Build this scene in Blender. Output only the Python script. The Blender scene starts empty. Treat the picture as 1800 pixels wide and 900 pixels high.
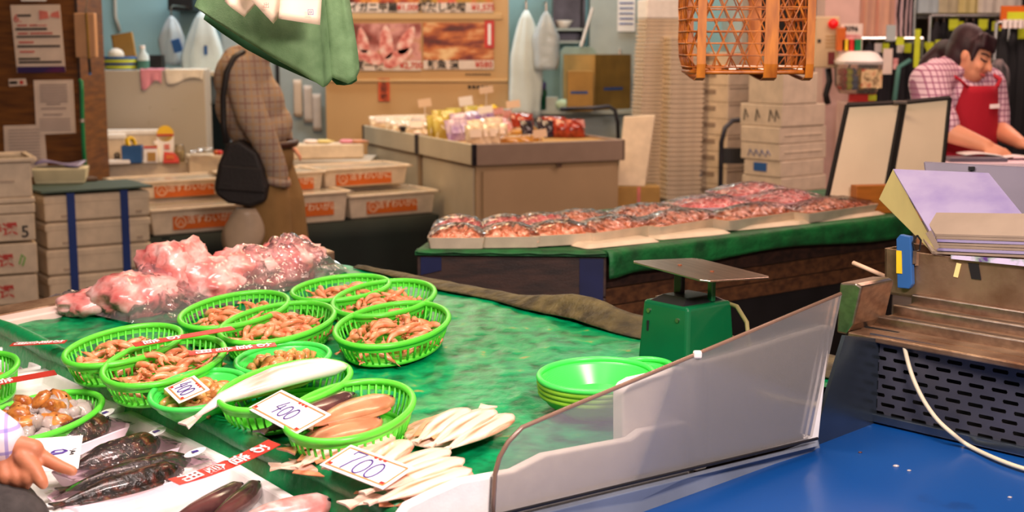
import bpy, bmesh, math, random
from mathutils import Vector, Matrix, noise
random.seed(7)
SC = bpy.context.scene
COL = SC.collection
R = math.radians

# ------------------------------------------------------------------ camera
PITCH = math.atan(375 / 2400)
CZ = 1.5
cd = bpy.data.cameras.new('camera')
cam = bpy.data.objects.new('camera', cd)
COL.objects.link(cam)
cam.location = (0, 0, CZ)
cam.rotation_euler = (math.pi / 2 - PITCH, 0, 0)
cd.sensor_width = 36
cd.lens = 48
cd.clip_start = .05
cd.dof.use_dof = True
cd.dof.focus_distance = 2.55
cd.dof.aperture_fstop = 5.6
SC.camera = cam

# ------------------------------------------------------------------ light
w = bpy.data.worlds.new('world')
SC.world = w
w.use_nodes = True
w.node_tree.nodes['Background'].inputs[0].default_value = (1, .82, .64, 1)
w.node_tree.nodes['Background'].inputs[1].default_value = .06
SC.view_settings.view_transform = 'Standard'
SC.view_settings.look = 'None'
SC.view_settings.gamma = 1
SC.view_settings.use_curve_mapping = False
SC.view_settings.exposure = 0


def lamp(name, loc, size, power, col, aim=None):
    d = bpy.data.lights.new(name, 'AREA')
    d.shape = 'RECTANGLE'
    d.size, d.size_y = size
    d.energy = power
    d.color = col
    o = bpy.data.objects.new(name, d)
    COL.objects.link(o)
    o.location = loc
    if aim:
        o.rotation_euler = (Vector(aim) - Vector(loc)).to_track_quat('-Z', 'Y').to_euler()
    return o


lamp('stall_lamp', (-.62, 2.0, 2.62), (1.1, .35), 38, (1, .82, .77), (-.45, 2.45, .8))
lamp('case_fill', (.85, .6, 2.35), (.7, .3), 82, (1, .82, .77), (.4, 2.2, .85))  # added fill with no visible source, brightens the foam behind the acrylic
lamp('bag_fill', (-.7, .7, 2.8), (.8, .4), 9, (1, .84, .72), (-.45, 2.6, 1.5))  # unseen fill added near the camera for the front of the green bag
lamp('middle_lamp', (.3, 3.5, 2.9), (1.2, .4), 36, (1, .74, .5), (.5, 4.5, .9))
lamp('vat_lamp', (-1.2, 8.1, 3.0), (1.6, .5), 46, (1, .68, .38))
lamp('aisle_lamp', (-1.9, 6.4, 3.0), (1.0, .5), 11, (1, .66, .42))
lamp('counter_lamp', (.0, 8.9, 3.0), (1.4, .5), 24, (1, .64, .34))
lamp('store_lamp', (1.5, 7.6, 3.0), (1.2, .5), 17, (1, .74, .6))
lamp('wall_lamp', (-1.6, 10.4, 3.0), (2.6, .3), 46, (.85, .95, 1))
lamp('shelf_lamp', (.7, 10.6, 3.0), (1.0, .3), 16, (.85, 1, .95))
lamp('clothes_lamp', (3.1, 7.3, 3.0), (1.6, .5), 48, (1, .68, .58))
lamp('cashier_lamp', (2.1, 5.3, 2.9), (.9, .4), 24, (1, .56, .44))


# ------------------------------------------------------------------ helpers
def ray(px, py):
    a = (px - 900) / 2400
    b = (450 - py) / 2400
    return Vector((a, math.cos(PITCH) + b * math.sin(PITCH), -math.sin(PITCH) + b * math.cos(PITCH)))


def S(px, py, z=None, Y=None):
    """point seen at a photograph position, on the level z or at the depth Y"""
    d = ray(px, py)
    t = (z - CZ) / d.z if z is not None else Y / d.y
    return Vector((0, 0, CZ)) + d * t


GX, GY = .03, .06                      # the front table leans towards its customers


def tz(x, y):
    return .85 + GX * (x + .3) + GY * (y - 2.6)


def T(px, py, up=0):
    d = ray(px, py)
    t = (tz(0, 0) + up - CZ) / (d.z - GX * d.x - GY * d.y)
    return Vector((0, 0, CZ)) + d * t


TN = Vector((-GX, -GY, 1)).normalized()
TILT = Vector((0, 0, 1)).rotation_difference(TN).to_matrix().to_4x4()


def rot(a, ax='Z'):
    return Matrix.Rotation(R(a), 4, ax)


def tr(*p):
    return Matrix.Translation(Vector(p))


def lin(c):
    return tuple(((x / 255) / 12.92 if x / 255 <= .04045 else ((x / 255 + .055) / 1.055) ** 2.4) for x in c)


def nodes(name):
    m = bpy.data.materials.new(name)
    m.use_nodes = True
    nt = m.node_tree
    return m, nt, nt.nodes['Principled BSDF']


def nd(nt, t, **k):
    n = nt.nodes.new(t)
    for a, b in k.items():
        if a.startswith('i_'):
            key = a[2:]
            n.inputs[int(key) if key.isdigit() else key].default_value = b
        else:
            setattr(n, a, b)
    return n


def mat(name, col, rough=.5, metal=0, var=.1, scale=9, bump=0, bscale=70, col2=None, coat=0, emit=0, spec=.5,
        trans=0, thresh=None, stretch=None, sss=0):
    m, nt, p = nodes(name)
    tc = nd(nt, 'ShaderNodeTexCoord')
    src = tc.outputs['Object']
    if stretch:
        mp = nd(nt, 'ShaderNodeMapping')
        mp.inputs['Scale'].default_value = stretch
        nt.links.new(src, mp.inputs[0])
        src = mp.outputs[0]
    nz = nd(nt, 'ShaderNodeTexNoise')
    nz.inputs['Scale'].default_value = scale
    nz.inputs['Detail'].default_value = 5
    nt.links.new(src, nz.inputs['Vector'])
    cr = nd(nt, 'ShaderNodeValToRGB')
    a = lin(col)
    b = lin(col2) if col2 else tuple(x * (1 - var) for x in a)
    a2 = a if col2 else tuple(min(1, x * (1 + var)) for x in a)
    e = cr.color_ramp.elements
    lo, hi = thresh or (.35, .65)
    e[0].position, e[1].position = lo, hi
    e[0].color = (*b, 1)
    e[1].color = (*a2, 1)
    nt.links.new(nz.outputs['Fac'], cr.inputs[0])
    nt.links.new(cr.outputs[0], p.inputs['Base Color'])
    p.inputs['Roughness'].default_value = rough
    p.inputs['Metallic'].default_value = metal
    p.inputs['Specular IOR Level'].default_value = spec
    p.inputs['Coat Weight'].default_value = coat
    p.inputs['Coat Roughness'].default_value = .12
    p.inputs['Transmission Weight'].default_value = trans
    if sss:
        p.inputs['Subsurface Weight'].default_value = sss
        p.inputs['Subsurface Radius'].default_value = (.02, .01, .006)
        p.inputs['Subsurface Scale'].default_value = .3
    if emit:
        p.inputs['Emission Color'].default_value = (*a, 1)
        p.inputs['Emission Strength'].default_value = emit
    if bump:
        n2 = nd(nt, 'ShaderNodeTexNoise')
        n2.inputs['Scale'].default_value = bscale
        n2.inputs['Detail'].default_value = 4
        nt.links.new(src, n2.inputs['Vector'])
        bp = nd(nt, 'ShaderNodeBump')
        bp.inputs['Strength'].default_value = bump
        bp.inputs['Distance'].default_value = .01
        nt.links.new(n2.outputs['Fac'], bp.inputs['Height'])
        nt.links.new(bp.outputs[0], p.inputs['Normal'])
    return m


def film_mat(name, tint, haze=.12, rough=.12, bump=.6, bscale=30, gloss=.5):
    """clear plastic: mostly see-through, some haze, sharp highlights on its creases"""
    m, nt, p = nodes(name)
    nt.nodes.remove(p)
    out = nt.nodes['Material Output']
    t = nd(nt, 'ShaderNodeBsdfTransparent')
    t.inputs[0].default_value = (*lin(tint), 1)
    d = nd(nt, 'ShaderNodeBsdfDiffuse')
    d.inputs[0].default_value = (*lin(tint), 1)
    g = nd(nt, 'ShaderNodeBsdfGlossy')
    g.inputs['Roughness'].default_value = rough
    m1 = nd(nt, 'ShaderNodeMixShader')
    m1.inputs[0].default_value = haze
    nt.links.new(t.outputs[0], m1.inputs[1])
    nt.links.new(d.outputs[0], m1.inputs[2])
    lw = nd(nt, 'ShaderNodeFresnel')
    lw.inputs[0].default_value = 1.45
    mul = nd(nt, 'ShaderNodeMath', operation='MULTIPLY')
    mul.inputs[1].default_value = gloss * 2
    nt.links.new(lw.outputs[0], mul.inputs[0])
    m2 = nd(nt, 'ShaderNodeMixShader')
    nt.links.new(mul.outputs[0], m2.inputs[0])
    nt.links.new(m1.outputs[0], m2.inputs[1])
    nt.links.new(g.outputs[0], m2.inputs[2])
    nt.links.new(m2.outputs[0], out.inputs[0])
    if bump:
        tc = nd(nt, 'ShaderNodeTexCoord')
        nz = nd(nt, 'ShaderNodeTexNoise')
        nz.inputs['Scale'].default_value = bscale
        nt.links.new(tc.outputs['Object'], nz.inputs['Vector'])
        bp = nd(nt, 'ShaderNodeBump')
        bp.inputs['Strength'].default_value = bump
        bp.inputs['Distance'].default_value = .02
        nt.links.new(nz.outputs['Fac'], bp.inputs['Height'])
        nt.links.new(bp.outputs[0], g.inputs['Normal'])
        nt.links.new(bp.outputs[0], lw.inputs['Normal'])
    return m


def plaid_mat(name, base, lines, pitch, width, rough=.85):
    """woven check: thin lines of each colour repeated along x/y and along z"""
    m, nt, p = nodes(name)
    tc = nd(nt, 'ShaderNodeTexCoord')
    sx = nd(nt, 'ShaderNodeSeparateXYZ')
    nt.links.new(tc.outputs['Object'], sx.inputs[0])
    add = nd(nt, 'ShaderNodeMath', operation='ADD')
    nt.links.new(sx.outputs[0], add.inputs[0])
    yq = nd(nt, 'ShaderNodeMath', operation='MULTIPLY')
    yq.inputs[1].default_value = .3
    nt.links.new(sx.outputs[1], yq.inputs[0])
    nt.links.new(yq.outputs[0], add.inputs[1])
    cur = None
    for k, (c, off) in enumerate(lines):
        for src in (add.outputs[0], sx.outputs[2]):
            a = nd(nt, 'ShaderNodeMath', operation='MULTIPLY_ADD')
            a.inputs[1].default_value = 1 / pitch
            a.inputs[2].default_value = off + 50
            nt.links.new(src, a.inputs[0])
            fr = nd(nt, 'ShaderNodeMath', operation='FRACT')
            nt.links.new(a.outputs[0], fr.inputs[0])
            lt = nd(nt, 'ShaderNodeMath', operation='LESS_THAN')
            lt.inputs[1].default_value = width
            nt.links.new(fr.outputs[0], lt.inputs[0])
            ml = nd(nt, 'ShaderNodeMath', operation='MULTIPLY')
            ml.inputs[1].default_value = .7
            nt.links.new(lt.outputs[0], ml.inputs[0])
            mx = nd(nt, 'ShaderNodeMix', data_type='RGBA')
            nt.links.new(ml.outputs[0], mx.inputs[0])
            if cur is None:
                mx.inputs[6].default_value = (*lin(base), 1)
            else:
                nt.links.new(cur, mx.inputs[6])
            mx.inputs[7].default_value = (*lin(c), 1)
            cur = mx.outputs[2]
    nt.links.new(cur, p.inputs['Base Color'])
    p.inputs['Roughness'].default_value = rough
    p.inputs['Specular IOR Level'].default_value = .2
    return m


def ramp_mat(name, stops, scale=6, rough=.4, kind='noise', stretch=(1, 1, 1), bump=0, coat=0, detail=4, spec=.5):
    m, nt, p = nodes(name)
    tc = nd(nt, 'ShaderNodeTexCoord')
    mp = nd(nt, 'ShaderNodeMapping')
    mp.inputs['Scale'].default_value = stretch
    nt.links.new(tc.outputs['Object'], mp.inputs[0])
    if kind == 'noise':
        nz = nd(nt, 'ShaderNodeTexNoise')
        nz.inputs['Scale'].default_value = scale
        nz.inputs['Detail'].default_value = detail
        fac = nz.outputs['Fac']
    elif kind == 'wave':
        nz = nd(nt, 'ShaderNodeTexWave')
        nz.inputs['Scale'].default_value = scale
        nz.inputs['Distortion'].default_value = 3
        nz.inputs['Detail'].default_value = 2
        fac = nz.outputs['Fac']
    else:
        nz = nd(nt, 'ShaderNodeTexVoronoi')
        nz.inputs['Scale'].default_value = scale
        sep = nd(nt, 'ShaderNodeSeparateColor')
        nt.links.new(nz.outputs['Color'], sep.inputs[0])
        fac = sep.outputs[0]
    nt.links.new(mp.outputs[0], nz.inputs['Vector'])
    cr = nd(nt, 'ShaderNodeValToRGB')
    el = cr.color_ramp.elements
    while len(el) < len(stops):
        el.new(.5)
    for e, (pos, c) in zip(el, stops):
        e.position = pos
        e.color = (*lin(c), 1)
    nt.links.new(fac, cr.inputs[0])
    nt.links.new(cr.outputs[0], p.inputs['Base Color'])
    p.inputs['Roughness'].default_value = rough
    p.inputs['Specular IOR Level'].default_value = spec
    p.inputs['Coat Weight'].default_value = coat
    p.inputs['Coat Roughness'].default_value = .08
    if bump:
        bp = nd(nt, 'ShaderNodeBump')
        bp.inputs['Strength'].default_value = bump
        bp.inputs['Distance'].default_value = .01
        nt.links.new(nz.outputs[0], bp.inputs['Height'])
        nt.links.new(bp.outputs[0], p.inputs['Normal'])
    return m


class MB:
    """collects shapes; build() links them as one mesh object"""

    def __init__(s):
        s.v, s.f = [], []

    def add(s, vs, fs, M=None):
        o = len(s.v)
        s.v += [tuple(M @ Vector(q)) if M else tuple(q) for q in vs]
        s.f += [tuple(i + o for i in f) for f in fs]
        return s

    def box(s, c, d, M=None):
        x, y, z = c
        a, b, h = d[0] / 2, d[1] / 2, d[2] / 2
        return s.add([(x + i * a, y + j * b, z + k * h) for k in (-1, 1) for j in (-1, 1) for i in (-1, 1)],
                     [(0, 2, 3, 1), (4, 5, 7, 6), (0, 1, 5, 4), (2, 6, 7, 3), (0, 4, 6, 2), (1, 3, 7, 5)], M)

    def taper(s, z0, d0, z1, d1, M=None, c0=(0, 0), c1=(0, 0)):
        vs = []
        for z, d, c in ((z0, d0, c0), (z1, d1, c1)):
            vs += [(c[0] - d[0] / 2, c[1] - d[1] / 2, z), (c[0] + d[0] / 2, c[1] - d[1] / 2, z),
                   (c[0] + d[0] / 2, c[1] + d[1] / 2, z), (c[0] - d[0] / 2, c[1] + d[1] / 2, z)]
        return s.add(vs, [(3, 2, 1, 0), (4, 5, 6, 7), (0, 1, 5, 4), (1, 2, 6, 5), (2, 3, 7, 6), (3, 0, 4, 7)], M)

    def loft(s, rings, cap=True, M=None, closed=True):
        n = len(rings[0])
        vs = [q for r in rings for q in r]
        fs = []
        for i in range(len(rings) - 1):
            for j in range(n if closed else n - 1):
                k = (j + 1) % n
                fs.append((i * n + j, i * n + k, (i + 1) * n + k, (i + 1) * n + j))
        if cap:
            fs.append(tuple(range(n - 1, -1, -1)))
            fs.append(tuple((len(rings) - 1) * n + j for j in range(n)))
        return s.add(vs, fs, M)

    def tube(s, pts, r, n=8, M=None, closed=False, flat=1, up=None):
        pts = [Vector(q) for q in pts]
        m = len(pts)
        rs = r if isinstance(r, (list, tuple)) else [r] * m
        rings = []
        nrm = None
        for i in range(m):
            a = pts[i - 1] if (i or closed) else pts[i]
            b = pts[(i + 1) % m] if (i < m - 1 or closed) else pts[i]
            t = (b - a).normalized()
            if nrm is None:
                u0 = Vector(up) if up else (Vector((0, 0, 1)) if abs(t.z) < .9 else Vector((1, 0, 0)))
                nrm = (u0 - t * u0.dot(t)).normalized()
            else:
                nrm = (nrm - t * nrm.dot(t)).normalized()
            bn = t.cross(nrm)
            rings.append([pts[i] + (nrm * math.cos(2 * math.pi * k / n) * flat + bn * math.sin(2 * math.pi * k / n)) * rs[i]
                          for k in range(n)])
        if closed:
            rings.append(rings[0])
            return s.loft(rings, False, M)
        return s.loft(rings, True, M)

    def lathe(s, prof, n=24, sx=1, sy=1, M=None, cap=False):
        return s.loft([[(r * sx * math.cos(2 * math.pi * k / n), r * sy * math.sin(2 * math.pi * k / n), z)
                        for k in range(n)] for r, z in prof], cap, M)

    def prism(s, poly, z0, z1, M=None):
        n = len(poly)
        vs = [(x, y, z0) for x, y in poly] + [(x, y, z1) for x, y in poly]
        return s.add(vs, [tuple(range(n - 1, -1, -1)), tuple(range(n, 2 * n))] +
                     [(i, (i + 1) % n, n + (i + 1) % n, n + i) for i in range(n)], M)

    def solid(s, poly, off):
        """polygon of 3-D points given thickness along off"""
        n = len(poly)
        vs = [Vector(q) for q in poly] + [Vector(q) + Vector(off) for q in poly]
        return s.add(vs, [tuple(range(n - 1, -1, -1)), tuple(range(n, 2 * n))] +
                     [(i, (i + 1) % n, n + (i + 1) % n, n + i) for i in range(n)])

    def grid(s, fn, nu, nv, M=None):
        vs = [fn(i / nu, j / nv) for j in range(nv + 1) for i in range(nu + 1)]
        fs = [(j * (nu + 1) + i, j * (nu + 1) + i + 1, (j + 1) * (nu + 1) + i + 1, (j + 1) * (nu + 1) + i)
              for j in range(nv) for i in range(nu)]
        return s.add(vs, fs, M)

    def ball(s, c, r, n=12, m=8, M=None):
        if not isinstance(r, (list, tuple)):
            r = (r, r, r)
        c = Vector(c)
        rings = []
        for i in range(m + 1):
            t = -math.pi / 2 + math.pi * (i + .02) / (m + .04)
            rings.append([(c.x + r[0] * math.cos(t) * math.cos(2 * math.pi * k / n),
                           c.y + r[1] * math.cos(t) * math.sin(2 * math.pi * k / n),
                           c.z + r[2] * math.sin(t)) for k in range(n)])
        return s.loft(rings, True, M)

    def cap(s, a, ra, b, rb, n=12):
        """tapered capsule"""
        a, b = Vector(a), Vector(b)
        t = (b - a)
        L = max(t.length, 1e-5)
        t = t / L
        pts, rs = [], []
        for k in range(5):
            an = R(85 - k * 85 / 4)
            pts.append(a - t * ra * math.sin(an))
            rs.append(ra * math.cos(an))
        for k in range(5):
            an = R(k * 85 / 4)
            pts.append(b + t * rb * math.sin(an))
            rs.append(rb * math.cos(an))
        return s.tube(pts, rs, n)

    def build(s, name, m, parent=None, smooth=False, bevel=0, loc=None, M=None, solidify=0, seg=2):
        me = bpy.data.meshes.new(name)
        me.from_pydata(s.v, [], s.f)
        bm = bmesh.new()
        bm.from_mesh(me)
        bmesh.ops.recalc_face_normals(bm, faces=bm.faces)
        bm.to_mesh(me)
        bm.free()
        if smooth:
            me.polygons.foreach_set('use_smooth', [True] * len(me.polygons))
            if smooth is not True:
                me.set_sharp_from_angle(angle=R(smooth))
        me.materials.append(m)
        o = bpy.data.objects.new(name, me)
        COL.objects.link(o)
        if parent:
            o.parent = parent
        if M is not None:
            o.matrix_local = M
        if loc is not None:
            o.location = loc
        if solidify:
            md = o.modifiers.new('thickness', 'SOLIDIFY')
            md.thickness = solidify
            md.offset = 0
        if bevel:
            md = o.modifiers.new('bevel', 'BEVEL')
            md.width = bevel
            md.segments = seg
            md.limit_method = 'ANGLE'
        return o


def tag(o, label, cat, group=None, kind=None):
    o['label'] = label
    o['category'] = cat
    if group:
        o['group'] = group
    if kind:
        o['kind'] = kind
    return o


def thing(name, label, cat, loc=(0, 0, 0), rz=0, group=None, M=None):
    o = bpy.data.objects.new(name, None)
    COL.objects.link(o)
    o.empty_display_size = .05
    if M is not None:
        o.matrix_world = M
    else:
        o.location = loc
        o.rotation_euler = (0, 0, R(rz))
    return tag(o, label, cat, group)


def structure(o):
    o['kind'] = 'structure'
    return o


def stuff(o):
    o['kind'] = 'stuff'
    return o


def dup(o, M=None, label=None, group=None, parent=None):
    c = o.copy()
    COL.objects.link(c)
    if parent:
        c.parent = parent
    for ch in o.children:
        dup(ch, parent=c)
    if M is not None:
        c.matrix_world = M
    if label:
        c['label'] = label
    if group:
        c['group'] = group
    return c


TXT = {}


def letters(s, size, m, parent, M, name='lettering', align='CENTER', bold=0):
    """writing as a thin mesh: reads along local x, stands along local y"""
    key = (s, bold)
    if key not in TXT:
        cu = bpy.data.curves.new('t', 'FONT')
        cu.body = s
        cu.size = 1
        cu.extrude = .012
        cu.offset = bold
        cu.align_x, cu.align_y = 'CENTER', 'CENTER'
        cu.resolution_u = 2
        o = bpy.data.objects.new('t', cu)
        COL.objects.link(o)
        bpy.context.view_layer.update()
        TXT[key] = bpy.data.meshes.new_from_object(o.evaluated_get(bpy.context.evaluated_depsgraph_get()))
        bpy.data.objects.remove(o)
        bpy.data.curves.remove(cu)
    me = TXT[key].copy()
    me.name = name
    me.transform(Matrix.Scale(size, 4))
    me.materials.clear()
    me.materials.append(m)
    o = bpy.data.objects.new(name, me)
    COL.objects.link(o)
    o.parent = parent
    o.matrix_local = M
    return o


FRONT = rot(90, 'X')                    # writing on a face that looks along -y
LEFT = rot(-90) @ rot(90, 'X')          # writing on a face that looks along -x


def front(x0, y0, x1, y1, z):
    """left-bottom corner, heading and width of a front edge standing on level z"""
    A, B = S(x0, y0, z), S(x1, y1, z)
    d = B - A
    return A, math.degrees(math.atan2(d.y, d.x)), d.length


def hgt(P, px, py):
    return S(px, py, Y=P.y).z


# ------------------------------------------------------------------ materials
M_ = {}
M_['floor'] = mat('wet_concrete', (92, 84, 78), .35, var=.3, scale=3, bump=.2)
M_['bluewall'] = mat('pale_blue_paint', (165, 206, 212), .6, var=.05, scale=2)
M_['cream'] = mat('cream_paint', (205, 195, 180), .6, var=.06, scale=2)
M_['darkwall'] = mat('dark_shop_wall', (48, 38, 34), .7, var=.2)
M_['ceil'] = mat('ceiling_paint', (190, 180, 165), .8, var=.05)
M_['brownwood'] = mat('brown_board', (122, 74, 24), .5, var=.3, scale=5, stretch=(1, 1, 8), col2=(84, 46, 12))
M_['foam'] = mat('white_foam', (240, 236, 232), .55, var=.05, scale=30, bump=.06, bscale=220)
M_['foamwarm'] = mat('used_foam', (214, 195, 170), .6, var=.09, scale=14, bump=.08, bscale=200)
M_['foamgrey'] = mat('dirty_white_board', (192, 184, 172), .6, col2=(140, 128, 96), thresh=(.24, .34), scale=7)
M_['sheet'] = ramp_mat('wet_green_sheet', [(.3, (0, 84, 46)), (.46, (0, 132, 78)), (.6, (0, 154, 92)), (.67, (60, 160, 90)), (.73, (150, 150, 84))], 26, .3, stretch=(1, 1, 1), bump=.35, detail=9, spec=.16)
M_['sheetdark'] = mat('green_cloth', (12, 104, 48), .6, col2=(8, 66, 30), scale=14, bump=.3)
M_['worn'] = mat('worn_brown_cloth', (96, 84, 48), .6, col2=(50, 42, 22), scale=22, bump=.8, bscale=40)
M_['basket'] = mat('green_basket_plastic', (96, 226, 62), .32, var=.08, spec=.5, sss=.0)
M_['bowl'] = mat('green_bowl_plastic', (74, 226, 92), .3, var=.07)
M_['bowlold'] = mat('yellowed_green_plastic', (120, 176, 40), .4, var=.15)
M_['shrimp'] = mat('raw_shrimp', (246, 166, 122), .3, col2=(222, 108, 58), scale=70, coat=.3, thresh=(.3, .6))
M_['whelk'] = mat('boiled_shellfish', (232, 180, 106), .35, col2=(166, 90, 36), scale=45, coat=.3)
M_['shell'] = mat('orange_shell', (222, 148, 70), .35, col2=(150, 78, 28), scale=55, coat=.4)
M_['ice'] = mat('crushed_ice', (244, 230, 224), .1, var=.05, trans=.55)
M_['fishpink'] = ramp_mat('salmon_flesh', [(.3, (196, 88, 86)), (.44, (226, 140, 134)), (.58, (244, 198, 192)), (.72, (222, 132, 126))], 16, .3, coat=.4, bump=.3, stretch=(1, 1, 1))
M_['fishwhite'] = mat('pale_fish_belly', (248, 232, 226), .25, col2=(230, 172, 150), scale=18, thresh=(.3, .5), coat=.5, stretch=(.4, 2.2, 1))
M_['fishtan'] = mat('tan_flounder', (206, 140, 100), .3, col2=(170, 104, 68), scale=24, coat=.4)
M_['fishdark'] = mat('dark_fish_back', (104, 66, 62), .22, col2=(52, 34, 38), scale=20, coat=.6)
M_['rock'] = ramp_mat('mottled_rockfish', [(.36, (12, 7, 6)), (.5, (40, 24, 15)), (.62, (84, 32, 24)), (.74, (118, 92, 56))], 85, .35, coat=.35, bump=.4)
M_['dried'] = mat('pale_flatfish', (246, 212, 192), .3, col2=(216, 132, 92), scale=26, thresh=(.36, .56), coat=.25, stretch=(.22, 3, 1))
M_['driedfin'] = mat('orange_fin', (226, 150, 108), .4, var=.15, scale=60)
M_['film'] = film_mat('clear_film', (252, 244, 244), .02, .1, .7, 34, .55)
M_['bagfilm'] = film_mat('clear_bag', (252, 236, 238), .1, .1, 1.0, 22, 1.0)
M_['acrylic'] = film_mat('hazy_acrylic', (246, 242, 238), .13, .1, 0, 1, .45)
M_['acrylicedge'] = mat('acrylic_edge', (150, 118, 100), .2, var=.1, trans=.3)
M_['coverfilm'] = film_mat('frosted_cover', (244, 232, 212), .55, .2, .1, 6, .5)
M_['card'] = mat('white_card', (244, 240, 240), .45, var=.02)
M_['cardbrown'] = mat('brown_print', (196, 140, 84), .5, var=.1)
M_['pen'] = mat('purple_ink', (72, 44, 140), .4, var=.1)
M_['redsign'] = mat('red_card', (190, 42, 30), .4, var=.06)
M_['whiteink'] = mat('white_ink', (250, 240, 238), .5, var=.02)
M_['blackink'] = mat('black_ink', (26, 20, 18), .5, var=.1)
M_['redink'] = mat('red_ink', (196, 44, 34), .5, var=.1)
M_['pinkink'] = mat('pink_print', (214, 120, 110), .5, var=.2)
M_['blueink'] = mat('blue_ink', (40, 80, 150), .5, var=.2)
M_['steel'] = mat('brushed_steel', (176, 160, 146), .3, 1, var=.15, scale=6, stretch=(1, 14, 14), bump=.03)
M_['steeldirty'] = mat('stained_steel', (176, 146, 118), .4, .8, col2=(120, 84, 60), scale=10, thresh=(.3, .62), bump=.1)
M_['steeldark'] = mat('dark_steel', (66, 64, 70), .32, .8, var=.25, scale=8)
M_['sill'] = mat('sill_metal', (124, 134, 152), .35, .3, var=.15, scale=8)
M_['slotted'] = mat('slotted_metal', (84, 84, 94), .42, .6, var=.3, scale=5)
M_['steelblue'] = mat('side_steel', (104, 116, 128), .24, .9, var=.2, scale=5)
M_['bluedeck'] = mat('blue_deck', (12, 68, 134), .3, col2=(8, 42, 92), scale=7, thresh=(.22, .36), spec=.5)
M_['scalegreen'] = mat('green_enamel', (4, 92, 52), .3, var=.08, coat=.3)
M_['black'] = mat('black_plastic', (24, 22, 24), .45, var=.2)
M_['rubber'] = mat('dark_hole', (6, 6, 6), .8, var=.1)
M_['cable'] = mat('cream_cable', (206, 196, 168), .45, var=.06)
M_['hose'] = mat('green_hose', (12, 122, 70), .35, var=.1)
M_['darkwood'] = mat('dark_plank', (62, 38, 28), .55, col2=(36, 22, 17), scale=6, stretch=(1.5, 9, 9), bump=.2)
M_['brownplank'] = mat('brown_plank', (104, 66, 38), .55, col2=(66, 38, 22), scale=6, stretch=(1.5, 9, 9), bump=.2)
M_['bluetape'] = mat('blue_tape', (16, 24, 66), .5, var=.2)
M_['skirt'] = mat('dark_green_skirt', (4, 26, 22), .8, col2=(2, 16, 14), scale=3)
M_['cane'] = mat('bamboo_cane', (206, 118, 34), .42, col2=(140, 66, 14), scale=26, coat=.15)
M_['canewide'] = mat('split_bamboo', (214, 128, 36), .45, col2=(160, 84, 16), scale=20, stretch=(2, 2, .4))
M_['greenbag'] = mat('green_felt_bag', (112, 142, 98), .85, col2=(90, 120, 78), scale=30, bump=.12, bscale=420)
M_['greenbagin'] = mat('green_bag_lining', (40, 84, 46), .85, var=.15)
M_['tagcream'] = mat('cream_tag', (232, 204, 178), .4, var=.05, scale=5, coat=.2)
M_['strap'] = mat('blue_strap', (22, 52, 122), .5, var=.12)
M_['orangesticker'] = mat('orange_sticker', (204, 98, 24), .45, var=.08)
M_['counter'] = mat('beige_counter', (178, 150, 116), .5, var=.05, scale=3)
M_['counterside'] = mat('grey_beige_panel', (196, 184, 160), .5, var=.06, scale=4)
M_['counteredge'] = mat('taupe_edge', (150, 128, 112), .45, var=.05)
M_['panel'] = mat('tan_panel', (204, 164, 112), .45, var=.04, scale=2)
M_['paper'] = mat('notice_paper', (226, 206, 192), .6, var=.06)
M_['kraft'] = mat('kraft_card', (176, 136, 72), .7, var=.1)
M_['kraftdark'] = mat('brown_carton', (128, 98, 36), .7, var=.12)
M_['tan'] = mat('tan_pad', (192, 146, 108), .6, var=.06)
M_['bluebox'] = mat('blue_plastic', (44, 92, 152), .4, var=.08)
M_['yellow'] = mat('yellow_plastic', (238, 196, 40), .45, var=.1)
M_['red'] = mat('red_plastic', (204, 44, 34), .4, var=.1)
M_['pinkcloth'] = mat('pink_towel', (226, 150, 170), .9, var=.1, bump=.4)
M_['whitecloth'] = mat('white_towel', (236, 228, 216), .9, var=.08, bump=.4)
M_['apron'] = mat('white_apron', (206, 222, 226), .6, var=.08, scale=5)
M_['bagclear'] = film_mat('milky_bag', (226, 238, 246), .55, .25, .8, 14, .6)
M_['greydoor'] = mat('grey_blue_door', (172, 182, 180), .45, var=.04)
M_['seafood'] = ramp_mat('squid_mix', [(.32, (96, 48, 22)), (.44, (190, 104, 62)), (.56, (238, 160, 128)), (.7, (250, 214, 190))], 42, .22, coat=.5, bump=.8)
M_['seafoodpink'] = ramp_mat('pink_seafood', [(.32, (176, 66, 72)), (.46, (232, 128, 130)), (.6, (250, 190, 190)), (.72, (214, 96, 100))], 34, .22, coat=.5, bump=.8)
M_['pinktray'] = mat('pink_white_tray', (250, 222, 236), .5, var=.03)
M_['creamboard'] = mat('cream_board', (232, 212, 182), .5, var=.05, scale=4)
M_['blackframe'] = mat('black_frame', (20, 16, 15), .7, var=.1)
M_['purplesheet'] = mat('worn_plastic_sheet', (154, 144, 178), .4, col2=(134, 122, 168), scale=12, thresh=(.3, .55))
M_['yellowsheet'] = mat('yellowed_sheet', (226, 210, 140), .5, var=.06)
M_['greysheet'] = mat('grey_page', (146, 128, 112), .5, var=.1)
M_['greylid'] = mat('grey_lid', (104, 96, 112), .4, var=.08)
M_['skin'] = mat('skin', (228, 160, 124), .5, var=.06, sss=.12)
M_['skinhand'] = mat('hand_skin', (196, 122, 88), .5, var=.06, sss=.12)
M_['hair'] = mat('dark_hair', (44, 18, 26), .6, var=.3, scale=30, stretch=(6, 6, 1))
M_['greyhair'] = mat('grey_hair', (110, 104, 98), .6, var=.3, scale=30)
M_['plaidbrown'] = plaid_mat('brown_check_shirt', (174, 154, 136), [((144, 108, 96), 0), ((184, 150, 112), .5)], .07, .13)
M_['plaidpink'] = plaid_mat('pink_check_shirt', (236, 206, 220), [((150, 76, 118), 0)], .026, .28)
M_['khaki'] = mat('khaki_trousers', (142, 108, 62), .85, var=.1, scale=8, bump=.15)
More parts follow.
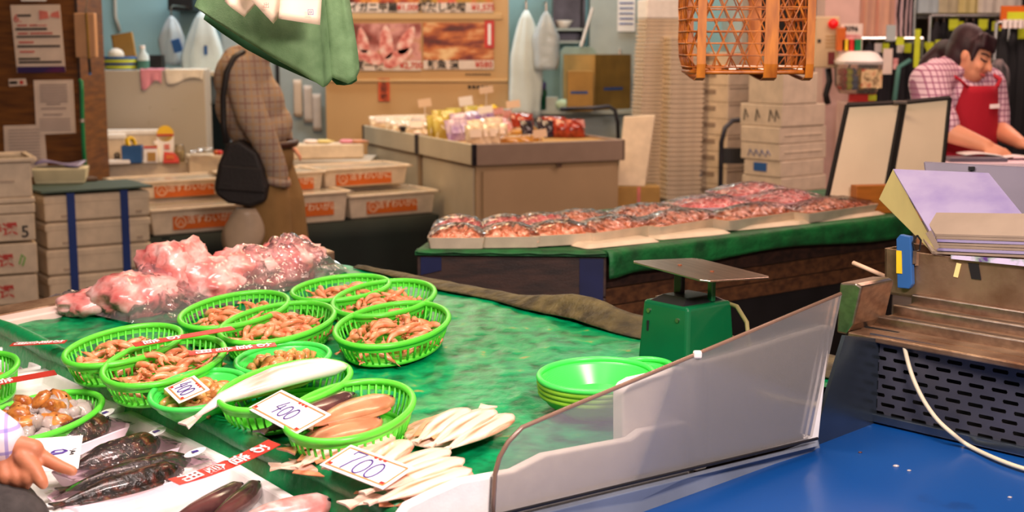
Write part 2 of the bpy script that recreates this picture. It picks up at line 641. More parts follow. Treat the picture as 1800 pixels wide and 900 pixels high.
M_['belt'] = mat('brown_belt', (70, 34, 20), .4, var=.1)
M_['bagblack'] = mat('black_bag', (30, 24, 24), .6, var=.15, bump=.2)
M_['apronred'] = mat('crimson_apron', (186, 20, 44), .8, var=.06, scale=5, bump=.15)
M_['cuff'] = plaid_mat('striped_cuff', (236, 220, 228), [((140, 124, 204), 0)], .034, .16)
M_['darkcloth'] = mat('dark_trousers', (58, 52, 50), .85, var=.25, scale=40, bump=.3)
M_['clothdark'] = mat('navy_cloth', (12, 12, 18), .85, var=.3, scale=6)
M_['clothgrey'] = mat('charcoal_cloth', (28, 26, 32), .85, var=.3, scale=6)
M_['clothteal'] = mat('teal_cloth', (70, 120, 110), .8, var=.1)
M_['clothpeach'] = mat('peach_cloth', (244, 190, 164), .85, var=.06, scale=4)
M_['clothpink'] = mat('pink_cloth', (226, 130, 164), .85, var=.1)
M_['clothcream'] = mat('cream_cloth', (216, 204, 168), .85, var=.1)
M_['clothpattern'] = ramp_mat('black_white_pattern', [(.45, (30, 18, 34)), (.55, (226, 196, 200))], 9, .8, kind='wave', stretch=(1, 1, .6))
M_['clothscarf'] = ramp_mat('grey_scarf_weave', [(.35, (30, 28, 32)), (.5, (96, 88, 90)), (.7, (150, 130, 128))], 30, .9, stretch=(1, 1, .3))
M_['lime'] = mat('lime_tag', (196, 208, 40), .5, var=.1)
M_['hanger'] = mat('chrome_rail', (170, 170, 168), .25, 1, var=.1)
M_['beigebox'] = mat('beige_alarm_box', (206, 180, 140), .5, var=.04)
M_['lampred'] = mat('red_lamp', (214, 12, 18), .2, emit=.35)
M_['globe'] = film_mat('clear_globe', (240, 232, 220), .1, .1, 0, 1, .6)
M_['white'] = mat('white_plastic', (236, 226, 220), .4, var=.04)
M_['pinkpost'] = mat('pinkish_post', (214, 176, 164), .5, var=.06)
M_['silver'] = film_mat('glossy_wrap', (246, 232, 214), .35, .12, 1.0, 40, 1.0)

# ------------------------------------------------------------------ setting
structure(MB().box((0, 5, -.05), (12, 16, .1)).build('floor', M_['floor']))
structure(MB().box((0, 5, 3.25), (12, 16, .1)).build('ceiling', M_['ceil']))
structure(MB().box((-2.1, 11.6, 1.6), (7.8, .1, 3.2)).build('wall_back', M_['bluewall']))
structure(MB().box((3.9, 10.6, 1.6), (4.2, .1, 3.2)).build('wall_shop', M_['darkwall']))
structure(MB().box((1.8, 11.1, 1.6), (.1, 1.1, 3.2)).build('wall_return', M_['cream']))
structure(MB().box((-6, 5, 1.6), (.1, 16, 3.2)).build('wall_left', M_['cream']))
structure(MB().box((6, 5, 1.6), (.1, 16, 3.2)).build('wall_right', M_['darkwall']))

# ================================================================== front stall
def mv(mb, L):
    mb.v = [(x - L[0], y - L[1], z - L[2]) for x, y, z in mb.v]
    return mb


def PH(px, py, P0, n):
    d = ray(px, py)
    o = Vector((0, 0, CZ))
    return o + d * ((Vector(P0) - o).dot(n) / d.dot(n))


def lay(P, a=0, up=0):
    """frame resting on the leaning table at P, turned by a"""
    return tr(P[0], P[1], tz(P[0], P[1]) + up) @ TILT @ rot(a)


P1, P2, P4 = T(3, 574), T(590, 460), T(705, 893)
PD = Vector((.82, .573, 0)).normalized()
PN = Vector((-PD.y, PD.x, 0))
P3 = P4 + PD * 1.06
P3.z = tz(P3.x, P3.y)


def quad(u, v, up=0):
    a = P1.lerp(P2, u)
    b = P4.lerp(P3, u)
    q = a.lerp(b, v)
    return Vector((q.x, q.y, tz(q.x, q.y) + up))


L = Vector((quad(.5, .5).x, quad(.5, .5).y, 0))
t = thing('display_table', 'long fish display table covered with wet green plastic sheet', 'table', L)


def wr(u, v):
    q = quad(u, v)
    h = .004 * noise.noise(q * 9) + .0035 * noise.noise(Vector((q.x * 30, q.y * 12, 1))) + .0015 * noise.noise(q * 55)
    return quad(u, v, h - .004)


mv(MB().grid(wr, 90, 110), L).build('green_sheet', M_['sheet'], t, True)
# cloth rolled over the customer's edge
mb = MB()
for k, (dn, dz, r) in enumerate(((-.004, -.004, .02),)):
    pts = [quad(0, v, dz + .003 * math.sin(v * 23)) for v in [i / 40 for i in range(-1, 41)]]
    mb.tube(pts, [r + .003 * noise.noise(p * 14) for p in pts], 10)
q0 = [quad(-.018, v, -.01) for v in [i / 30 for i in range(31)]]
mb.grid(lambda u, v: quad(-.012 - .018 * u, v, -.005 - .05 * u + .004 * noise.noise(quad(0, v) * 18)), 3, 40)
mv(mb, L).build('rolled_edge', mat('worn_green_edge', (8, 140, 78), .4, col2=(60, 100, 50), scale=9, thresh=(.30, .46), bump=.25), t, True)
mb = MB()


def brown(u, v):
    s = v
    q = P2.lerp(P3, .06 + .94 * s)
    side = (P3 - P2).cross(Vector((0, 0, 1))).normalized()
    w0 = .018 + .07 * min(1, s * 1.4) + .02 * noise.noise(Vector((s * 7, 2, 0)))
    q = q + side * (w0 * (1.15 - 1.6 * u)) * 1.0
    bump = .006 * math.sin(math.pi * u) + .034 * math.exp(-((s - .52) / .1) ** 2) * math.exp(-((u - .55) / .35) ** 2)
    bump += .004 * noise.noise(q * 25)
    return Vector((q.x, q.y, tz(q.x, q.y) + max(.001, bump) - (.05 if u > .95 else 0)))


mb.grid(brown, 10, 50)
mv(mb, L).build('worn_edge', M_['worn'], t, True, solidify=.003)
mb = MB()
A = [quad(*c, -.03) for c in ((0, 0), (1, 0), (1, 1), (0, 1))]
mb.add([tuple(q) for q in A] + [(q.x, q.y, .0) for q in A],
       [(0, 1, 2, 3), (4, 5, 6, 7), (0, 1, 5, 4), (1, 2, 6, 5), (2, 3, 7, 6), (3, 0, 4, 7)])
mv(mb, L).build('table_body', M_['darkwood'], t)
# steel rim and white edge board along the far-left side
bd = (P2 - P1).normalized()
bn = Vector((-bd.y, bd.x, 0)).normalized()


def along(s, n, up):
    q = P1 + bd * s + bn * n
    return Vector((q.x, q.y, tz(q.x, q.y) + up))


mb = MB()
mb.loft([[along(s, .0, .012), along(s, .05, .014), along(s, .05, -.06), along(s, .0, -.06)] for s in (-.3, .42)])
mv(mb, L).build('edge_board', mat('pinkish_edge_board', (236, 206, 196), .5, var=.06), t, bevel=.004)
mb = MB()
mb.loft([[along(s, .055, .016), along(s, .12, .02), along(s, .12, -.05), along(s, .055, -.05)] for s in (-.4, .95)])
mv(mb, L).build('steel_rim', M_['steeldirty'], t, bevel=.004)

# ---- baskets
def basket_parts(par, a, b, h=.052, ribs=46, taper=.84, wave=True):
    mb = MB()
    n = 56
    mb.tube([(a * math.cos(2 * math.pi * k / n), b * math.sin(2 * math.pi * k / n), h) for k in range(n)], .0062, 8, closed=True)
    mb.build('rim', M_['basket'], par, True)
    mb = MB()
    for k in range(ribs):
        c, s_ = math.cos(2 * math.pi * k / ribs), math.sin(2 * math.pi * k / ribs)
        mb.tube([((a - .002) * c, (b - .002) * s_, h - .002), (a * (taper + .09) * c, b * (taper + .09) * s_, h * .5),
                 (a * taper * c, b * taper * s_, .006)], .0026, 4)
    for fz, fr in ((.006, taper),):
        mb.tube([(a * fr * math.cos(2 * math.pi * k / n), b * fr * math.sin(2 * math.pi * k / n), fz) for k in range(n)],
                .005, 6, closed=True)
    mb.lathe([(1.0, h - .003), (.985, h - .014)], n, a, b)
    stuff(mb.build('lattice_wall', M_['basket'], par, True))
    mb = MB()
    mb.lathe([(taper, .004), (.5, .003), (.02, .003)], n, a, b)
    mb.lathe([(taper, .001), (.02, .001)], n, a, b)
    mb.build('base', M_['basket'], par, True)


def shrimp_mesh():
    pts, rs = [], []
    for i in range(9):
        u = i / 8
        an = -.5 + 1.7 * u
        pts.append((.026 * math.cos(an * 1.1) - .012, .034 * math.sin(an * 1.1) + .0 * u, .004 * math.sin(3 * u)))
        rs.append([.0028, .0062, .0074, .0074, .0068, .006, .005, .0038, .002][i])
    mb = MB()
    mb.tube(pts, rs, 7)
    e = Vector(pts[-1])
    d = (e - Vector(pts[-2])).normalized()
    for s_ in (-.5, 0, .5):
        q = e + (d + Vector((d.y, -d.x, 0)) * s_) * .012
        mb.tube([e, e.lerp(q, .6), q], [.0012, .003, .001], 5, flat=.4)
    h0 = Vector(pts[0])
    mb.tube([h0, h0 + Vector((-.004, -.014, .002))], [.002, .0005], 4)
    return mb


def whelk_mesh():
    pts, rs = [], []
    for i in range(12):
        u = i / 11
        an = u * 7
        rr = .008 * (1 - u * .6)
        pts.append((rr * math.cos(an), -.018 + .038 * u, rr * math.sin(an)))
        rs.append(.0085 * (1 - .7 * u) + .0015)
    return MB().tube(pts, rs, 7)


class Protos:
    pass


PR = Protos()


def pile(proto_mb, key, m, name, label, cat, group, M, a, b, n, h0=.012, h1=.03, spread=.7, yaw=None, scale=1):
    """n separate pieces heaped in a basket whose frame is M"""
    me = getattr(PR, key, None)
    for k in range(n):
        r = spread * math.sqrt((k + .5) / n)
        th = k * 2.399963 + .3
        x, y = a * r * math.cos(th), b * r * math.sin(th)
        z = h0 + h1 * (1 - (r / spread) ** 2) * .9 + .006 * random.random()
        q = M @ tr(x, y, z) @ rot((yaw if yaw is not None else random.uniform(0, 360)) + random.gauss(0, 35)) @ \
            rot(random.uniform(-25, 25), 'X') @ rot(random.uniform(-50, 50), 'Y') @ Matrix.Scale(scale * random.uniform(.85, 1.12), 4)
        if me is None:
            o = proto_mb().build(name, m, None, True)
            me = o.data
            setattr(PR, key, me)
        else:
            o = bpy.data.objects.new(name, me)
            COL.objects.link(o)
        o.matrix_world = q
        tag(o, label, cat, group)


BK = [  # x, y, a, b, heading, label, contents
    ((-.399, 3.154), .128, .104, 60, 'green oval basket of shrimps at the far end, smallest of the shrimp baskets', 'farthest small basket', 28),
    ((-.288, 3.047), .166, .110, 79, 'green oval basket of shrimps behind the basket standing alone on the sheet', 'basket second from the far right', 40),
    ((-.249, 2.817), .176, .113, 79, 'green oval basket of pink shrimps standing alone in the middle of the sheet', 'lone middle basket', 52),
    ((-.613, 2.978), .160, .106, 75, 'green oval basket of shrimps touching the bagged fish heads', 'basket touching the fish bag', 38),
    ((-.497, 2.858), .166, .110, 76, 'green oval basket of shrimps behind the small bowl of shellfish', 'basket behind the shellfish bowl', 46),
    ((-.786, 2.714), .150, .101, 76, 'leftmost green shrimp basket on the sheet, under a long red sign', 'leftmost basket', 38),
    ((-.673, 2.594), .166, .106, 83, 'green shrimp basket in front of the leftmost one, red sign across its end', 'basket at the table edge', 46),
]
for (x, y), a, b, an, lab, short, n in BK:
    M = lay((x, y), an)
    t = thing('oval_basket', lab, 'basket', M=M, group='green baskets of shrimps')
    basket_parts(t, a, b)
    pile(shrimp_mesh, 'shrimp', M_['shrimp'], 'shrimp', 'raw pink shrimp heaped in the ' + short, 'shrimp', 'shrimps in the ' + short,
         M, a, b, n, .014, .028, .78, None, .98)
for (x, y), a, b, an, lab in [((-.406, 2.403), .150, .100, 66, 'green oval basket holding a long white-bellied fish that hangs out'),
                              ((-.273, 2.252), .158, .102, 79, 'green oval basket of tan flounders nearest the camera')]:
    t = thing('oval_basket', lab, 'basket', M=lay((x, y), an), group='green baskets of fish')
    basket_parts(t, a, b, .055)

# shallow solid bowls
def bowl_parts(par, a, b, h=.042, m='bowl'):
    mb = MB()
    n = 48
    prof = [(1.0, h), (.93, h - .006)]
    for k in range(12):
        f = k / 11
        r = .92 - .34 * f
        prof += [(r, h - .008 - (h - .014) * f), (r - .014, h - .0075 - (h - .014) * f)]
    prof += [(.02, .006)]
    mb.lathe(prof, n, a, b)
    mb.lathe([(1.0, h - .002), (.9, h * .55), (.62, .001), (.02, .001)], n, a, b)
    mb.build('bowl_wall', M_[m], par, 45)
    MB().tube([(a * math.cos(2 * math.pi * k / n), b * math.sin(2 * math.pi * k / n), h) for k in range(n)], .0055, 8,
              closed=True).build('rim', M_[m], par, True)


for (x, y), a, b, an, lab, short, n in [
    ((-.448, 2.618), .104, .088, 75, 'small solid green bowl of boiled shellfish in the middle of the baskets', 'middle shellfish bowl', 26),
    ((-.571, 2.432), .119, .083, 86, 'small solid green bowl of boiled shellfish with a 400 price card', 'shellfish bowl with price card', 26)]:
    M = lay((x, y), an)
    t = thing('shallow_bowl', lab, 'bowl', M=M, group='green bowls of shellfish')
    bowl_parts(t, a, b)
    pile(whelk_mesh, 'whelk', M_['whelk'], 'shellfish', 'boiled brown shellfish heaped in the ' + short, 'shellfish',
         'shellfish in the ' + short, M, a, b, n, .016, .022, .68, None, 1.05)

for k in range(4):
    P = (.152, 2.367)
    M = lay(P, 0, .009 * k)
    t = thing('shallow_bowl', ['lowest empty green bowl of the stack behind the clear panel', 'second lowest empty green bowl of the stack behind the clear panel',
                               'second highest empty green bowl of the stack behind the clear panel', 'topmost empty bright green bowl of the stack behind the clear panel'][k], 'bowl', M=M,
              group='stacked empty green bowls')
    bowl_parts(t, .1 + .001 * k, .095 + .001 * k, .04, 'bowl' if k == 3 else 'bowlold')
for k in range(2):
    M = lay((.247, 2.472), 0, .012 * k)
    t = thing('shallow_bowl', ['lower', 'upper'][k] + ' small empty green bowl of the pair beside the green scale', 'bowl', M=M, group='stacked empty green bowls')
    bowl_parts(t, .05, .048, .036)

# ---- fish
def fish_mb(Lg, W, H, bend=0, tail=1, lift=0, nose=.18, drop=None):
    """fish lying along +x, head at x=0; W across y, H thick"""
    prof = [(0, .12), (.05, .45), (.14, .8), (.28, 1), (.45, .95), (.62, .7), (.78, .4), (.9, .17), (.93, .15)]
    mb = MB()
    rings = []
    for u, r in prof:
        x = Lg * u
        y = bend * Lg * math.sin(u * math.pi * .9)
        z = H / 2 + lift * u * u
        if drop:
            z = H / 2 + drop(u)
        k = 12
        rings.append([(x, y + W / 2 * r * math.cos(2 * math.pi * j / k), z + H / 2 * min(1, r * 1.25) * math.sin(2 * math.pi * j / k)) for j in range(k)])
    mb.loft(rings)
    return mb, rings[-1]


def fish_tail(Lg, W, H, bend, tail, lift=0, drop=None):
    mb = MB()
    x0 = Lg * .9
    y0 = bend * Lg * math.sin(.9 * math.pi * .9)
    z0 = H / 2 + (drop(.92) if drop else lift * .84)
    z1 = H / 2 + (drop(1) if drop else lift)
    pts = [(x0, y0 - W * .06, z0), (Lg, y0 - W * .26 * tail, z1), (Lg * .985, y0, z1), (Lg, y0 + W * .26 * tail, z1), (x0, y0 + W * .06, z0)]
    mb.solid(pts, (0, 0, .003))
    return mb


def fin_strip(Lg, W, H, side, bend=0):
    mb = MB()
    top, bot = [], []
    for k in range(9):
        u = .2 + .6 * k / 8
        y = bend * Lg * math.sin(u * math.pi * .9)
        r = [.85, .98, 1, .98, .92, .82, .68, .52, .36][k]
        bot.append((Lg * u, y + side * W / 2 * r * .96, H * .5))
        top.append((Lg * u + .006, y + side * (W / 2 * r + .008), H * .42))
    mb.loft([bot, top], False, closed=False)
    return mb


def make_fish(label, cat, group, M, Lg, W, H, m, bend=0, tail=1, lift=0, fins=False, eye=True, drop=None, name='fish', finm=None):
    t = thing(name, label, cat, M=M, group=group)
    b, _ = fish_mb(Lg, W, H, bend, tail, lift, drop=drop)
    b.build('body', m, t, True)
    fish_tail(Lg, W, H, bend, tail, lift, drop).build('tail_fin', m, t)
    if fins:
        for s_ in (-1, 1):
            fin_strip(Lg, W, H, s_, bend).build('side_fin', finm or m, t, solidify=.0015)
    if eye:
        MB().ball((Lg * .07, W * .14, H * .74), (.004, .004, .003), 8, 5).build('eye', M_['black'], t, True)
    return t


def hd(A, B):
    return math.degrees(math.atan2(B[1] - A[1], B[0] - A[0]))


# long pale fish that runs out of its basket and over the table edge
A, B = T(612, 650, .05), T(322, 752, .02)
Ld = (B - A).length


def over(u):
    return .012 + .014 * math.sin(min(1, u * 1.35) * math.pi) - .035 * max(0, u - .78) / .22


M = tr(A.x, A.y, tz(A.x, A.y) + .03) @ TILT @ rot(hd(A, B))
make_fish('long white-bellied fish whose tail droops out of a green basket over the edge', 'fish', None, M, Ld, .085, .034,
          M_['fishwhite'], bend=.035, tail=.9, drop=over)
A, B = T(558, 664, .03), T(430, 700, .03)
make_fish('brown fish lying behind the white-bellied fish in the green basket', 'fish', None, tr(A.x, A.y, tz(A.x, A.y) + .022) @ TILT @ rot(hd(A, B)),
          .27, .06, .026, M_['fishtan'], bend=-.05)
A, B = T(627, 700, .03), T(540, 735, .03)
make_fish('dark purple-brown fish at the back of the nearest fish basket', 'fish', None, tr(A.x, A.y, tz(A.x, A.y) + .02) @ TILT @ rot(hd(A, B)),
          .24, .055, .034, M_['fishdark'])
for (p, q, lab, dz) in [((690, 706), (585, 745), 'upper tan flounder in the nearest fish basket', .028),
                        ((668, 732), (560, 772), 'lower tan flounder in the nearest fish basket', .016)]:
    A, B = T(*p, .03), T(*q, .03)
    make_fish(lab, 'fish', 'tan flounders', tr(A.x, A.y, tz(A.x, A.y) + dz) @ TILT @ rot(hd(A, B)), .21, .088, .024, M_['fishtan'], fins=True)

# heaps of pale flatfish on the sheet
HEAPS = [('behind', [((735, 782), (860, 712), .22, .135, .0), ((822, 716), (728, 778), .18, .062, .012), ((868, 718), (752, 786), .2, .066, .018), ((900, 726), (780, 792), .21, .062, .014)]),
         ('left', [((690, 795), (560, 810), .2, .135, 0), ((636, 752), (522, 820), .2, .06, .012), ((690, 762), (590, 815), .18, .06, .018), ((716, 772), (640, 830), .16, .06, .014)]),
         ('right', [((822, 820), (668, 868), .23, .15, 0), ((790, 788), (668, 836), .18, .065, .014), ((815, 804), (680, 852), .2, .066, .018), ((828, 822), (690, 870), .2, .06, .014)])]
for side, fs in HEAPS:
    for k, (p, q, Lg, W, dz) in enumerate(fs):
        A, B = T(*p, .01 + dz), T(*q, .01 + dz)
        if k == 0:
            lab = {'behind': 'broad pale flatfish lying under the farthest heap', 'left': 'broad pale flatfish under the heap left of the 700 card',
                   'right': 'broad pale flatfish under the heap right of the 700 card'}[side]
        else:
            lab = ['', 'leftmost', 'middle', 'rightmost'][k] + {'behind': ' slim pale fish fanned on the farthest flatfish heap', 'left': ' slim pale fish on the heap left of the 700 card',
                                                              'right': ' slim pale fish on the heap right of the 700 card'}[side]
        make_fish(lab, 'fish', 'pale flatfish heaps', tr(A.x, A.y, tz(A.x, A.y) + dz) @ TILT @ rot(hd(A, B)), max(Lg, (B - A).length), W, .017 if k else .016,
                  M_['dried'], fins=(k < 2), eye=False, name='flatfish', finm=M_['driedfin'], tail=.5)

# ---- bagged fish heads along the back edge
def lump(c, r, seed, m, name='salmon_chunk', label='', group=None, ry=0):
    mb = MB()
    mb.ball((0, 0, 0), r, 40, 26)
    def rough(q):
        q = Vector(q)
        s_ = Vector((seed * 3.1, 0, 0))
        return q * (1 + .38 * noise.noise(q * 14 + s_) + .3 * (.4 - abs(noise.noise(q * 30 + s_))) + .16 * noise.noise(q * 70 + s_))
    mb.v = [tuple(rough(q)) for q in mb.v]
    o = mb.build(name, m, None, True)
    o.matrix_world = tr(c[0], c[1], tz(c[0], c[1]) + r[2] * .8) @ TILT @ rot(ry)
    return tag(o, label, 'fish', group)


def fish_bag(label, pts, hgt_, seed, name='plastic_bag'):
    """crumpled clear film over a heap: pts is the outline on the table (pixels of its foot)"""
    C = sum(pts, Vector()) / len(pts)
    n = len(pts)
    L0 = Vector((C.x, C.y, tz(C.x, C.y)))
    mb = MB()
    rings = []
    ts = [0, .06, .12, .2, .28, .36, .45, .54, .62, .71, .8, .88, .95, 1]
    N = 96
    for tt in ts:
        ring = []
        for k in range(N):
            f = k / N * n
            a, b = pts[int(f) % n], pts[(int(f) + 1) % n]
            q = a.lerp(b, f - int(f))
            q = q.lerp(C, tt * .97)
            h = hgt_(q) * (1 - (1 - tt) ** 3)
            cr = .3 * (.35 - abs(noise.noise(Vector((q.x * 14, q.y * 14, seed))))) + .1 * noise.noise(Vector((q.x * 34, q.y * 34, seed)))
            z = h * (1 + cr) + .003 + (.022 * (.3 - abs(noise.noise(Vector((q.x * 34, q.y * 34, seed))))) + .012 * (.3 - abs(noise.noise(Vector((q.x * 80, q.y * 80, seed)))))) * (tt > 0)
            z = max(.002, z)
            ring.append((q.x - L0.x, q.y - L0.y, tz(q.x, q.y) - L0.z + z))
        rings.append(ring)
    mb.loft(rings, False)
    o = mb.build(name, M_['bagfilm'], None, 30)
    o.location = L0
    return tag(o, label, 'bag', 'bags of fish heads')


def mound(cs):
    def f(q):
        h = .012
        for (x, y, s_, a) in cs:
            h = max(h, a * math.exp(-((q.x - x) ** 2 + (q.y - y) ** 2) / (s_ * s_)))
        return h
    return f


hA = [T(x, y) for x, y in ((190, 548), (262, 540), (330, 520), (330, 545))]
hB = [T(x, y) for x, y in ((420, 500), (500, 482), (390, 520))]
lump(T(170, 545), (.085, .055, .03), 1, M_['fishpink'], label='flat pink fish piece at the left tip of the clear bags', ry=50)
lump(T(250, 545), (.10, .075, .05), 2, M_['fishpink'], label='pale pink fish head in the left clear bag, lower one', ry=40)
lump(T(310, 520), (.10, .08, .075), 3, M_['fishpink'], label='tallest pink fish head in the left clear bag', ry=60)
lump(T(370, 522), (.09, .07, .05), 4, M_['fishpink'], label='pink fish head where the two clear bags meet', ry=30)
lump(T(430, 505), (.10, .08, .055), 5, M_['fishpink'], label='pink fish head in the middle of the right clear bag', ry=35)
lump(T(505, 490), (.11, .075, .055), 6, M_['fishpink'], label='pink fish head at the far end of the right clear bag', ry=45)
fish_bag('crumpled clear plastic bag of pink fish heads at the left table corner',
         [T(78, 528), T(150, 552), T(230, 570), T(330, 570), T(385, 540), T(390, 510), T(330, 500), T(200, 512), T(120, 515)],
         mound([(T(170, 545).x, T(170, 545).y, .12, .05), (T(250, 545).x, T(250, 545).y, .12, .08), (T(310, 520).x, T(310, 520).y, .12, .13)]), 1)
fish_bag('crumpled clear plastic bag of pink fish heads reaching to the far table corner',
         [T(345, 535), T(400, 540), T(500, 515), T(560, 495), T(615, 478), T(590, 464), T(500, 470), T(380, 500)],
         mound([(T(370, 522).x, T(370, 522).y, .1, .085), (T(430, 505).x, T(430, 505).y, .12, .1), (T(505, 490).x, T(505, 490).y, .14, .105)]), 5)

# ---- red signs and price cards
def strip_sign(label, A, B, wdt, text, curl=.0, tsize=.03, gap=.9):
    """long red card from A (foot of the writing) to B (its head)"""
    Lg = (B - A).length
    x = (B - A).normalized()
    nrm = Vector((0, 0, 1))
    y = nrm.cross(x).normalized()
    nrm = x.cross(y)
    F = Matrix(((x.x, y.x, nrm.x, A.x), (x.y, y.y, nrm.y, A.y), (x.z, y.z, nrm.z, A.z), (0, 0, 0, 1)))
    t = thing('red_sign', label, 'sign', M=F, group='long red signs')
    arc = lambda u: curl * 4 * u * (1 - u)
    mb = MB()
    N = 12
    mb.loft([[(Lg * i / N, -wdt / 2, -arc(i / N)), (Lg * i / N, wdt / 2, -arc(i / N)), (Lg * i / N, wdt / 2, -arc(i / N) + .0012),
              (Lg * i / N, -wdt / 2, -arc(i / N) + .0012)] for i in range(N + 1)])
    mb.build('card', M_['redsign'], t)
    n = len(text)
    for k, ch in enumerate(text):
        u = 1 - (k + .5 + (1 - gap) * 0) / n * .92 - .04
        letters(ch, tsize, M_['whiteink'], t, tr(Lg * u, 0, -arc(u) + .0022) @ rot((-4 * curl * (1 - 2 * u)) / Lg * -57.3 * 0, 'Y') @ rot(-90), bold=.012)
    return t


strip_sign('red sign with white writing laid from the near white box onto the green roll', T(305, 848, .03), T(482, 778, .045), .036, 'お造食用', .006, .036)
strip_sign('red sign with white writing across the basket at the table edge', T(332, 622, .075), T(485, 606, .075), .034, 'お造食用', 0, .034)
strip_sign('red sign with white writing across the end of the leftmost shrimp basket', T(235, 607, .075), T(410, 577, .08), .034, '  お造', 0, .034)
strip_sign('short-looking red sign lying on the bare corner of the green sheet', T(20, 606, .03), T(116, 601, .03), .03, 'お造食用', 0, .028)
strip_sign('red sign with white writing on the white box beside the ice basket', T(-60, 683, .01), T(98, 655, .015), .042, '  造食', 0, .04)


def price_card(label, c, pw, digits, size, stroke=.0011):
    """c: four table points: top-left, top-right, bottom-right, bottom-left of the card as it is read"""
    tl, tr_, br, bl = c
    o = (tl + tr_ + br + bl) / 4
    x = ((tr_ - tl) + (br - bl)).normalized()
    w_ = ((tr_ - tl).length + (br - bl).length) / 2
    h_ = ((tl - bl).length + (tr_ - br).length) / 2
    y = ((tl - bl) + (tr_ - br)).normalized()
    nrm = x.cross(y).normalized()
    y = nrm.cross(x)
    F = Matrix(((x.x, y.x, nrm.x, o.x), (x.y, y.y, nrm.y, o.y), (x.z, y.z, nrm.z, o.z), (0, 0, 0, 1)))
    t = thing('price_card', label, 'price card', M=F, group='handwritten price cards')
    MB().box((0, 0, 0), (w_, h_, .0016)).build('card', M_['card'], t)
    mb = MB()
    m_ = .007
    for s_ in (-1, 1):
        mb.box((0, s_ * (h_ / 2 - m_), .0012), (w_ - 2 * m_, .0028, .0008))
        mb.box((s_ * (w_ / 2 - m_), 0, .0012), (.0028, h_ - 2 * m_, .0008))
    mb.build('printed_border', M_['cardbrown'], t)
    mb = MB()
    for k in range(3):
        mb.box((-w_ * .02 + k * .011, h_ / 2 - m_ - .002, .0016), (.006, .004, .0006))
    mb.box((-w_ / 2 + .013, -h_ / 2 + .012, .0016), (.008, .005, .0006))
    mb.box((w_ / 2 - .013, -h_ / 2 + .011, .0016), (.009, .005, .0006))
    mb.build('red_print', M_['redink'], t)
    mb = MB()
    x0 = -len(digits) * size * .33
    for ch in digits:
        st = {'4': [[(.34, 1), (.02, .42), (.5, .40)], [(.42, .75), (.30, .0)]],
              '7': [[(0, .8), (.02, 1), (.55, 1), (.3, .5), (.2, 0)]],
              '0': [[(.3 + .26 * math.sin(2 * math.pi * k / 14), .42 + .42 * math.cos(2 * math.pi * k / 14)) for k in range(15)]],
              '9': [[(.5, .75), (.3, .95), (.1, .75), (.25, .55), (.5, .7), (.45, .2), (.3, 0)]],
              '6': [[(.45, 1), (.12, .5), (.15, .1), (.4, .02), (.5, .25), (.3, .42), (.14, .3)]]}[ch]
        for s_ in st:
            mb.tube([(x0 + size * px * .95, size * (py - .5), .0018) for px, py in s_], stroke, 5, flat=.5)
        x0 += size * .62
    mb.build('handwriting', M_['pen'], t)
    return t


price_card('white price card reading 700 among the pale flatfish', [T(617, 785, .05), T(735, 823, .05), T(665, 860, .035), T(562, 815, .035)], 0, '700', .046, .0014)
price_card('white price card reading 400 between the two fish baskets', [T(500, 694, .075), T(586, 738, .075), T(515, 755, .06), T(430, 710, .06)], 0, '400', .036, .0012)
price_card('white price card reading 400 leaning on the shellfish bowl', [T(342, 661, .07), T(368, 684, .07), T(315, 710, .055), T(288, 683, .055)], 0, '400', .032, .0012)

# ---- spring scale
A = T(1178, 652)
B = T(1320, 612)
P = T(1195, 640)
SA = hd(T(1128, 640), T(1172, 655))
SCP = Vector((.344, 2.633, tz(.344, 2.633) - .004))
M = tr(*SCP) @ rot(-50.7)
t = thing('spring_scale', 'dark green enamelled spring scale with square steel pan', 'scale', M=M)
MB().taper(0, (.136, .142), .135, (.122, .124)).build('body', M_['scalegreen'], t, bevel=.008, seg=3)
mb = MB()
mb.taper(.133, (.1, .12), .146, (.07, .07))
mb.build('top_boss', M_['black'], t, bevel=.004)
for (x, y) in ((-.022, .0), (.045, .02)):
    zt_ = {-.022: .19, .045: .185}[x]
    MB().box((x, y, (.136 + zt_) / 2), (.012 if x > 0 else .02, .012, zt_ - .136)).build('pan_post', M_['steeldark'] if x < 0 else M_['scalegreen'], t, bevel=.002)
mb = MB()
pl, pf, pb = S(1105, 458, Y=1) , S(1240, 494, Y=1), S(1225, 453, Y=1)
ray_at = lambda px, py, k_: Vector((0, 0, CZ)) + ray(px, py) * k_
pl, pf, pb = ray_at(1105, 458, 2.68), ray_at(1240, 494, 2.53), ray_at(1225, 453, 2.81)
pr_ = pf + pb - pl
MI = M.inverted()
q4 = [MI @ q for q in (pl, pf, pr_, pb)]
q8 = []
for i in range(4):
    q8 += [q4[i].lerp(q4[i - 1], .07), q4[i].lerp(q4[(i + 1) % 4], .07)]
mb.solid(q8, (0, 0, -.0035))
mb.build('pan', M_['steel'], t, bevel=.001)
pn = (q4[1] - q4[0]).cross(q4[3] - q4[0]).normalized()
pan_z = lambda x, y: q4[0].z - (pn.x * (x - q4[0].x) + pn.y * (y - q4[0].y)) / pn.z
for (x, y) in ((-.022, .0), (.045, .02)):
    MB().tube([(x, y, pan_z(x, y) - .001), (x, y, pan_z(x, y) + .002)], .004, 10).build('rivet', mat('copper_rivet', (196, 120, 84), .35, .8), t)
for (x, z) in ((-.042, .115), (.036, .107)):
    MB().tube([(x, -.060, z), (x, -.0665, z)], .0045, 10).build('screw', M_['steel'], t)
MB().box((-.042, -.0655, .085), (.004, .004, .02)).build('slot', M_['rubber'], t)
MB().box((-.036, -.0705, .018), (.011, .006, .011)).build('key_hole', M_['rubber'], t)
MB().box((-.03, .0, .137), (.045, .075, .006)).build('worn_plate', M_['steeldirty'], t, bevel=.002)
mb = MB()
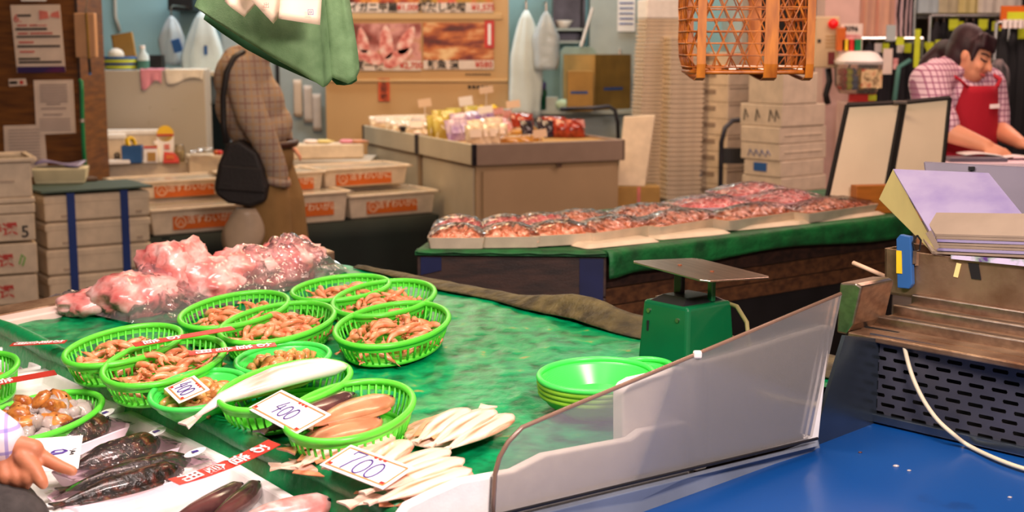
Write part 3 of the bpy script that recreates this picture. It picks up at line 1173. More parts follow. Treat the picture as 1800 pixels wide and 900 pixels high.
pts = [Vector((.03, .06, .13)), Vector((.075, .06, .125)), Vector((.11, .05, .1)), Vector((.135, .03, .06)), Vector((.15, .02, .01))]
mb.tube(pts, .0045, 8)
mb.build('cord', mat('olive_cord', (150, 140, 90), .5), t, True)

# ---- white boxes on the customer's side
def tray_box(label, pts, depth, lip=.03, well=.028, rims=.018, name='foam_box', M=None):
    """foam box whose rim is the table-plane outline pts (counter-clockwise), with a sunk well"""
    C = sum(pts, Vector()) / len(pts)
    L0 = Vector((C.x, C.y, C.z - depth))
    t = thing(name, label, 'foam box', L0, group='white foam boxes at the table edge')
    inn = [p.lerp(C, rims / max(.01, (p - C).length) * 1.25) for p in pts]
    dn = lambda q, h: Vector((q.x, q.y, q.z - h))
    mb = MB()
    rings = [[dn(p, depth) for p in pts], pts, inn, [dn(p.lerp(C, .06), well) for p in inn]]
    mb.loft([[tuple(q - L0) for q in r] for r in rings])
    mb.build('box_body', M_['foam'], t, bevel=.004)
    return t


def bx(px, py, up=-.035):
    return T(px, py, up)


ud = Vector((.86, .51, 0)).normalized()


def back_(p, d):
    q = p - Vector((.80, .6, 0)).normalized() * d
    q.z = tz(q.x, q.y) - .035
    return q


for lab, r0, r1, dd in [('white foam box at far left carrying the small shrimp basket', (30, 604), (82, 642), .34),
                        ('white foam box carrying the green basket of shellfish and ice', (86, 645), (231, 714), .40),
                        ('white foam box of wrapped dark rockfish under the pointing hand', (236, 719), (407, 805), .46),
                        ('nearest white foam box holding dark eels at the bottom edge', (414, 810), (585, 910), .46)]:
    a, b = bx(*r0), bx(*r1)
    tray_box(lab, [back_(b, dd), b, a, back_(a, dd)], .12)
# stand under the boxes
c = [back_(bx(20, 600), .5), bx(20, 600), bx(600, 920), back_(bx(600, 920), .5)]
L = Vector((c[0].x, c[0].y, 0))
mb = MB()
mb.add([(q.x, q.y, q.z - .125) for q in c] + [(q.x, q.y, 0) for q in c],
       [(0, 1, 2, 3), (4, 5, 6, 7), (0, 1, 5, 4), (1, 2, 6, 5), (2, 3, 7, 6), (3, 0, 4, 7)])
tag(mv(mb, L).build('box_stand', M_['darkwood'], None, loc=L), 'low dark stand under the white foam boxes by the table', 'stand')

# basket of clams and ice, small basket at the very left
M = tr(-.878, 2.447, tz(-.878, 2.447) - .058) @ TILT @ rot(72)
t = thing('oval_basket', 'green oval basket of orange shellfish and crushed ice on a white box', 'basket', M=M)
basket_parts(t, .15, .1, .052)


def clam():
    mb = MB()
    mb.lathe([(.002, .012), (.012, .011), (.02, .006), (.024, 0), (.02, -.006), (.012, -.011), (.002, -.012)], 16, 1, .72)
    mb.v = [tuple(Vector(q) * (1 + .5 * noise.noise(Vector(q) * 70 + Vector((3, 1, 2))))) for q in mb.v]
    return mb


def ice_():
    mb = MB().ball((0, 0, 0), (.017, .014, .012), 7, 5)
    mb.v = [tuple(Vector(q) * (1 + .9 * noise.noise(Vector(q) * 75))) for q in mb.v]
    return mb


pile(ice_, 'ice', M_['ice'], 'ice_lump', 'clear lump of ice among the orange shellfish in the basket', 'ice', 'ice lumps among the shellfish', M, .15, .1, 44, .034, .03, .8, None, 1.1)
pile(clam, 'clam', M_['shell'], 'shellfish', 'orange-brown shellfish bedded on ice in the green basket', 'shellfish', 'shellfish on ice in the basket', M, .15, .1, 10, .046, .026, .62, None, 1.2)
M = tr(-1.085, 2.712, tz(-1.085, 2.712) - .05) @ TILT @ rot(100)
t = thing('oval_basket', 'small green basket of brown shellfish cut off by the left picture edge', 'basket', M=M)
basket_parts(t, .12, .075, .06)
pile(whelk_mesh, 'whelk', M_['whelk'], 'shellfish', 'brown shellfish in the small basket at the left picture edge', 'shellfish', 'shellfish in the left edge basket', M, .12, .075, 12, .02, .02, .7)

# wrapped rockfish: three trays
for k, (p, q, lab) in enumerate([((200, 728), (62, 778), 'upper'), ((283, 764), (130, 815), 'middle'), ((352, 800), (120, 860), 'lower')]):
    A, B = T(*p, -.02), T(*q, -.02)
    cc = (A + B) / 2
    an = hd(A, B)
    Lg = (A - B).length + (.05 if k else .03)
    M = tr(cc.x, cc.y, tz(cc.x, cc.y) - .06) @ TILT @ rot(an)
    t = thing('foam_tray', lab + ' wrapped tray of dark rockfish in the white box', 'tray', M=M, group='wrapped rockfish trays')
    W = .1
    mb = MB()
    sq = lambda l, w_, z, r=.02: [(l / 2 * sx - (r if i in (0, 3) else 0) * sx * 0 + dx, w_ / 2 * sy + dy, z) for i, (sx, sy, dx, dy) in
                                  enumerate([(-1, -1, r, 0), (1, -1, -r, 0), (1, -1, 0, r), (1, 1, 0, -r), (1, 1, -r, 0), (-1, 1, r, 0), (-1, 1, 0, -r), (-1, -1, 0, r)])]
    mb.loft([sq(Lg * .9, W * .8, 0), sq(Lg, W, .026), sq(Lg - .012, W - .012, .026), sq(Lg * .88, W * .78, .004)], True)
    mb.build('tray_shell', M_['pinktray'], t, bevel=.002)
    mb = MB()
    mb.grid(lambda u, v: ((u - .5) * (Lg - .004), (v - .5) * (W - .004), .027 + .03 * math.sin(math.pi * u) * math.sin(math.pi * v) + .003 * noise.noise(Vector((u * 9, v * 9, k)))), 20, 12)
    mb.build('film', M_['film'], t, True)
    lb = MB()
    lb.lathe([(.016, 0), (.016, .0012), (.001, .0012)], 20, 1.25, .8)
    lo = lb.build('oval_label', M_['card'], t, M=tr(-Lg / 2 + .032, .0, .047) @ rot(10, 'Y'))
    MB().box((-Lg / 2 + .032, 0, .0495), (.012, .008, .0006)).build('label_print', M_['pen'], t)
    for j in range(2 if k == 2 else 1):
        make_fish(['dark mottled rockfish alone in the upper wrapped tray', 'dark mottled rockfish in the middle wrapped tray behind the handwritten card',
                   'dark mottled rockfish in the lower wrapped tray, ' + ('near side' if j else 'far side')][k], 'fish', 'rockfish in wrapped trays',
                  M @ tr(-Lg * .38 + .03 * j, (0 if k < 2 else (.02 if j else -.018)), .008) @ rot(-2 + 5 * j), Lg * .82, .076 if k < 2 else .05, .046, M_['rock'],
                  fins=True, name='rockfish')
# dark eels in the nearest box
for j, (p, q) in enumerate((((432, 858), (330, 905)), ((458, 855), (372, 915)))):
    A, B = T(*p, -.045), T(*q, -.045)
    make_fish(['dark shiny eel-like fish in the nearest box, left one', 'dark shiny eel-like fish in the nearest box, right one'][j], 'fish', 'dark fish in the nearest box',
              tr(A.x, A.y, tz(A.x, A.y) - .058) @ TILT @ rot(hd(A, B)), .2, .042, .036, M_['fishdark'], bend=.06)
A, B = T(590, 893, -.045), T(530, 905, -.045)
make_fish('pinkish fish at the bottom edge under the green roll', 'fish', None, tr(A.x, A.y, tz(A.x, A.y) - .055) @ TILT @ rot(hd(A, B)), .18, .06, .04, M_['fishpink'])
# handwritten card under the hand
pts = [T(62, 772, .02), T(146, 766, .02), T(138, 824, .01), T(70, 830, .01)]
C = sum(pts, Vector()) / 4
t = thing('price_card', 'white handwritten card with a blue 9 under the pointing finger', 'price card', C)
mb = MB().solid([p - C for p in pts], (0, 0, .0012))
mb.build('card', M_['card'], t)
xax = (pts[1] - pts[0]).normalized()
yax = Vector((0, 0, 1)).cross(xax)
F = Matrix(((xax.x, yax.x, 0, 0), (xax.y, yax.y, 0, 0), (xax.z, yax.z, 1, .0024), (0, 0, 0, 1)))
mb = MB()
mb.tube([(-.03, -.004, 0), (-.01, -.008, 0), (.006, -.004, 0), (.012, .004, 0), (.004, .011, 0), (-.008, .009, 0), (-.012, .001, 0), (-.004, -.006, 0)], .0019, 5, M=F)
mb.build('blue_nine', M_['pen'], t)
mb = MB()
for k in range(3):
    mb.tube([(.012 + .004 * k, .018 - .013 * k, 0), (.026, .012 - .013 * k, 0), (.02, .008 - .013 * k, 0)], .0008, 4, M=F)
mb.tube([(-.028, .012, 0), (-.02, .02, 0), (-.02, .01, 0)], .0008, 4, M=F)
stuff(mb.build('ink_notes', M_['blackink'], t))
mb = MB()
for (a, b) in (((.006, .026), (.02, .026)), ((.02, .026), (.02, .034)), ((.006, .026), (.006, .034)), ((.006, .034), (.02, .034))):
    mb.tube([(*a, 0), (*b, 0)], .0009, 4, M=F)
mb.build('blue_stamp', M_['blueink'], t)

# ---- clear panel and foam pieces behind it
G0 = Vector((-.026, 1.977, 0))


def VP(px, py, off=0):
    return PH(px, py, G0 + PN * off, PN)


L = Vector((G0.x + .4, G0.y + .28, .8))
t = thing('acrylic_screen', 'hazy clear acrylic panel with a rounded corner standing on the case rim', 'panel', L)
outl = [(868, 912), (870, 868), (872, 835), (880, 805), (895, 778), (920, 752), (1000, 718), (1215, 628), (1480, 517), (1428, 768)]
pp = [VP(*q) for q in outl]
mv(MB().solid(pp, PN * .006), L).build('sheet', M_['acrylic'], t)
mv(MB().tube([q + PN * .003 for q in pp[:9]], .0038, 6), L).build('edge', M_['acrylicedge'], t, True)
q = VP(1226, 623)
mv(MB().box(tuple(q + Vector((0, 0, .0))), (.014, .014, .012)), L).build('clip', M_['white'], t, bevel=.003)


def foam_slab(label, outline, off, th, name='foam_piece'):
    pp = [VP(*q, off) for q in outline]
    L = Vector((sum(p.x for p in pp) / len(pp), sum(p.y for p in pp) / len(pp), min(p.z for p in pp)))
    o = mv(MB().solid(pp, PN * th), L).build(name, M_['foam'], None, bevel=.005, seg=3)
    o.location = L
    return tag(o, label, 'foam piece', 'white foam pieces behind the clear panel')


foam_slab('long low strip of white foam along the table front, poking out left', [(700, 912), (718, 888), (760, 868), (812, 845), (905, 828), (960, 800), (1110, 772), (1130, 757), (1212, 742), (1212, 836), (900, 915)], .012, .02)
foam_slab('white foam lid with rounded corner behind the low foam strip', [(1096, 850), (1096, 690), (1104, 677), (1120, 668), (1222, 646), (1222, 835)], .036, .03)
foam_slab('narrow white foam upright between the foam lid and the tall foam board', [(1223, 830), (1223, 642), (1244, 634), (1244, 825)], .016, .045)
foam_slab('tall stained white foam board at the right end of the clear panel', [(1246, 820), (1246, 636), (1300, 622), (1400, 590), (1462, 572), (1440, 775)], .018, .02)

# ---- blue case at the right
DO = -.093


def D(px, py):
    return T(px, py, DO)


A, C, B = D(1130, 900), D(1540, 743), D(1800, 803)
B2 = C + (B - C) * 2.6
A2 = A + (A - C) * .8
E2 = A2 + (B2 - C)
L = Vector((C.x, C.y, 0))
t = thing('display_case', 'stainless steel fish case with empty blue deck and slotted back', 'display case', L)
mv(MB().solid([A2, E2, B2, C], (0, 0, -.02)), L).build('blue_deck', M_['bluedeck'], t)
ea = (C - A).normalized()
g0, g1 = VP(868, 905), VP(1434, 770)
mb = MB()
ring = []
for f in (-.5, 0, .5, 1.0):
    d0 = A.lerp(D(1440, 787), f)
    gg = g0.lerp(g1, (f + .05) / 1.05) if f >= 0 else g0 + (g0 - g1) * .4
    top = d0 + Vector((0, 0, .018)) - Vector((ea.y, -ea.x, 0)) * .004
    ring.append([d0, top, gg + Vector((0, 0, -.012)) - PN * .01, gg + Vector((0, 0, -.012)) + PN * .008, gg + Vector((0, 0, -.08)) + PN * .008, d0 + Vector((0, 0, -.06))])
mb.loft(ring)
mv(mb, L).build('sill', M_['sill'], t, bevel=.002)
mb = MB()
mb.tube([g0 + (g0 - g1) * .3 - PN * .004, g1 - PN * .004], .003, 6)
mv(mb, L).build('rubber_seal', M_['black'], t)
en = Vector((ea.y, -ea.x, 0)).normalized()
wall_ = [PH(*q, A, en) for q in ((1425, 793), (1540, 743), (1549, 596), (1486, 590))]
mv(MB().solid(wall_, -en * .008), L).build('side_wall', M_['steelblue'], t)
# slotted back
ev = (B - C).normalized()
eu = Vector((-ev.y, ev.x, 0)).normalized()
if eu.y < 0:
    eu = -eu
HW = PH(1545, 600, C, eu).z - C.z + .012
nc, nr, cw = 26, 9, .043
ch = HW / (nr + .6)
mb = MB()
FW = Matrix(((ev.x, eu.x, 0, C.x), (ev.y, eu.y, 0, C.y), (ev.z, 0, 1, C.z), (0, 0, 0, 1)))
for r_ in range(nr):
    for c_ in range(nc):
        x0 = (c_ + (.5 if r_ % 2 else 0)) * cw - .02
        z0 = .012 + r_ * ch
        O = [(x0, z0), (x0 + cw / 2, z0), (x0 + cw, z0), (x0 + cw, z0 + ch / 2), (x0 + cw, z0 + ch), (x0 + cw / 2, z0 + ch), (x0, z0 + ch), (x0, z0 + ch / 2)]
        xa, xb, za, zb = x0 + .0065, x0 + cw - .0065, z0 + ch * .29, z0 + ch * .71
        I = [(xa + .002, za), ((xa + xb) / 2, za), (xb - .002, za), (xb, (za + zb) / 2), (xb - .002, zb), ((xa + xb) / 2, zb), (xa + .002, zb), (xa, (za + zb) / 2)]
        mb.add([(x, 0, z) for x, z in O] + [(x, 0, z) for x, z in I], [(k, (k + 1) % 8, 8 + (k + 1) % 8, 8 + k) for k in range(8)], FW)
mb.add([(-.02, 0, 0), (nc * cw, 0, 0), (nc * cw, 0, .012), (-.02, 0, .012)], [(0, 1, 2, 3)], FW)
mv(mb, L).build('slotted_panel', M_['slotted'], t, solidify=.002)
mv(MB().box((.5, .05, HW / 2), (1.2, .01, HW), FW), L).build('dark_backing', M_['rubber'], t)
mv(MB().box((.5, -.006, .012), (1.1, .012, .016), FW), L).build('back_rim', M_['steelblue'], t, bevel=.002)
# ledge with stepped rails
L0 = S(1490, 583, .952)
L1 = S(1800, 640, .952)
le = (L1 - L0).normalized()
lb = Vector((-le.y, le.x, 0))
FL = Matrix(((le.x, lb.x, 0, L0.x), (le.y, lb.y, 0, L0.y), (0, 0, 1, L0.z), (0, 0, 0, 1)))
mv(MB().box((.5, .05, -.006), (1.0, .1, .012), FL), L).build('ledge', M_['steeldirty'], t, bevel=.003)
for k, (y0, z0) in enumerate(((.075, .010), (.125, .026), (.175, .042))):
    mv(MB().box((.5 + .01 * k, y0 + .02, z0), (1.0, .022, .022), FL), L).build('rail', M_['steel'], t, bevel=.003)
    mv(MB().box((.5 + .01 * k, y0, z0 - .012), (1.0, .06, .006), FL), L).build('rail_shelf', M_['steeldirty'], t)
mv(MB().box((.5, .32, -.5), (1.0, .44, .93), FL), L).build('case_body', M_['steeldark'], t)
mv(MB().box((-.4, -.3, -.62), (.3, .5, .6), FL), L)
# corner post
pa = [PH(*q, L0 - le * .012, lb) for q in ((1487, 588), (1500, 570), (1515, 505), (1505, 498), (1476, 497), (1470, 585))]
mv(MB().solid(pa, lb * .11), L).build('corner_post', M_['steel'], t, bevel=.004)

# steel bin with papers on the case
Q0 = L0 + lb * .2
sb = [PH(*q, Q0, lb) for q in ((1555, 516), (1555, 436), (1800, 470), (1800, 552))]
X = le * .35
sb2 = [sb[0], sb[1], sb[2] + X, sb[3] + X]
LB = Vector((sb[0].x, sb[0].y, min(sb[0].z, sb[3].z)))
t2 = thing('steel_bin', 'stained narrow steel bin on the case, papers standing in it', 'bin', LB)
mb = MB()
mb.solid([sb[0], sb[1], sb[2] + X, sb[3] + X], lb * .006)
mb.solid([sb[0] + lb * .10, sb[1] + lb * .10, sb[2] + X + lb * .10, sb[3] + X + lb * .10], lb * .006)
mb.solid([sb[0], sb[1], sb[1] + lb * .1, sb[0] + lb * .1], le * .006)
mb.solid([sb[0], sb[3] + X, sb[3] + X + lb * .1, sb[0] + lb * .1], Vector((0, 0, .006)))
mv(mb, LB).build('bin_walls', M_['steeldirty'], t2, bevel=.001)
d1 = [PH(*q, Q0 - lb * .001, lb) for q in ((1702, 462), (1720, 464), (1725, 492), (1708, 490))]
mv(MB().solid(d1, -lb * .001), LB).build('tape_patch', M_['black'], t2)
d1 = [PH(*q, Q0 - lb * .001, lb) for q in ((1682, 462), (1690, 464), (1684, 488), (1676, 486))]
mv(MB().solid(d1, -lb * .001), LB).build('yellow_sticker', M_['yellowsheet'], t2)

# box cutter and clip on the bin rim
c0 = [PH(*q, Q0 - lb * .014, lb) for q in ((1577, 506), (1575, 420), (1582, 412), (1600, 416), (1603, 500), (1597, 508))]
LC = Vector((c0[0].x, c0[0].y, c0[0].z))
t2 = thing('box_cutter', 'blue box cutter with a yellow label hooked on the steel bin', 'cutter', LC)
mv(MB().solid(c0, lb * .012), LC).build('handle', M_['bluebox'], t2, bevel=.002)
c1 = [PH(*q, Q0 - lb * .0145, lb) for q in ((1576, 480), (1576, 440), (1585, 441), (1586, 481))]
mv(MB().solid(c1, -lb * .001), LC).build('label', M_['yellow'], t2)
mb = MB()
p0 = PH(1612, 418, Q0 - lb * .004, lb)
LK = p0 - Vector((0, 0, .045))
t2 = thing('key_clip', 'dark metal clip with keys hanging beside the blue cutter', 'keys', LK)
MB().tube([(0, 0, .05), (.008, 0, .04), (.006, 0, .02), (-.004, 0, .018), (-.008, 0, .035), (0, 0, .05)], .002, 6).build('ring', M_['steeldark'], t2)
for k in range(3):
    MB().box((-.004 + .006 * k, -.002 + .003 * k, .006 - .004 * k), (.007, .002, .026)).build('key', [M_['steel'], M_['steeldirty'], M_['black']][k], t2)
# wooden stick poking out
a, b = PH(1500, 462, Q0 + lb * .05, lb), PH(1570, 492, Q0 + lb * .05, lb)
mb = MB().tube([(0, 0, 0), tuple(b - a)], .006, 8, flat=.8)
o = mb.build('wooden_stick', mat('pale_stick', (214, 178, 150), .6, var=.1), None, True, loc=a)
tag(o, 'pale round stick poking out left of the steel bin', 'stick')
# tented pad of worn sheets
def W3(px, py, Y):
    return S(px, py, Y=Y)


LP = S(1648, 452, Y=2.72)
t2 = thing('paper_pad', 'tented pad of worn lilac plastic sheets with a yellowed flap', 'papers', LP)
fp = lambda px, py, d_=0: PH(px, py, Q0 - lb * (.006 + d_), lb)
cov = [W3(1570, 297, 2.88), W3(1738, 304, 2.82), None, fp(1641, 418)]
cov[2] = PH(1836, 424, cov[0], (cov[1] - cov[0]).cross(cov[3] - cov[0]).normalized())
mv(MB().solid(cov, (0, .003, -.002)), LP).build('cover_sheet', M_['purplesheet'], t2)
fl = [W3(1570, 297, 2.88), W3(1545, 350, 2.95), None, fp(1648, 441)]
fl[2] = PH(1640, 445, fl[0], (fl[1] - fl[0]).cross(fl[3] - fl[0]).normalized())
mv(MB().solid(fl, (.001, .003, -.001)), LP).build('yellowed_flap', M_['yellowsheet'], t2)
for k in range(7):
    y0 = 411 + 5.2 * k
    a, b = fp(1644 + 1.5 * (k % 3) - 6 * (k == 6), y0, .001 * (k % 3)), fp(1845, y0 + 5 + .6 * k, .001 * (k % 2))
    up_v = Vector((0, .10, .03))
    mv(MB().solid([a, b, b + up_v, a + up_v], (0, 0, -.0042)), LP).build('page', M_['greysheet'] if k % 3 != 2 else M_['purplesheet'], t2)
a, b = fp(1672, 449, .002), fp(1860, 460, .002)
mv(MB().solid([a, b, fp(1860, 474, .002), fp(1672, 455, .002)], (0, .004, 0)), LP).build('booklet', ramp_mat('booklet_print', [(.4, (92, 60, 130)), (.5, (150, 170, 160)), (.62, (210, 200, 230))], 30, .4), t2)
mv(MB().solid([fp(1627, 410, .012), fp(1637, 405, .012), fp(1652, 434, .012), fp(1645, 440, .012)], (0, .001, 0)), LP).build('tape_tab', M_['greysheet'], t2)
# grey slanted console
cs = [W3(1622, 283, 3.06), None, None, W3(1960, 520, 2.78), W3(1650, 500, 2.95)]
for i_, q_ in ((1, (1800, 292)), (2, (1900, 300))):
    cs[i_] = PH(*q_, cs[0], (cs[3] - cs[0]).cross(cs[4] - cs[0]).normalized())
LG = Vector((cs[4].x, cs[4].y, .92))
t2 = thing('slanted_console', 'dark grey slanted lid of a console behind the lilac sheets', 'console', LG)
mv(MB().solid(cs, (.05, .05, -.02)), LG).build('lid', M_['greylid'], t2, bevel=.004)
bt = [W3(1630, 330, 3.12), W3(1990, 340, 2.95), W3(1990, 560, 2.95), W3(1650, 560, 3.12)]
mv(MB().solid(bt, (.08, .1, 0)), LG).build('console_body', M_['black'], t2)
q = W3(1708, 296, 3.0)
mv(MB().box(tuple(q), (.012, .008, .008)), LG).build('latch', M_['black'], t2)
# white cable
up_ = PH(1589, 606, C - eu * .012, eu)
cp = [up_] + [PH(*q, C - eu * (.014 + .008 * i), eu) for i, q in enumerate(((1597, 640), (1608, 672), (1625, 706), (1648, 738)))] + [T(1674, 762, DO + .03)] + \
     [T(*q, DO + .008) for q in ((1702, 783), (1750, 806), (1800, 824), (1860, 838))]
LW = D(1702, 783)
t2 = thing('white_cable', 'cream cable hanging over the slotted panel onto the blue deck', 'cable', LW)
sm = []
for i in range(len(cp) - 1):
    p0, p1, p2, p3 = cp[max(0, i - 1)], cp[i], cp[i + 1], cp[min(len(cp) - 1, i + 2)]
    for j in range(5):
        u = j / 5
        sm.append(.5 * ((2 * p1) + (p2 - p0) * u + (2 * p0 - 5 * p1 + 4 * p2 - p3) * u * u + (3 * p1 - p0 - 3 * p2 + p3) * u ** 3))
mv(MB().tube(sm + [cp[-1]], .0042, 8), LW).build('cord', M_['cable'], t2, True)
mv(MB().box(tuple(D(1703, 780) + Vector((0, 0, .006))), (.03, .014, .012)), LW).build('connector', M_['cable'], t2, bevel=.003)
for px, py, r_ in ((1512, 796, .004), (1575, 820, .006), (1598, 828, .004), (1775, 875, .004)):
    q = D(px, py)
    o = MB().ball((0, 0, 0), (r_, r_ * .7, r_ * .4), 8, 5).build('ice_chip', M_['ice'] if px != 1512 else M_['fishdark'], None, True, loc=q + Vector((0, 0, .001)))
    tag(o, {1512: 'dark fish scrap on the empty blue deck', 1575: 'largest white ice chip on the blue deck', 1598: 'small ice chip right of the largest one on the blue deck',
            1775: 'ice chip on the blue deck near the bottom right'}[px], 'scrap')

# ================================================================== middle table with wrapped trays
MZ = .88
mA, mB, mC = S(732, 441, MZ), S(1066, 444, MZ), S(1600, 377, MZ)
mD = S(1480, 330, MZ)
mE = S(800, 392, MZ)
poly = [mA, mB, mC, mD, mE]
L = Vector((mB.x, mB.y, 0))
t = thing('tray_table', 'dark wooden market table with green cloth, covered in wrapped seafood trays', 'table', L)
cen = sum(poly, Vector()) / 5


def face_boards(p, q, name, m, rows, inset=.012):
    """horizontal planks between p and q, stacked from top down"""
    d = (q - p)
    n = Vector((d.y, -d.x, 0)).normalized()
    z = MZ - .012
    for k, h in enumerate(rows):
        b = [Vector((p.x, p.y, z)) - n * inset, Vector((q.x, q.y, z)) - n * inset]
        mv(MB().solid([b[0], b[1], b[1] - Vector((0, 0, h - .004)), b[0] - Vector((0, 0, h - .004))], -n * .02), L).build(name, m[k % len(m)], t, bevel=.002)
        z -= h


face_boards(mA, mB, 'plank', [M_['darkwood'], M_['darkwood'], M_['darkwood']], (.13, .12, .2))
face_boards(mB, mC, 'plank', [M_['darkwood'], M_['brownplank'], M_['brownplank']], (.105, .055, .05), .02)
face_boards(mA + Vector((0, 0, -.45)), mB + Vector((0, 0, -.45)), 'plank', [M_['darkwood']], (.4,)) if False else None
mb = MB()
ins = [p.lerp(cen, .06) for p in poly]
mb.prism([(p.x - L.x, p.y - L.y) for p in ins], .05, MZ - .2)
mb.build('table_core', M_['black'], t)
mb = MB()
mb.prism([(p.x - L.x, p.y - L.y) for p in [q.lerp(cen, -.005) for q in poly]], MZ - .012, MZ)
mb.build('table_top', M_['sheetdark'], t)
# cloth falling over the right-hand front edge
d = mC - mB
n = Vector((d.y, -d.x, 0)).normalized()


def drape(u, v):
    q = mB + d * u
    h = .062 + .02 * math.exp(-((u - .0) / .05) ** 2) + .01 * math.sin(u * 9) + .012 * u
    out = .014 * math.sin(min(1, v * 1.4) * math.pi / 2) + .004 * noise.noise(Vector((u * 20, v * 3, 0)))
    z = MZ + .004 - h * max(0, v - .25) / .75
    return q - n * (.03 * max(0, .25 - v) / .25) + n * out + Vector((0, 0, z - MZ))


mv(MB().grid(drape, 60, 10), L).build('cloth_edge', M_['sheetdark'], t, True, solidify=.004)
d2 = mB - mA
n2 = Vector((d2.y, -d2.x, 0)).normalized()


def drape2(u, v):
    q = mA + d2 * u
    h = .008 + .006 * abs(math.sin(u * 16))
    return q + n2 * (.012 * v) - n2 * .02 * (1 - v) + Vector((0, 0, .003 - h * max(0, v - .4)))


mv(MB().grid(drape2, 60, 6), L).build('cloth_edge', M_['sheetdark'], t, True, solidify=.003)
for a, b in ((.02, .13), (.86, .985)):
    p, q = mA.lerp(mB, a), mA.lerp(mB, b)
    mv(MB().solid([p + Vector((0, 0, -.02)) + n2 * -.010, q + Vector((0, 0, -.02)) + n2 * -.010, q + Vector((0, 0, -.06 if a < .5 else -.17)) + n2 * -.010, p + Vector((0, 0, -.075 if a < .5 else -.15)) + n2 * -.010], n2 * .002), L).build('blue_tape', M_['bluetape'], t)


def rrect(l, w_, z, r=.014):
    out = []
    for sx, sy in ((1, 1), (-1, 1), (-1, -1), (1, -1)):
        for k in range(3):
            an = {(1, 1): 0, (-1, 1): 90, (-1, -1): 180, (1, -1): 270}[(sx, sy)] + k * 45
            out.append(((l / 2 - r) * sx + r * math.cos(R(an)), (w_ / 2 - r) * sy + r * math.sin(R(an)), z))
    return out


def seafood_tray(label, P, an, l, w_, h, shellm, foodm, foodlab, seed, tilt=0, group='wrapped seafood trays on the middle table'):
    M = tr(*P) @ rot(an) @ rot(tilt, 'X')
    t = thing('seafood_tray', label, 'tray', M=M, group=group)
    MB().loft([rrect(l * .93, w_ * .88, 0), rrect(l * .95, w_ * .92, h * .35), rrect(l, w_, h), rrect(l - .012, w_ - .012, h), rrect(l * .84, w_ * .78, h * .3)]).build(
        'tray_shell', shellm, t, 40)
    hh = lambda u, v: h * .55 + .028 * (math.sin(math.pi * u) * math.sin(math.pi * v)) ** .5
    mb = MB()
    f = lambda u, v: ((u - .5) * l * .94, (v - .5) * w_ * .92, hh(u, v) + .022 * (math.sin(math.pi * u) * math.sin(math.pi * v)) ** .4 * abs(noise.noise(Vector((u * 7, v * 5, seed)))) * 1.6
                      + .006 * noise.noise(Vector((u * 22, v * 16, seed))))
    mb.grid(f, 30, 18)
    food = mb.build('seafood', foodm, None, True, M=M)
    tag(food, foodlab, 'seafood', 'heaped seafood in wrapped trays', 'stuff')
    mb = MB()
    mb.grid(lambda u, v: ((u - .5) * (l - .004), (v - .5) * (w_ - .004), h + .004 + .034 * (math.sin(math.pi * u) * math.sin(math.pi * v)) ** .6 + .004 * noise.noise(Vector((u * 12, v * 8, seed + 3)))), 24, 14)
    mb.build('film', M_['film'], t, True)
    return t


TR = [  # front rim pixels left/right of each tray, height over the table, words
    (752, 420, 852, 420, .0, 'foot of the left end', 'foamwarm'),
    (846, 419, 950, 418, .0, 'second from the left end', 'foamwarm'),
    (938, 417, 1056, 411, .002, 'third from the left end', 'foamwarm'),
    (1046, 412, 1160, 396, .003, 'above the corner of the table', 'foamwarm'),
    (1162, 401, 1282, 382, .003, 'fifth from the left end', 'foamwarm'),
    (1284, 390, 1420, 371, .003, 'sixth from the left end', 'foamwarm'),
    (1424, 377, 1545, 360, .003, 'at the right end before the signs', 'foamwarm')]
for k, (x0, y0, x1, y1, up, wd, sh) in enumerate(TR):
    z = MZ + .034 + up
    a, b = S(x0, y0, z), S(x1, y1, z)
    an = hd(a, b)
    l = (b - a).length * 1.03
    w_ = .15
    nn = Vector((-math.sin(R(an)), math.cos(R(an)), 0))
    P = (a + b) / 2 + nn * w_ / 2
    P.z = MZ + up + .003
    seafood_tray('white wrapped seafood tray, ' + wd, P, an, l, w_, .034, M_[sh], M_['seafood'], 'brown and pink seafood in the tray, ' + wd, k)
    # second row behind
    if k < 5:
        P2_ = P + nn * (w_ + .005)
        P2_.z = MZ + .012 + up
        seafood_tray('wrapped seafood tray behind the front one, ' + wd, P2_, an, l * .97, w_, .03, M_[sh], M_['seafood'] if k > 2 else M_['seafoodpink'],
                     'pinkish seafood in the back tray, ' + wd, k + 20)
# upturned lids that raise the right-hand trays
for k, (x0, y0, x1, y1, wd) in enumerate([(1032, 437, 1163, 424, 'leftmost, at the table corner'), (1160, 421, 1290, 410, 'second from the corner'),
                                          (1290, 405, 1430, 392, 'third from the corner'), (1440, 390, 1560, 376, 'rightmost, before the signs')]):
    a, b = S(x0, y0, MZ + .004), S(x1, y1, MZ + .004)
    an = hd(a, b)
    nn = Vector((-math.sin(R(an)), math.cos(R(an)), 0))
    l = (b - a).length
    P = (a + b) / 2 + nn * .05
    P.z = MZ + .002
    o = MB().loft([rrect(l, .10, 0), rrect(l * .86, .08, .012)]).build('upturned_tray', M_['foamwarm'], None, 40, bevel=.001)
    o.matrix_world = tr(*P) @ rot(an)
    tag(o, 'upturned cream tray propping the seafood trays, ' + wd, 'tray', 'upturned trays under the seafood trays')
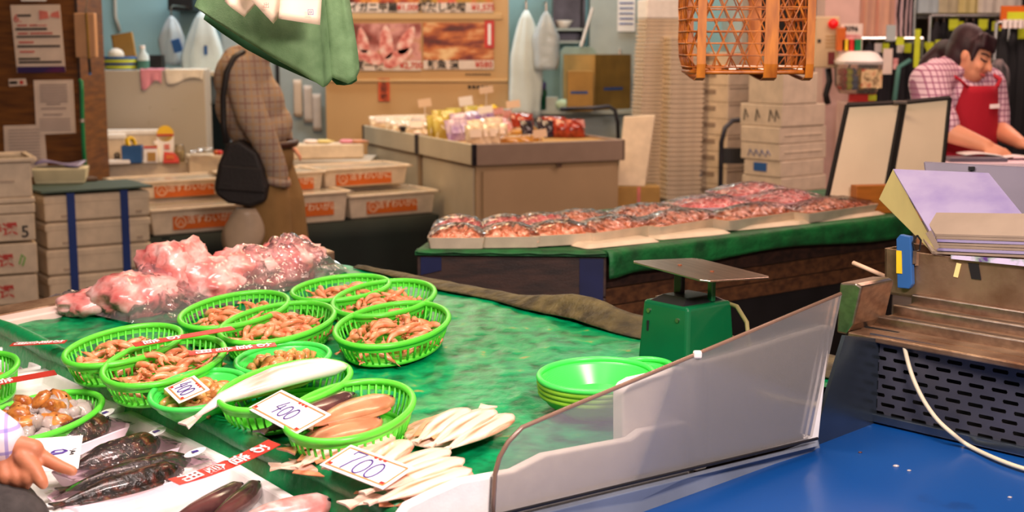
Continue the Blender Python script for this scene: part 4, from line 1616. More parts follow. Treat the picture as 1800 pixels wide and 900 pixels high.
# large pink-white trays at the back right
for k, (x0, y0, x1, y1, wd, w_) in enumerate([(1206, 362, 1330, 368, 'front one below the white box stack', .2), (1300, 338, 1400, 346, 'rear one leaning up behind', .2), (1372, 358, 1456, 350, 'one beside the sign boards', .2)]):
    z = MZ + [.05, .075, .06][k]
    a, b = S(x0, y0, z), S(x1, y1, z)
    an = 36 + [-22, -10, 6][k]
    nn = Vector((-math.sin(R(an)), math.cos(R(an)), 0))
    l = (b - a).length * 1.25
    P = (a + b) / 2 + nn * w_ / 2
    P.z = MZ + .005
    MB().box((0, 0, 0), (.1, .1, z - MZ - .02))
    P.z = z - .026
    seafood_tray('large pinkish white seafood tray, ' + wd, P, an, l, w_, .026, M_['pinktray'], M_['seafoodpink'], 'glossy pink seafood in the large tray, ' + wd, k + 40,
                 group='large pinkish trays')
    pr = MB().loft([rrect(l * .8, w_ * .7, 0), rrect(l * .7, w_ * .6, z - .028 - MZ)]).build('upturned_tray', M_['pinktray'], None, 40)
    pr.matrix_world = tr(P.x, P.y, MZ + .001) @ rot(an)
    tag(pr, 'upturned tray under the large pinkish tray, ' + wd, 'tray', 'upturned trays under the seafood trays')

# ---- folding sign boards
def board(label, px4, Y0, Y1, handle=True):
    """leaning board: px4 = top-left, top-right, bottom-right, bottom-left"""
    tl, tr_, br, bl = S(*px4[0], Y=Y1), S(*px4[1], Y=Y1 + .06), S(*px4[2], Y=Y0 + .06), S(*px4[3], Y=Y0)
    L = Vector((bl.x, bl.y, bl.z))
    t = thing('sign_board', label, 'board', L, group='paired blank boards')
    x = (br - bl).normalized()
    y = (tl - bl).normalized()
    n = x.cross(y).normalized()
    mv(MB().solid([tl, tr_, br, bl], -n * .008), L).build('board', M_['creamboard'], t)
    mb = MB()
    for a, b in ((tl, tr_), (tr_, br), (br, bl), (bl, tl)):
        mb.tube([a + n * .001, b + n * .001], .009, 4)
    mv(mb, L).build('frame', M_['blackframe'], t)
    return t


b1 = board('left one of two blank cream boards in black frames on the middle table', ((1489, 185), (1584, 180), (1553, 352), (1452, 354)), 5.02, 5.12)
b2 = board('right one of two blank cream boards in black frames, cut by the lilac sheets', ((1590, 180), (1669, 172), (1651, 352), (1560, 350)), 5.1, 5.2)
q = S(1583, 180, Y=5.13)
o = MB().box((0, 0, 0), (.05, .012, .012)).build('board_clip', M_['steel'], None, bevel=.002, loc=q)
tag(o, 'small clip joining the tops of the two cream boards', 'clip')
P = S(1536, 374, MZ)
o = MB().box((0, 0, .052), (.17, .05, .104)).build('wood_block', mat('orange_wood', (170, 100, 30), .5, var=.12, stretch=(1, 8, 8)), None, bevel=.003, loc=(P.x, P.y, MZ), M=None)
o.rotation_euler = (0, 0, R(12))
tag(o, 'orange-brown wooden block behind the foot of the cream boards', 'block')

# ================================================================== bamboo basket hanging from the ceiling
HB = S(1308, 132, Y=3.55)
t = thing('hanging_basket', 'woven bamboo basket hanging from above at the top right', 'basket', HB, 0)
BW, BD, BH = .318, .24, .34


def bring(z, n=64, k=0):
    """rounded rectangle ring of the basket at height z"""
    s_ = 1 - .10 * max(0, (.05 - z) / .05) ** 2
    w_, d_ = (BW + .03 * z) * s_, (BD + .03 * z) * s_
    r = .05
    per = 2 * (w_ + d_) - 8 * r + 2 * math.pi * r
    out = []
    for i in range(n):
        s0 = per * ((i + k) % n) / n
        segs = [(w_ - 2 * r, 'b'), (math.pi * r / 2, 'c0'), (d_ - 2 * r, 'r'), (math.pi * r / 2, 'c1'), (w_ - 2 * r, 't'), (math.pi * r / 2, 'c2'), (d_ - 2 * r, 'l'), (math.pi * r / 2, 'c3')]
        for ln, nm in segs:
            if s0 <= ln + 1e-9:
                break
            s0 -= ln
        f = s0
        if nm == 'b': p = (-w_ / 2 + r + f, -d_ / 2)
        elif nm == 'r': p = (w_ / 2, -d_ / 2 + r + f)
        elif nm == 't': p = (w_ / 2 - r - f, d_ / 2)
        elif nm == 'l': p = (-w_ / 2, d_ / 2 - r - f)
        else:
            c = {'c0': (w_ / 2 - r, -d_ / 2 + r, -90), 'c1': (w_ / 2 - r, d_ / 2 - r, 0), 'c2': (-w_ / 2 + r, d_ / 2 - r, 90), 'c3': (-w_ / 2 + r, -d_ / 2 + r, 180)}[nm]
            an = R(c[2] + 90 * f / (math.pi * r / 2))
            p = (c[0] + r * math.cos(an), c[1] + r * math.sin(an))
        out.append(Vector((p[0], p[1], z)))
    return out


for k in range(11):
    z = .022 + k * .0295
    MB().tube(bring(z, 48), .0036, 6, closed=True, flat=.6).build('weave_ring', M_['cane'], t, True)
mb = MB()
NS = 56
for sgn in (1, -1):
    for i in range(NS // 2):
        pts = []
        for j in range(9):
            z = .004 + j * .042
            ring = bring(z, NS)
            f = (i * 2 + sgn * j * 1.0) % NS
            a, b = ring[int(f) % NS], ring[(int(f) + 1) % NS]
            q = a.lerp(b, f - int(f))
            pts.append(q)
        mb.tube(pts, .0036, 4, flat=.5)
stuff(mb.build('diagonal_weave', M_['cane'], t, True))
mb = MB()
ring = bring(.012, 60)
for i in range(30):
    a, b = ring[i], ring[(59 - i) % 60]
    mb.tube([a, a.lerp(b, .5) - Vector((0, 0, .006)), b], .003, 4, flat=.5)
for i in range(15):
    a, b = ring[(i * 1 + 52) % 60], ring[(38 - i) % 60]
    mb.tube([a, a.lerp(b, .5) - Vector((0, 0, .004)), b], .003, 4, flat=.5)
stuff(mb.build('bottom_weave', M_['cane'], t, True))
MB().tube(bring(.01, 48), .006, 6, closed=True).build('bottom_hoop', M_['cane'], t, True)
for x, w_ in ((-.128, .022), (.045, .034), (.142, .02)):
    mb = MB()
    pts = [(x, -BD / 2 - .014, .34), (x, -BD / 2 - .008, .18), (x, -BD / 2 - .004, .03), (x, -BD / 2 + .004, -.004), (x, -BD / 2 + .04, -.012), (x, 0, -.008), (x, BD / 2 - .01, .0), (x, BD / 2 + .01, .34)]
    mb.loft([[(px - w_ / 2, py, pz), (px + w_ / 2, py, pz), (px + w_ / 2, py + .003, pz + .003), (px - w_ / 2, py + .003, pz + .003)] for px, py, pz in pts])
    mb.build('wide_band', M_['canewide'], t)
mb = MB()
for x in (-.12, .12):
    mb.tube([(x, 0, .34), (0, 0, .8), (0, 0, 3.2 - HB.z - .002)], .004, 6)
mb.build('rope', M_['kraft'], t)
MB().tube(bring(.35, 48), .009, 8, closed=True).build('top_hoop', M_['cane'], t, True)
o = MB().grid(lambda u, v: (-.06 + .2 * u, -.09 + .16 * v, .004 + .014 * abs(math.sin(u * 7 + v * 3))), 16, 8).build('paper_slip', M_['card'], None, True, loc=HB + Vector((.01, 0, .006)))
tag(o, 'white paper lying inside the bottom of the hanging bamboo basket', 'paper')

# ================================================================== green bag hanging at the top
GY0 = 2.55


def G(px, py, dy=0):
    return S(px, py, Y=GY0 + dy)


LG = G(470, 60)
t = thing('green_bag', 'soft green cloth bag hanging from above with tags pinned on it', 'bag', LG)
low = [(342, 12), (380, 38), (430, 70), (480, 101), (525, 126), (552, 143), (568, 153), (574, 150), (584, 138)]
top = [(372, -60), (398, -110), (430, -150), (470, -175), (510, -185), (530, -180), (545, -172), (552, -165), (560, -155)]


def sheetfn(low, top, bulge, dy):
    def f(u, v):
        k = u * (len(low) - 1)
        i = min(int(k), len(low) - 2)
        lx = low[i][0] + (low[i + 1][0] - low[i][0]) * (k - i)
        ly = low[i][1] + (low[i + 1][1] - low[i][1]) * (k - i)
        tx = top[i][0] + (top[i + 1][0] - top[i][0]) * (k - i)
        ty = top[i][1] + (top[i + 1][1] - top[i][1]) * (k - i)
        px, py = lx + (tx - lx) * v, ly + (ty - ly) * v
        d_ = dy - bulge * math.sin(math.pi * u) * (.4 + .6 * math.sin(math.pi * min(1, v * .8 + .2))) + .01 * noise.noise(Vector((u * 3, v * 3, 7)))
        return G(px, py, d_) - LG
    return f


MB().grid(sheetfn(low, top, .07, .02), 40, 30).build('front_side', M_['greenbag'], t, True, solidify=.003)
flap = [(572, 151), (584, 136), (596, 141), (612, 147), (624, 140), (631, 124), (630, 104)]
ftop = [(560, -150), (566, -150), (574, -148), (580, -146), (584, -144), (588, -142), (592, -138)]
MB().grid(sheetfn(flap, ftop, .02, .03), 30, 30).build('right_side', M_['greenbag'], t, True, solidify=.003)
inn = [(582, 139), (592, 149), (605, 150), (618, 148), (627, 142)]
itop = [(575, 60), (588, 60), (600, 60), (612, 60), (622, 60)]
MB().grid(sheetfn(inn, itop, -.02, .055), 12, 8).build('lining', M_['greenbagin'], t, True, solidify=.002)
bl = [(358, 34), (390, 58), (432, 86), (480, 112), (530, 134), (568, 150)]
bt = [(390, -60), (410, -100), (440, -140), (480, -160), (530, -165), (560, -150)]
MB().grid(sheetfn(bl, bt, -.05, .10), 20, 14).build('back_side', M_['greenbagin'], t, True, solidify=.003)
mb = MB()
hk = G(480, -178, .02) - LG
mb.tube([hk, hk + Vector((.01, .02, .3)), Vector((hk.x, .02, 3.2 - LG.z - .002))], .004, 6)
mb.build('cord', M_['rubber'], t)
for k, (q4, lab, dy) in enumerate([(((395, 2), (440, -60), (475, -20), (429, 30)), 'small cream tag behind, leftmost on the green bag', -.075),
                                   (((430, -15), (470, -70), (545, -40), (481, 42)), 'middle cream tag pinned on the green bag', -.095),
                                   (((488, 30), (505, -70), (572, -62), (562, 44)), 'rightmost cream tag pinned on the green bag', -.105)]):
    if k == 2:
        q4 = ((490, 33), (500, -70), (570, -64), (563, 44))
    pp = [G(*q, dy) for q in q4]
    pp[0] = G(*q4[0], dy - .012 * (k > 0))
    C = sum(pp, Vector()) / 4
    t = thing('cream_tag', lab, 'tag', C, group='cream tags on the green bag')

    def cardfn(u, v, pp=pp, C=C, k=k):
        q = pp[0].lerp(pp[3], u).lerp(pp[1].lerp(pp[2], u), v) - C
        q.y -= .012 * math.sin(math.pi * u) * (1 - v) + .004 * math.sin(6 * u + k)
        return q
    MB().grid(cardfn, 10, 8).build('card', M_['tagcream'], t, True, solidify=.0012)
    m = [(462, 10), (468, 10), (546, 22)][k]
    if k:
        q = G(*m, dy - .022) - C
        letters('出' if k == 1 else '回', .011, M_['pinkink'] if k == 1 else M_['pen'], t, tr(*q) @ FRONT, 'stamp')

# ================================================================== left: pillar, notices, box stacks
PY = 8.35
x0, x1 = S(-90, 75, Y=PY).x, S(139, 75, Y=PY).x
t = thing('pillar', 'brown board-clad pillar with notices at the left edge', 'pillar', ((x0 + x1) / 2, PY + .25, 0))
MB().box((0, 0, 1.6), (x1 - x0, .5, 3.195)).build('cladding', M_['brownwood'], t)
MB().box(((x1 - x0) / 2 - .008, -.252, 1.6), (.016, .006, 3.19)).build('corner_strip', M_['darkwood'], t)


def flat4(name, label, cat, px4, Y0, m, th=.004, group=None):
    pp = [S(*q, Y=Y0) for q in px4]
    C = sum(pp, Vector()) / 4
    t = thing(name, label, cat, C, group=group)
    mv(MB().solid(pp, (0, th, 0)), C).build('sheet', m, t)
    x = (pp[1] - pp[0])
    y = (pp[0] - pp[3])

    def at(u, v):          # u from the left, v from the bottom
        return pp[3] + x * u + y * v - C + Vector((0, -.0015, 0))
    t_w, t_h = x.length, y.length
    return t, at, t_w, t_h


def bars(t, at, rows, m, name='text_lines'):
    mb = MB()
    for (u0, u1, v, h) in rows:
        mb.solid([at(u0, v), at(u1, v), at(u1, v + h), at(u0, v + h)], (0, -.0012, 0))
    return stuff(mb.build(name, m, t))


t, at, w_, h_ = flat4('notice', 'large event notice with red lines and purple foot on the pillar', 'poster', ((18, 9), (105, 8), (115, 124), (30, 128)), PY - .006, M_['paper'], group='notices on the pillar')
mb = MB().solid([at(.01, .0), at(.99, .0), at(.99, .09), at(.01, .09)], (0, -.001, 0))
mb.build('purple_foot', ramp_mat('foot_print', [(.42, (150, 20, 50)), (.58, (50, 30, 90))], 3, .5, detail=0), t)
mb = MB().solid([at(.56, .78), at(.76, .80), at(.74, .90), at(.57, .92)], (0, -.001, 0)).solid([at(.78, .82), at(.98, .80), at(.97, .91), at(.82, .88)], (0, -.001, 0))
mb.build('pink_fans', M_['pinkink'], t)
bars(t, at, [(.1, .3, .69, .02), (.35, .5, .69, .02), (.1, .3, .57, .02), (.35, .8, .57, .02), (.1, .4, .44, .02), (.1, .4, .30, .02), (.45, .7, .69, .012)], M_['redink'], 'red_lines')
bars(t, at, [(.06, .7, .63, .03), (.06, .95, .52, .025), (.06, .93, .375, .03), (.06, .5, .19, .03), (.06, .93, .14, .03), (.12, .4, .83, .03)], M_['blackink'], 'black_lines')
letters('6.', .07, M_['redink'], t, tr(*at(.12, .80)) @ FRONT)
t, at, w_, h_ = flat4('notice', 'pale letter pinned at the right side of the pillar', 'notice', ((59, 141), (128, 140), (133, 234), (64, 237)), PY - .006, M_['paper'], group='notices on the pillar')
bars(t, at, [(.15, .85, .9 - .05 * k, .018) for k in range(7)] + [(.3, .65, .55, .02), (.15, .8, .47, .02), (.2, .7, .36, .02)] + [(.1, .9, .28 - .05 * k, .014) for k in range(5)], mat('faded_ink', (150, 130, 126), .6), 'faded_lines')
t, at, w_, h_ = flat4('notice', 'lower pale letter at the left of the pillar, above the foam boxes', 'notice', ((6, 221), (77, 219), (84, 310), (10, 312)), PY - .004, M_['paper'], group='notices on the pillar')
bars(t, at, [(.12, .9, .9 - .06 * k, .016) for k in range(12)], mat('faded_ink_b', (160, 140, 134), .6), 'faded_lines')
t, at, w_, h_ = flat4('sticker', 'small white sticker with a red dot on the pillar', 'sticker', ((15, 139), (45, 138), (47, 150), (16, 152)), PY - .004, M_['paper'])
bars(t, at, [(.05, .5, .3, .4)], M_['blackink'], 'print')
MB().tube([at(.75, .5), at(.75, .5) + Vector((0, -.002, 0))], .012, 10).build('red_dot', M_['redink'], t)
t, at, w_, h_ = flat4('notice', 'strip of white paper at the very top of the pillar', 'notice', ((36, -25), (80, -25), (81, 2), (37, 2)), PY - .004, M_['card'])
P = S(152, 62, Y=8.1)
t = thing('hanging_pad', 'tan pad hung on a string at the right side of the pillar', 'pad', P)
k = 8.1 / 2400
MB().box((-.002, 0, 0), (36 * k, .05, 76 * k)).build('pad', M_['tan'], t, bevel=.006)
MB().tube([(4 * k, -.03, 38 * k), (5 * k, -.032, 0), (5 * k, -.03, -40 * k)], .008, 6).build('strap', M_['kraftdark'], t)
MB().tube([(5 * k, -.03, -40 * k), (6 * k, -.03, -64 * k)], .009, 6).build('pen', M_['black'], t)
MB().tube([(5 * k, -.03, -64 * k), (6 * k, -.03, -68 * k)], .01, 6).build('pen_tip', M_['bluebox'], t)
MB().tube([(0, 0, 38 * k), (0, .2, .5)], .003, 4).build('string', M_['black'], t)
P = S(143, 140, Y=8.05)
t = thing('water_hose', 'green hose running down beside the brown pillar', 'hose', (P.x, P.y, .72))
hz = [S(*q, Y=8.05) - Vector((P.x, P.y, .72)) for q in ((139, 141), (143, 143), (144, 160), (145, 215), (147, 260), (152, 318))]
MB().tube(hz, .0125, 8).build('hose', M_['hose'], t, True)
MB().tube([hz[3] + Vector((0, 0, .02)), hz[3] - Vector((0, 0, .0))], .016, 8).build('clamp', M_['steel'], t)


def rbox(name, label, x0, y0, x1, y1, z, ytop, depth, m, group=None, cat='foam box', build=True, taper=.0, an=None):
    """box whose front foot runs between two photograph points on level z"""
    A, a, w_ = front(x0, y0, x1, y1, z)
    if an is not None:
        a = an
    h = hgt(A, x0, ytop) - z
    t = thing(name, label, cat, A, a, group)
    if build:
        MB().taper(0, (w_ * (1 - taper), depth * (1 - taper)), h, (w_, depth), c0=(w_ / 2, depth / 2), c1=(w_ / 2, depth / 2)).build('box_body', m, t, bevel=.008)
    return t, w_, h, A, a


# strapped stack of foam boxes
zt = [.0, .145, .29, .435, .58]
A, a, w_ = front(77, 348, 262, 331, .70)
a = 34
w_ = .565
for k in range(5):
    t = thing('foam_box', ['lowest', 'second lowest', 'middle', 'second highest', 'topmost'][k] + ' white foam box of the stack tied with blue straps', 'foam box', (A.x, A.y, .142 * k), a, 'strapped foam boxes')
    MB().box((w_ / 2, .2, .07), (w_ - .012 * (k % 2), .4, .137)).build('box_body', M_['foamwarm'], t, bevel=.012)
    MB().box((w_ / 2, .2, .112), (w_ + .004, .404, .04)).build('lid', M_['foamwarm'], t, bevel=.008)
    mb = MB()
    for sx in (.1, .5):
        mb.box((sx, -.001, .03), (.03, .012, .012))
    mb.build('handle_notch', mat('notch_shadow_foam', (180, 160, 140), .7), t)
t = thing('strap_pair', 'two blue straps around the stack of white foam boxes', 'strap', (A.x, A.y, 0), a)
for sx in (.135, .42):
    mb = MB()
    mb.box((sx, -.012, .36), (.042, .004, .712))
    mb.box((sx, .2, .716), (.042, .43, .003))
    mb.box((sx, .412, .36), (.042, .004, .712))
    mb.build('strap', M_['strap'], t)
o = MB().box((w_ / 2, .2, .006), (w_ + .03, .43, .012)).build('stack_cover', mat('dull_green_board', (64, 84, 76), .6), None, bevel=.003, loc=(A.x, A.y, .722))
o.rotation_euler = (0, 0, R(a))
tag(o, 'flat dull green sheet on top of the strapped box stack', 'sheet')
t = thing('slotted_basket', 'cream plastic basket of papers on the strapped box stack', 'basket', tuple(S(103, 322, .735)), 12)
t.location = (t.location.x, t.location.y + .05, .735)
MB().taper(0, (.26, .16), .085, (.29, .18)).build('base', mat('cream_plastic', (226, 216, 180), .5), t, bevel=.006)
mb = MB()
for i in range(22):
    mb.box((-.13 + i * .0124, -.09, .045), (.006, .004, .06))
stuff(mb.build('slots', mat('slot_shade', (176, 166, 132), .6), t))
o = MB().grid(lambda u, v: (-.12 + .24 * u, -.07 + .14 * v, .012 * math.sin(u * 5 + v * 2)), 10, 6).build('paper_bundle', M_['purplesheet'], None, True, solidify=.012, loc=(t.location.x, t.location.y, .842))
tag(o, 'bundle of pale lilac papers in the cream basket', 'papers')
q = S(128, 318, .735)
o = MB().box((0, 0, .011), (.17, .1, .022)).build('dark_dish', mat('brown_dish', (90, 66, 48), .5), None, bevel=.006, loc=(q.x + .05, q.y - .02, .735))
o.rotation_euler = (0, 0, R(34))
tag(o, 'flat dark brown dish lying beside the cream basket', 'dish')

# column of boxes at the very left
LY = 6.9
cx = S(66, 450, Y=LY).x
PX = LY / 2400 * 1.01


def lbox(name, label, xr, y0, y1, m, rim=None, txt=None, lid=False):
    """box ending at pixel xr on the right, from row y1 (foot) up to y0"""
    zr0, zr1 = S(xr, y1, Y=LY).z, S(xr, y0, Y=LY).z
    P = Vector((S(xr, (y0 + y1) / 2, Y=LY).x, LY, zr0))
    t = thing(name, label, 'foam box', P, 26, 'foam boxes at the left edge')
    h = zr1 - zr0 - .003
    MB().box((-.3, .2, h / 2), (.6, .4, h)).build('box_body', m, t, bevel=.008)
    return t, h


for k, (y0, y1, nm, xr) in enumerate([(481, 532, 'fourth foam box down the left edge, red writing', 67), (425, 479, 'foam box with red writing and a green tick at the left edge', 66), (374, 422, 'foam box with red writing and a black 5 at the left edge', 62)]):
    t, h = lbox('foam_box', nm, xr, y0, y1, M_['foamwarm'])
    letters('特選', .075, M_['redink'], t, tr(-.16 - .03 * (k < 2), -.002, h * .42) @ FRONT, bold=.02)
    if k == 2:
        letters('5', .085, M_['blackink'], t, tr(-.05, -.002, h * .32) @ FRONT, bold=.01)
    if k == 1:
        MB().tube([(-.09, -.003, .05), (-.075, -.003, .1), (-.06, -.003, .08), (-.075, -.003, .04)], .004, 5).build('green_tick', mat('green_marker', (110, 190, 70), .5), t)
t, h = lbox('foam_box', 'lowest foam box at the left edge standing on the floor', 68, 533, 600, M_['foamwarm'])
t.scale = (1, 1, 1)
zz = t.location.z
ch = t.children[0]
MB().box((-.3, .2, -zz / 2), (.6, .4, zz)).build('foot_box', M_['foamwarm'], t, bevel=.008)
t, h = lbox('foam_sheet', 'loose foam lid lying on the box marked 5', 62, 356, 374, M_['foamwarm'])
t, h = lbox('foam_sheet', 'upper loose foam lid below the open vat at the left edge', 62, 345, 356, M_['foamwarm'])
t, h = lbox('foam_vat', 'open foam vat with a glossy cover on top of the left edge boxes', 56, 281, 346, M_['foamwarm'])
mb = MB()
mb.box((-.3, -.012, h + .006), (.64, .03, .02)); mb.box((-.3, .41, h + .006), (.64, .03, .02)); mb.box((.012, .2, h + .006), (.03, .44, .02)); mb.box((-.6, .2, h + .006), (.03, .44, .02))
mb.build('rim', M_['foamwarm'], t, bevel=.004)
MB().box((-.3, .2, h + .002), (.58, .39, .004)).build('cover', M_['coverfilm'], t)
MB().box((-.12, -.001, h * .45), (.07, .006, .012)).build('embossing', mat('notch_b', (190, 170, 150), .7), t)

# ================================================================== vats on the green-skirted stand
VA, va, vw = front(258, 419, 771, 377, .43)
ZV = .43
va = hd(VA, VA + Vector((math.cos(R(va)), math.sin(R(va)), 0)))
t = thing('vat_stand', 'low stand with a dark green skirt under the foam vats', 'stand', (VA.x, VA.y, 0), va)
MB().box((vw / 2, .45, .205), (vw - .02, .86, .41)).build('frame', M_['darkwood'], t)
mb = MB()
mb.grid(lambda u, v: (u * vw, .006 * math.sin(u * 40) * (1 - v) + .004 * noise.noise(Vector((u * 9, v, 0))), .427 * v + .002), 90, 4)
mb.grid(lambda u, v: (vw + .004 * math.sin(u * 20) * (1 - v), u * .88, .427 * v + .002), 20, 4)
mb.build('skirt', M_['skirt'], t, True, solidify=.004)
MB().box((vw / 2, .45, .423), (vw, .9, .014)).build('top_board', M_['skirt'], t)
MB().box((vw / 2, .66, .515), (vw - .04, .42, .17)).build('step', M_['foamwarm'], t)


def vat(label, x0, y0, x1, y1, z, ytop, depth, sticker=True, s0=.2, s1=.78):
    t, w_, h, A, a = rbox('foam_vat', label, x0, y0, x1, y1, z, ytop, depth, M_['foamwarm'], 'foam vats of live crab', 'vat', True, .06, va)
    mb = MB()
    rw = .026
    mb.box((w_ / 2, -.012, h + .006), (w_ + .06, rw, .014))
    mb.box((w_ / 2, depth + .012, h + .006), (w_ + .06, rw, .014))
    for x in (-.016, w_ + .016):
        mb.box((x, depth / 2, h + .006), (rw, depth + .05, .014))
    mb.build('rim', M_['foamwarm'], t, bevel=.003)
    MB().box((w_ / 2, depth / 2, h + .003), (w_ + .02, depth, .004)).build('cover', M_['coverfilm'], t)
    if sticker:
        st = MB().box((0, 0, 0), (w_ * (s1 - s0), .002, .085)).build('orange_sticker', M_['orangesticker'], t, M=tr(w_ * (s0 + s1) / 2, .002, h * .5) @ rot(-3.2, 'X'))
        sw = w_ * (s1 - s0)
        letters('活ずわいがに', .05 if sw > .28 else .042, M_['creamboard'], st, tr(sw * .12, -.002, .008) @ FRONT, bold=.01)
        mb = MB()
        mb.tube([(-sw * .38 + .03 * math.cos(k * math.pi / 8), -.002, .03 * math.sin(k * math.pi / 8)) for k in range(16)], .003, 4, closed=True)
        mb.tube([(-sw * .38 - .015, -.002, -.012), (-sw * .38, -.002, .015), (-sw * .38 + .015, -.002, -.012)], .003, 4)
        mb.build('round_mark', M_['creamboard'], st)
    return t


vat('front foam vat with an orange sticker beside the strapped box stack', 266, 416, 452, 400, ZV + .001, 373, .37)
vat('front foam vat with an orange sticker, mostly hidden by the man', 462, 400, 603, 386, ZV + .001, 349, .37, True, .25, .83)
vat('front foam vat with an orange sticker at the right end of the stand', 614, 386, 756, 372, ZV + .001, 348, .37)
vat('rear foam vat with an orange sticker left of the black shoulder bag', 226, 352, 384, 337, .602, 325, .35, True, .25, .84)
vat('rear foam vat behind the man, only its right part showing', 420, 344, 556, 332, .602, 312, .35, True, .3, .88)
vat('rear foam vat with an orange sticker beside the beige counter', 570, 332, 700, 320, .602, 301, .35, True, .14, .8)
# stuff behind the vats
def low_table(label, x0, x1, y, z, Y0, d):
    a, b = S(x0, y, Y=Y0).x, S(x1, y, Y=Y0).x
    t = thing('low_table', label, 'table', ((a + b) / 2, Y0 + d / 2, 0))
    MB().box((0, 0, z - .015), (b - a, d, .03)).build('top', M_['foamgrey'], t)
    for sx in (-1, 1):
        for sy in (-1, 1):
            MB().box((sx * ((b - a) / 2 - .03), sy * (d / 2 - .03), (z - .03) / 2), (.04, .04, z - .03)).build('leg', M_['steeldark'], t)
    return t


low_table('plain pale table behind the vats at the left', 130, 400, 300, .6, 9.0, .5)
low_table('plain pale table behind the vats at the right', 480, 650, 270, .7, 9.35, .5)


def at_y(px, Y0, z):
    q = S(px, 200, Y=Y0)
    return Vector((q.x, Y0, z))


k9 = 9.1 / 2400
t = thing('foam_box', 'flat cream foam box carrying the blue pen box and cards', 'foam box', at_y(252, 9.14, .602), 20)
MB().box((0, .08, .055), (.62, .26, .11)).build('box_body', M_['foamwarm'], t, bevel=.01)
t = thing('foam_box', 'pale foam box with a black 8 behind the blue pen box', 'foam box', at_y(181, 9.3, .602), 18, 'foam boxes behind the vats')
MB().box((0, .1, .13), (.27, .2, .26)).build('box_body', M_['foamwarm'], t, bevel=.008)
MB().box((0, .1, .265), (.29, .22, .03)).build('lid', M_['foam'], t, bevel=.006)
letters('8', .09, M_['blackink'], t, tr(.08, -.003, .12) @ FRONT, bold=.02)
letters('特選', .07, M_['redink'], t, tr(-.05, -.003, .12) @ FRONT, bold=.02)
t = thing('foam_box', 'long pale foam box with a lid against the dirty white board', 'foam box', at_y(232, 9.45, .602), 12, 'foam boxes behind the vats')
MB().box((0, .08, .14), (.4, .14, .28)).build('box_body', M_['foamwarm'], t, bevel=.008)
MB().box((0, .08, .285), (.43, .16, .03)).build('lid', M_['foam'], t, bevel=.006)
t = thing('foam_box', 'small foam box with scraps at the man\'s left behind his bag', 'foam box', at_y(362, 9.2, .602), 20)
MB().box((0, .06, .075), (.26, .2, .15)).build('box_body', M_['foamwarm'], t, bevel=.01)
q = at_y(352, 9.15, .76)
o = MB().grid(lambda u, v: (.14 * (u - .5), .1 * (v - .5), .06 * abs(noise.noise(Vector((u * 4, v * 4, 1)))) + .03 * u), 14, 10).build('crumpled_film', M_['silver'], None, True, loc=q)
tag(o, 'crumpled clear film on the small foam box', 'wrap')
for i, (px, c) in enumerate(((378, 'orangesticker'), (384, 'red'))):
    o = MB().ball((0, 0, .018), (.022, .02, .018), 10, 6).build('orange_cap', M_[c], None, True, loc=at_y(px, 9.14, .754))
    tag(o, ['orange lump on the small foam box beside the black bag', 'reddish lump on the small foam box beside the black bag'][i], 'scrap')
t = thing('foam_box', 'long foam box of sliced fish right of the man', 'foam box', at_y(574, 9.5, .702), 14)
MB().box((0, .08, .05), (.5, .24, .1)).build('box_body', M_['foamwarm'], t, bevel=.012)
for i, (dx, c, lab) in enumerate(((-.08, 'yellowsheet', 'pale yellow fillet in the foam box right of the man'), (.08, 'pinkcloth', 'pink fillet in the foam box right of the man'),
                                  (.16, 'fishtan', 'brownish fillet at the right end of the foam box'), (-.17, 'fishwhite', 'white fillet at the left end of the foam box'))):
    b, _ = fish_mb(.14, .06, .03)
    o = b.build('fillet', M_[c], None, True, loc=at_y(574, 9.55, .802) + Vector((dx, .02, 0)))
    tag(o, lab, 'fish', 'fillets in the foam box')
t = thing('pen_box', 'blue open pen box holding a yellow tape roll', 'box', at_y(230, 9.06, .712), 8)
mb = MB()
mb.taper(0, (.125, .1), .115, (.132, .105))
mb.build('box_wall', M_['bluebox'], t, bevel=.004)
MB().box((0, 0, .114), (.118, .09, .006)).build('opening', M_['rubber'], t)
q = at_y(228, 9.06, .83)
o = MB().lathe([(.03, -.012), (.045, -.012), (.045, .012), (.03, .012), (.03, -.012)], 20).build('tape_roll', M_['yellow'], None, 40)
o.matrix_world = tr(q.x, q.y, q.z + .012) @ rot(70, 'Y') @ rot(20, 'X')
tag(o, 'yellow tape roll standing in the blue pen box', 'tape')
def upright(name, label, cat, px, Y0, z, wd, hh, m, rz_=0, lean=8, parts=()):
    t = thing(name, label, cat, M=tr(*at_y(px, Y0, z)) @ rot(rz_) @ rot(-lean, 'X'))
    MB().box((0, 0, hh / 2), (wd, .012, hh)).build('body', m, t, bevel=.002)
    for nm, (x, zz, w2, h2), m2 in parts:
        MB().box((x, -.008, zz), (w2, .006, h2)).build(nm, m2, t)
    return t


upright('display_card', 'small white card with a red top edge beside the pen box', 'card', 262, 9.04, .712, .09, .11, M_['card'], 10, 12, [('red_edge', (0, .104, .088, .014), M_['red']), ('print', (.005, .04, .055, .06), M_['kraft'])])
t = upright('tall_card', 'tall cream card with a yellow rounded top and red emblem', 'card', 288, 9.12, .712, .11, .19, M_['card'], 8, 12, [('emblem', (.01, .1, .035, .035), M_['pinkink']), ('red_edge', (0, .18, .11, .012), M_['red'])])
MB().tube([(0, -.006, .19), (0, .006, .19)], .055, 20).build('yellow_top', M_['yellow'], t)
t = thing('red_pouch', 'red packet with a yellow mark lying at the foot of the tall card', 'packet', M=tr(*at_y(297, 9.0, .712)) @ rot(10) @ rot(-30, 'X'))
MB().prism([(-.05, 0), (.055, 0), (.05, .035), (.02, .075), (-.045, .085)], -.01, .01, rot(90, 'X')).build('body', M_['red'], t, bevel=.004)
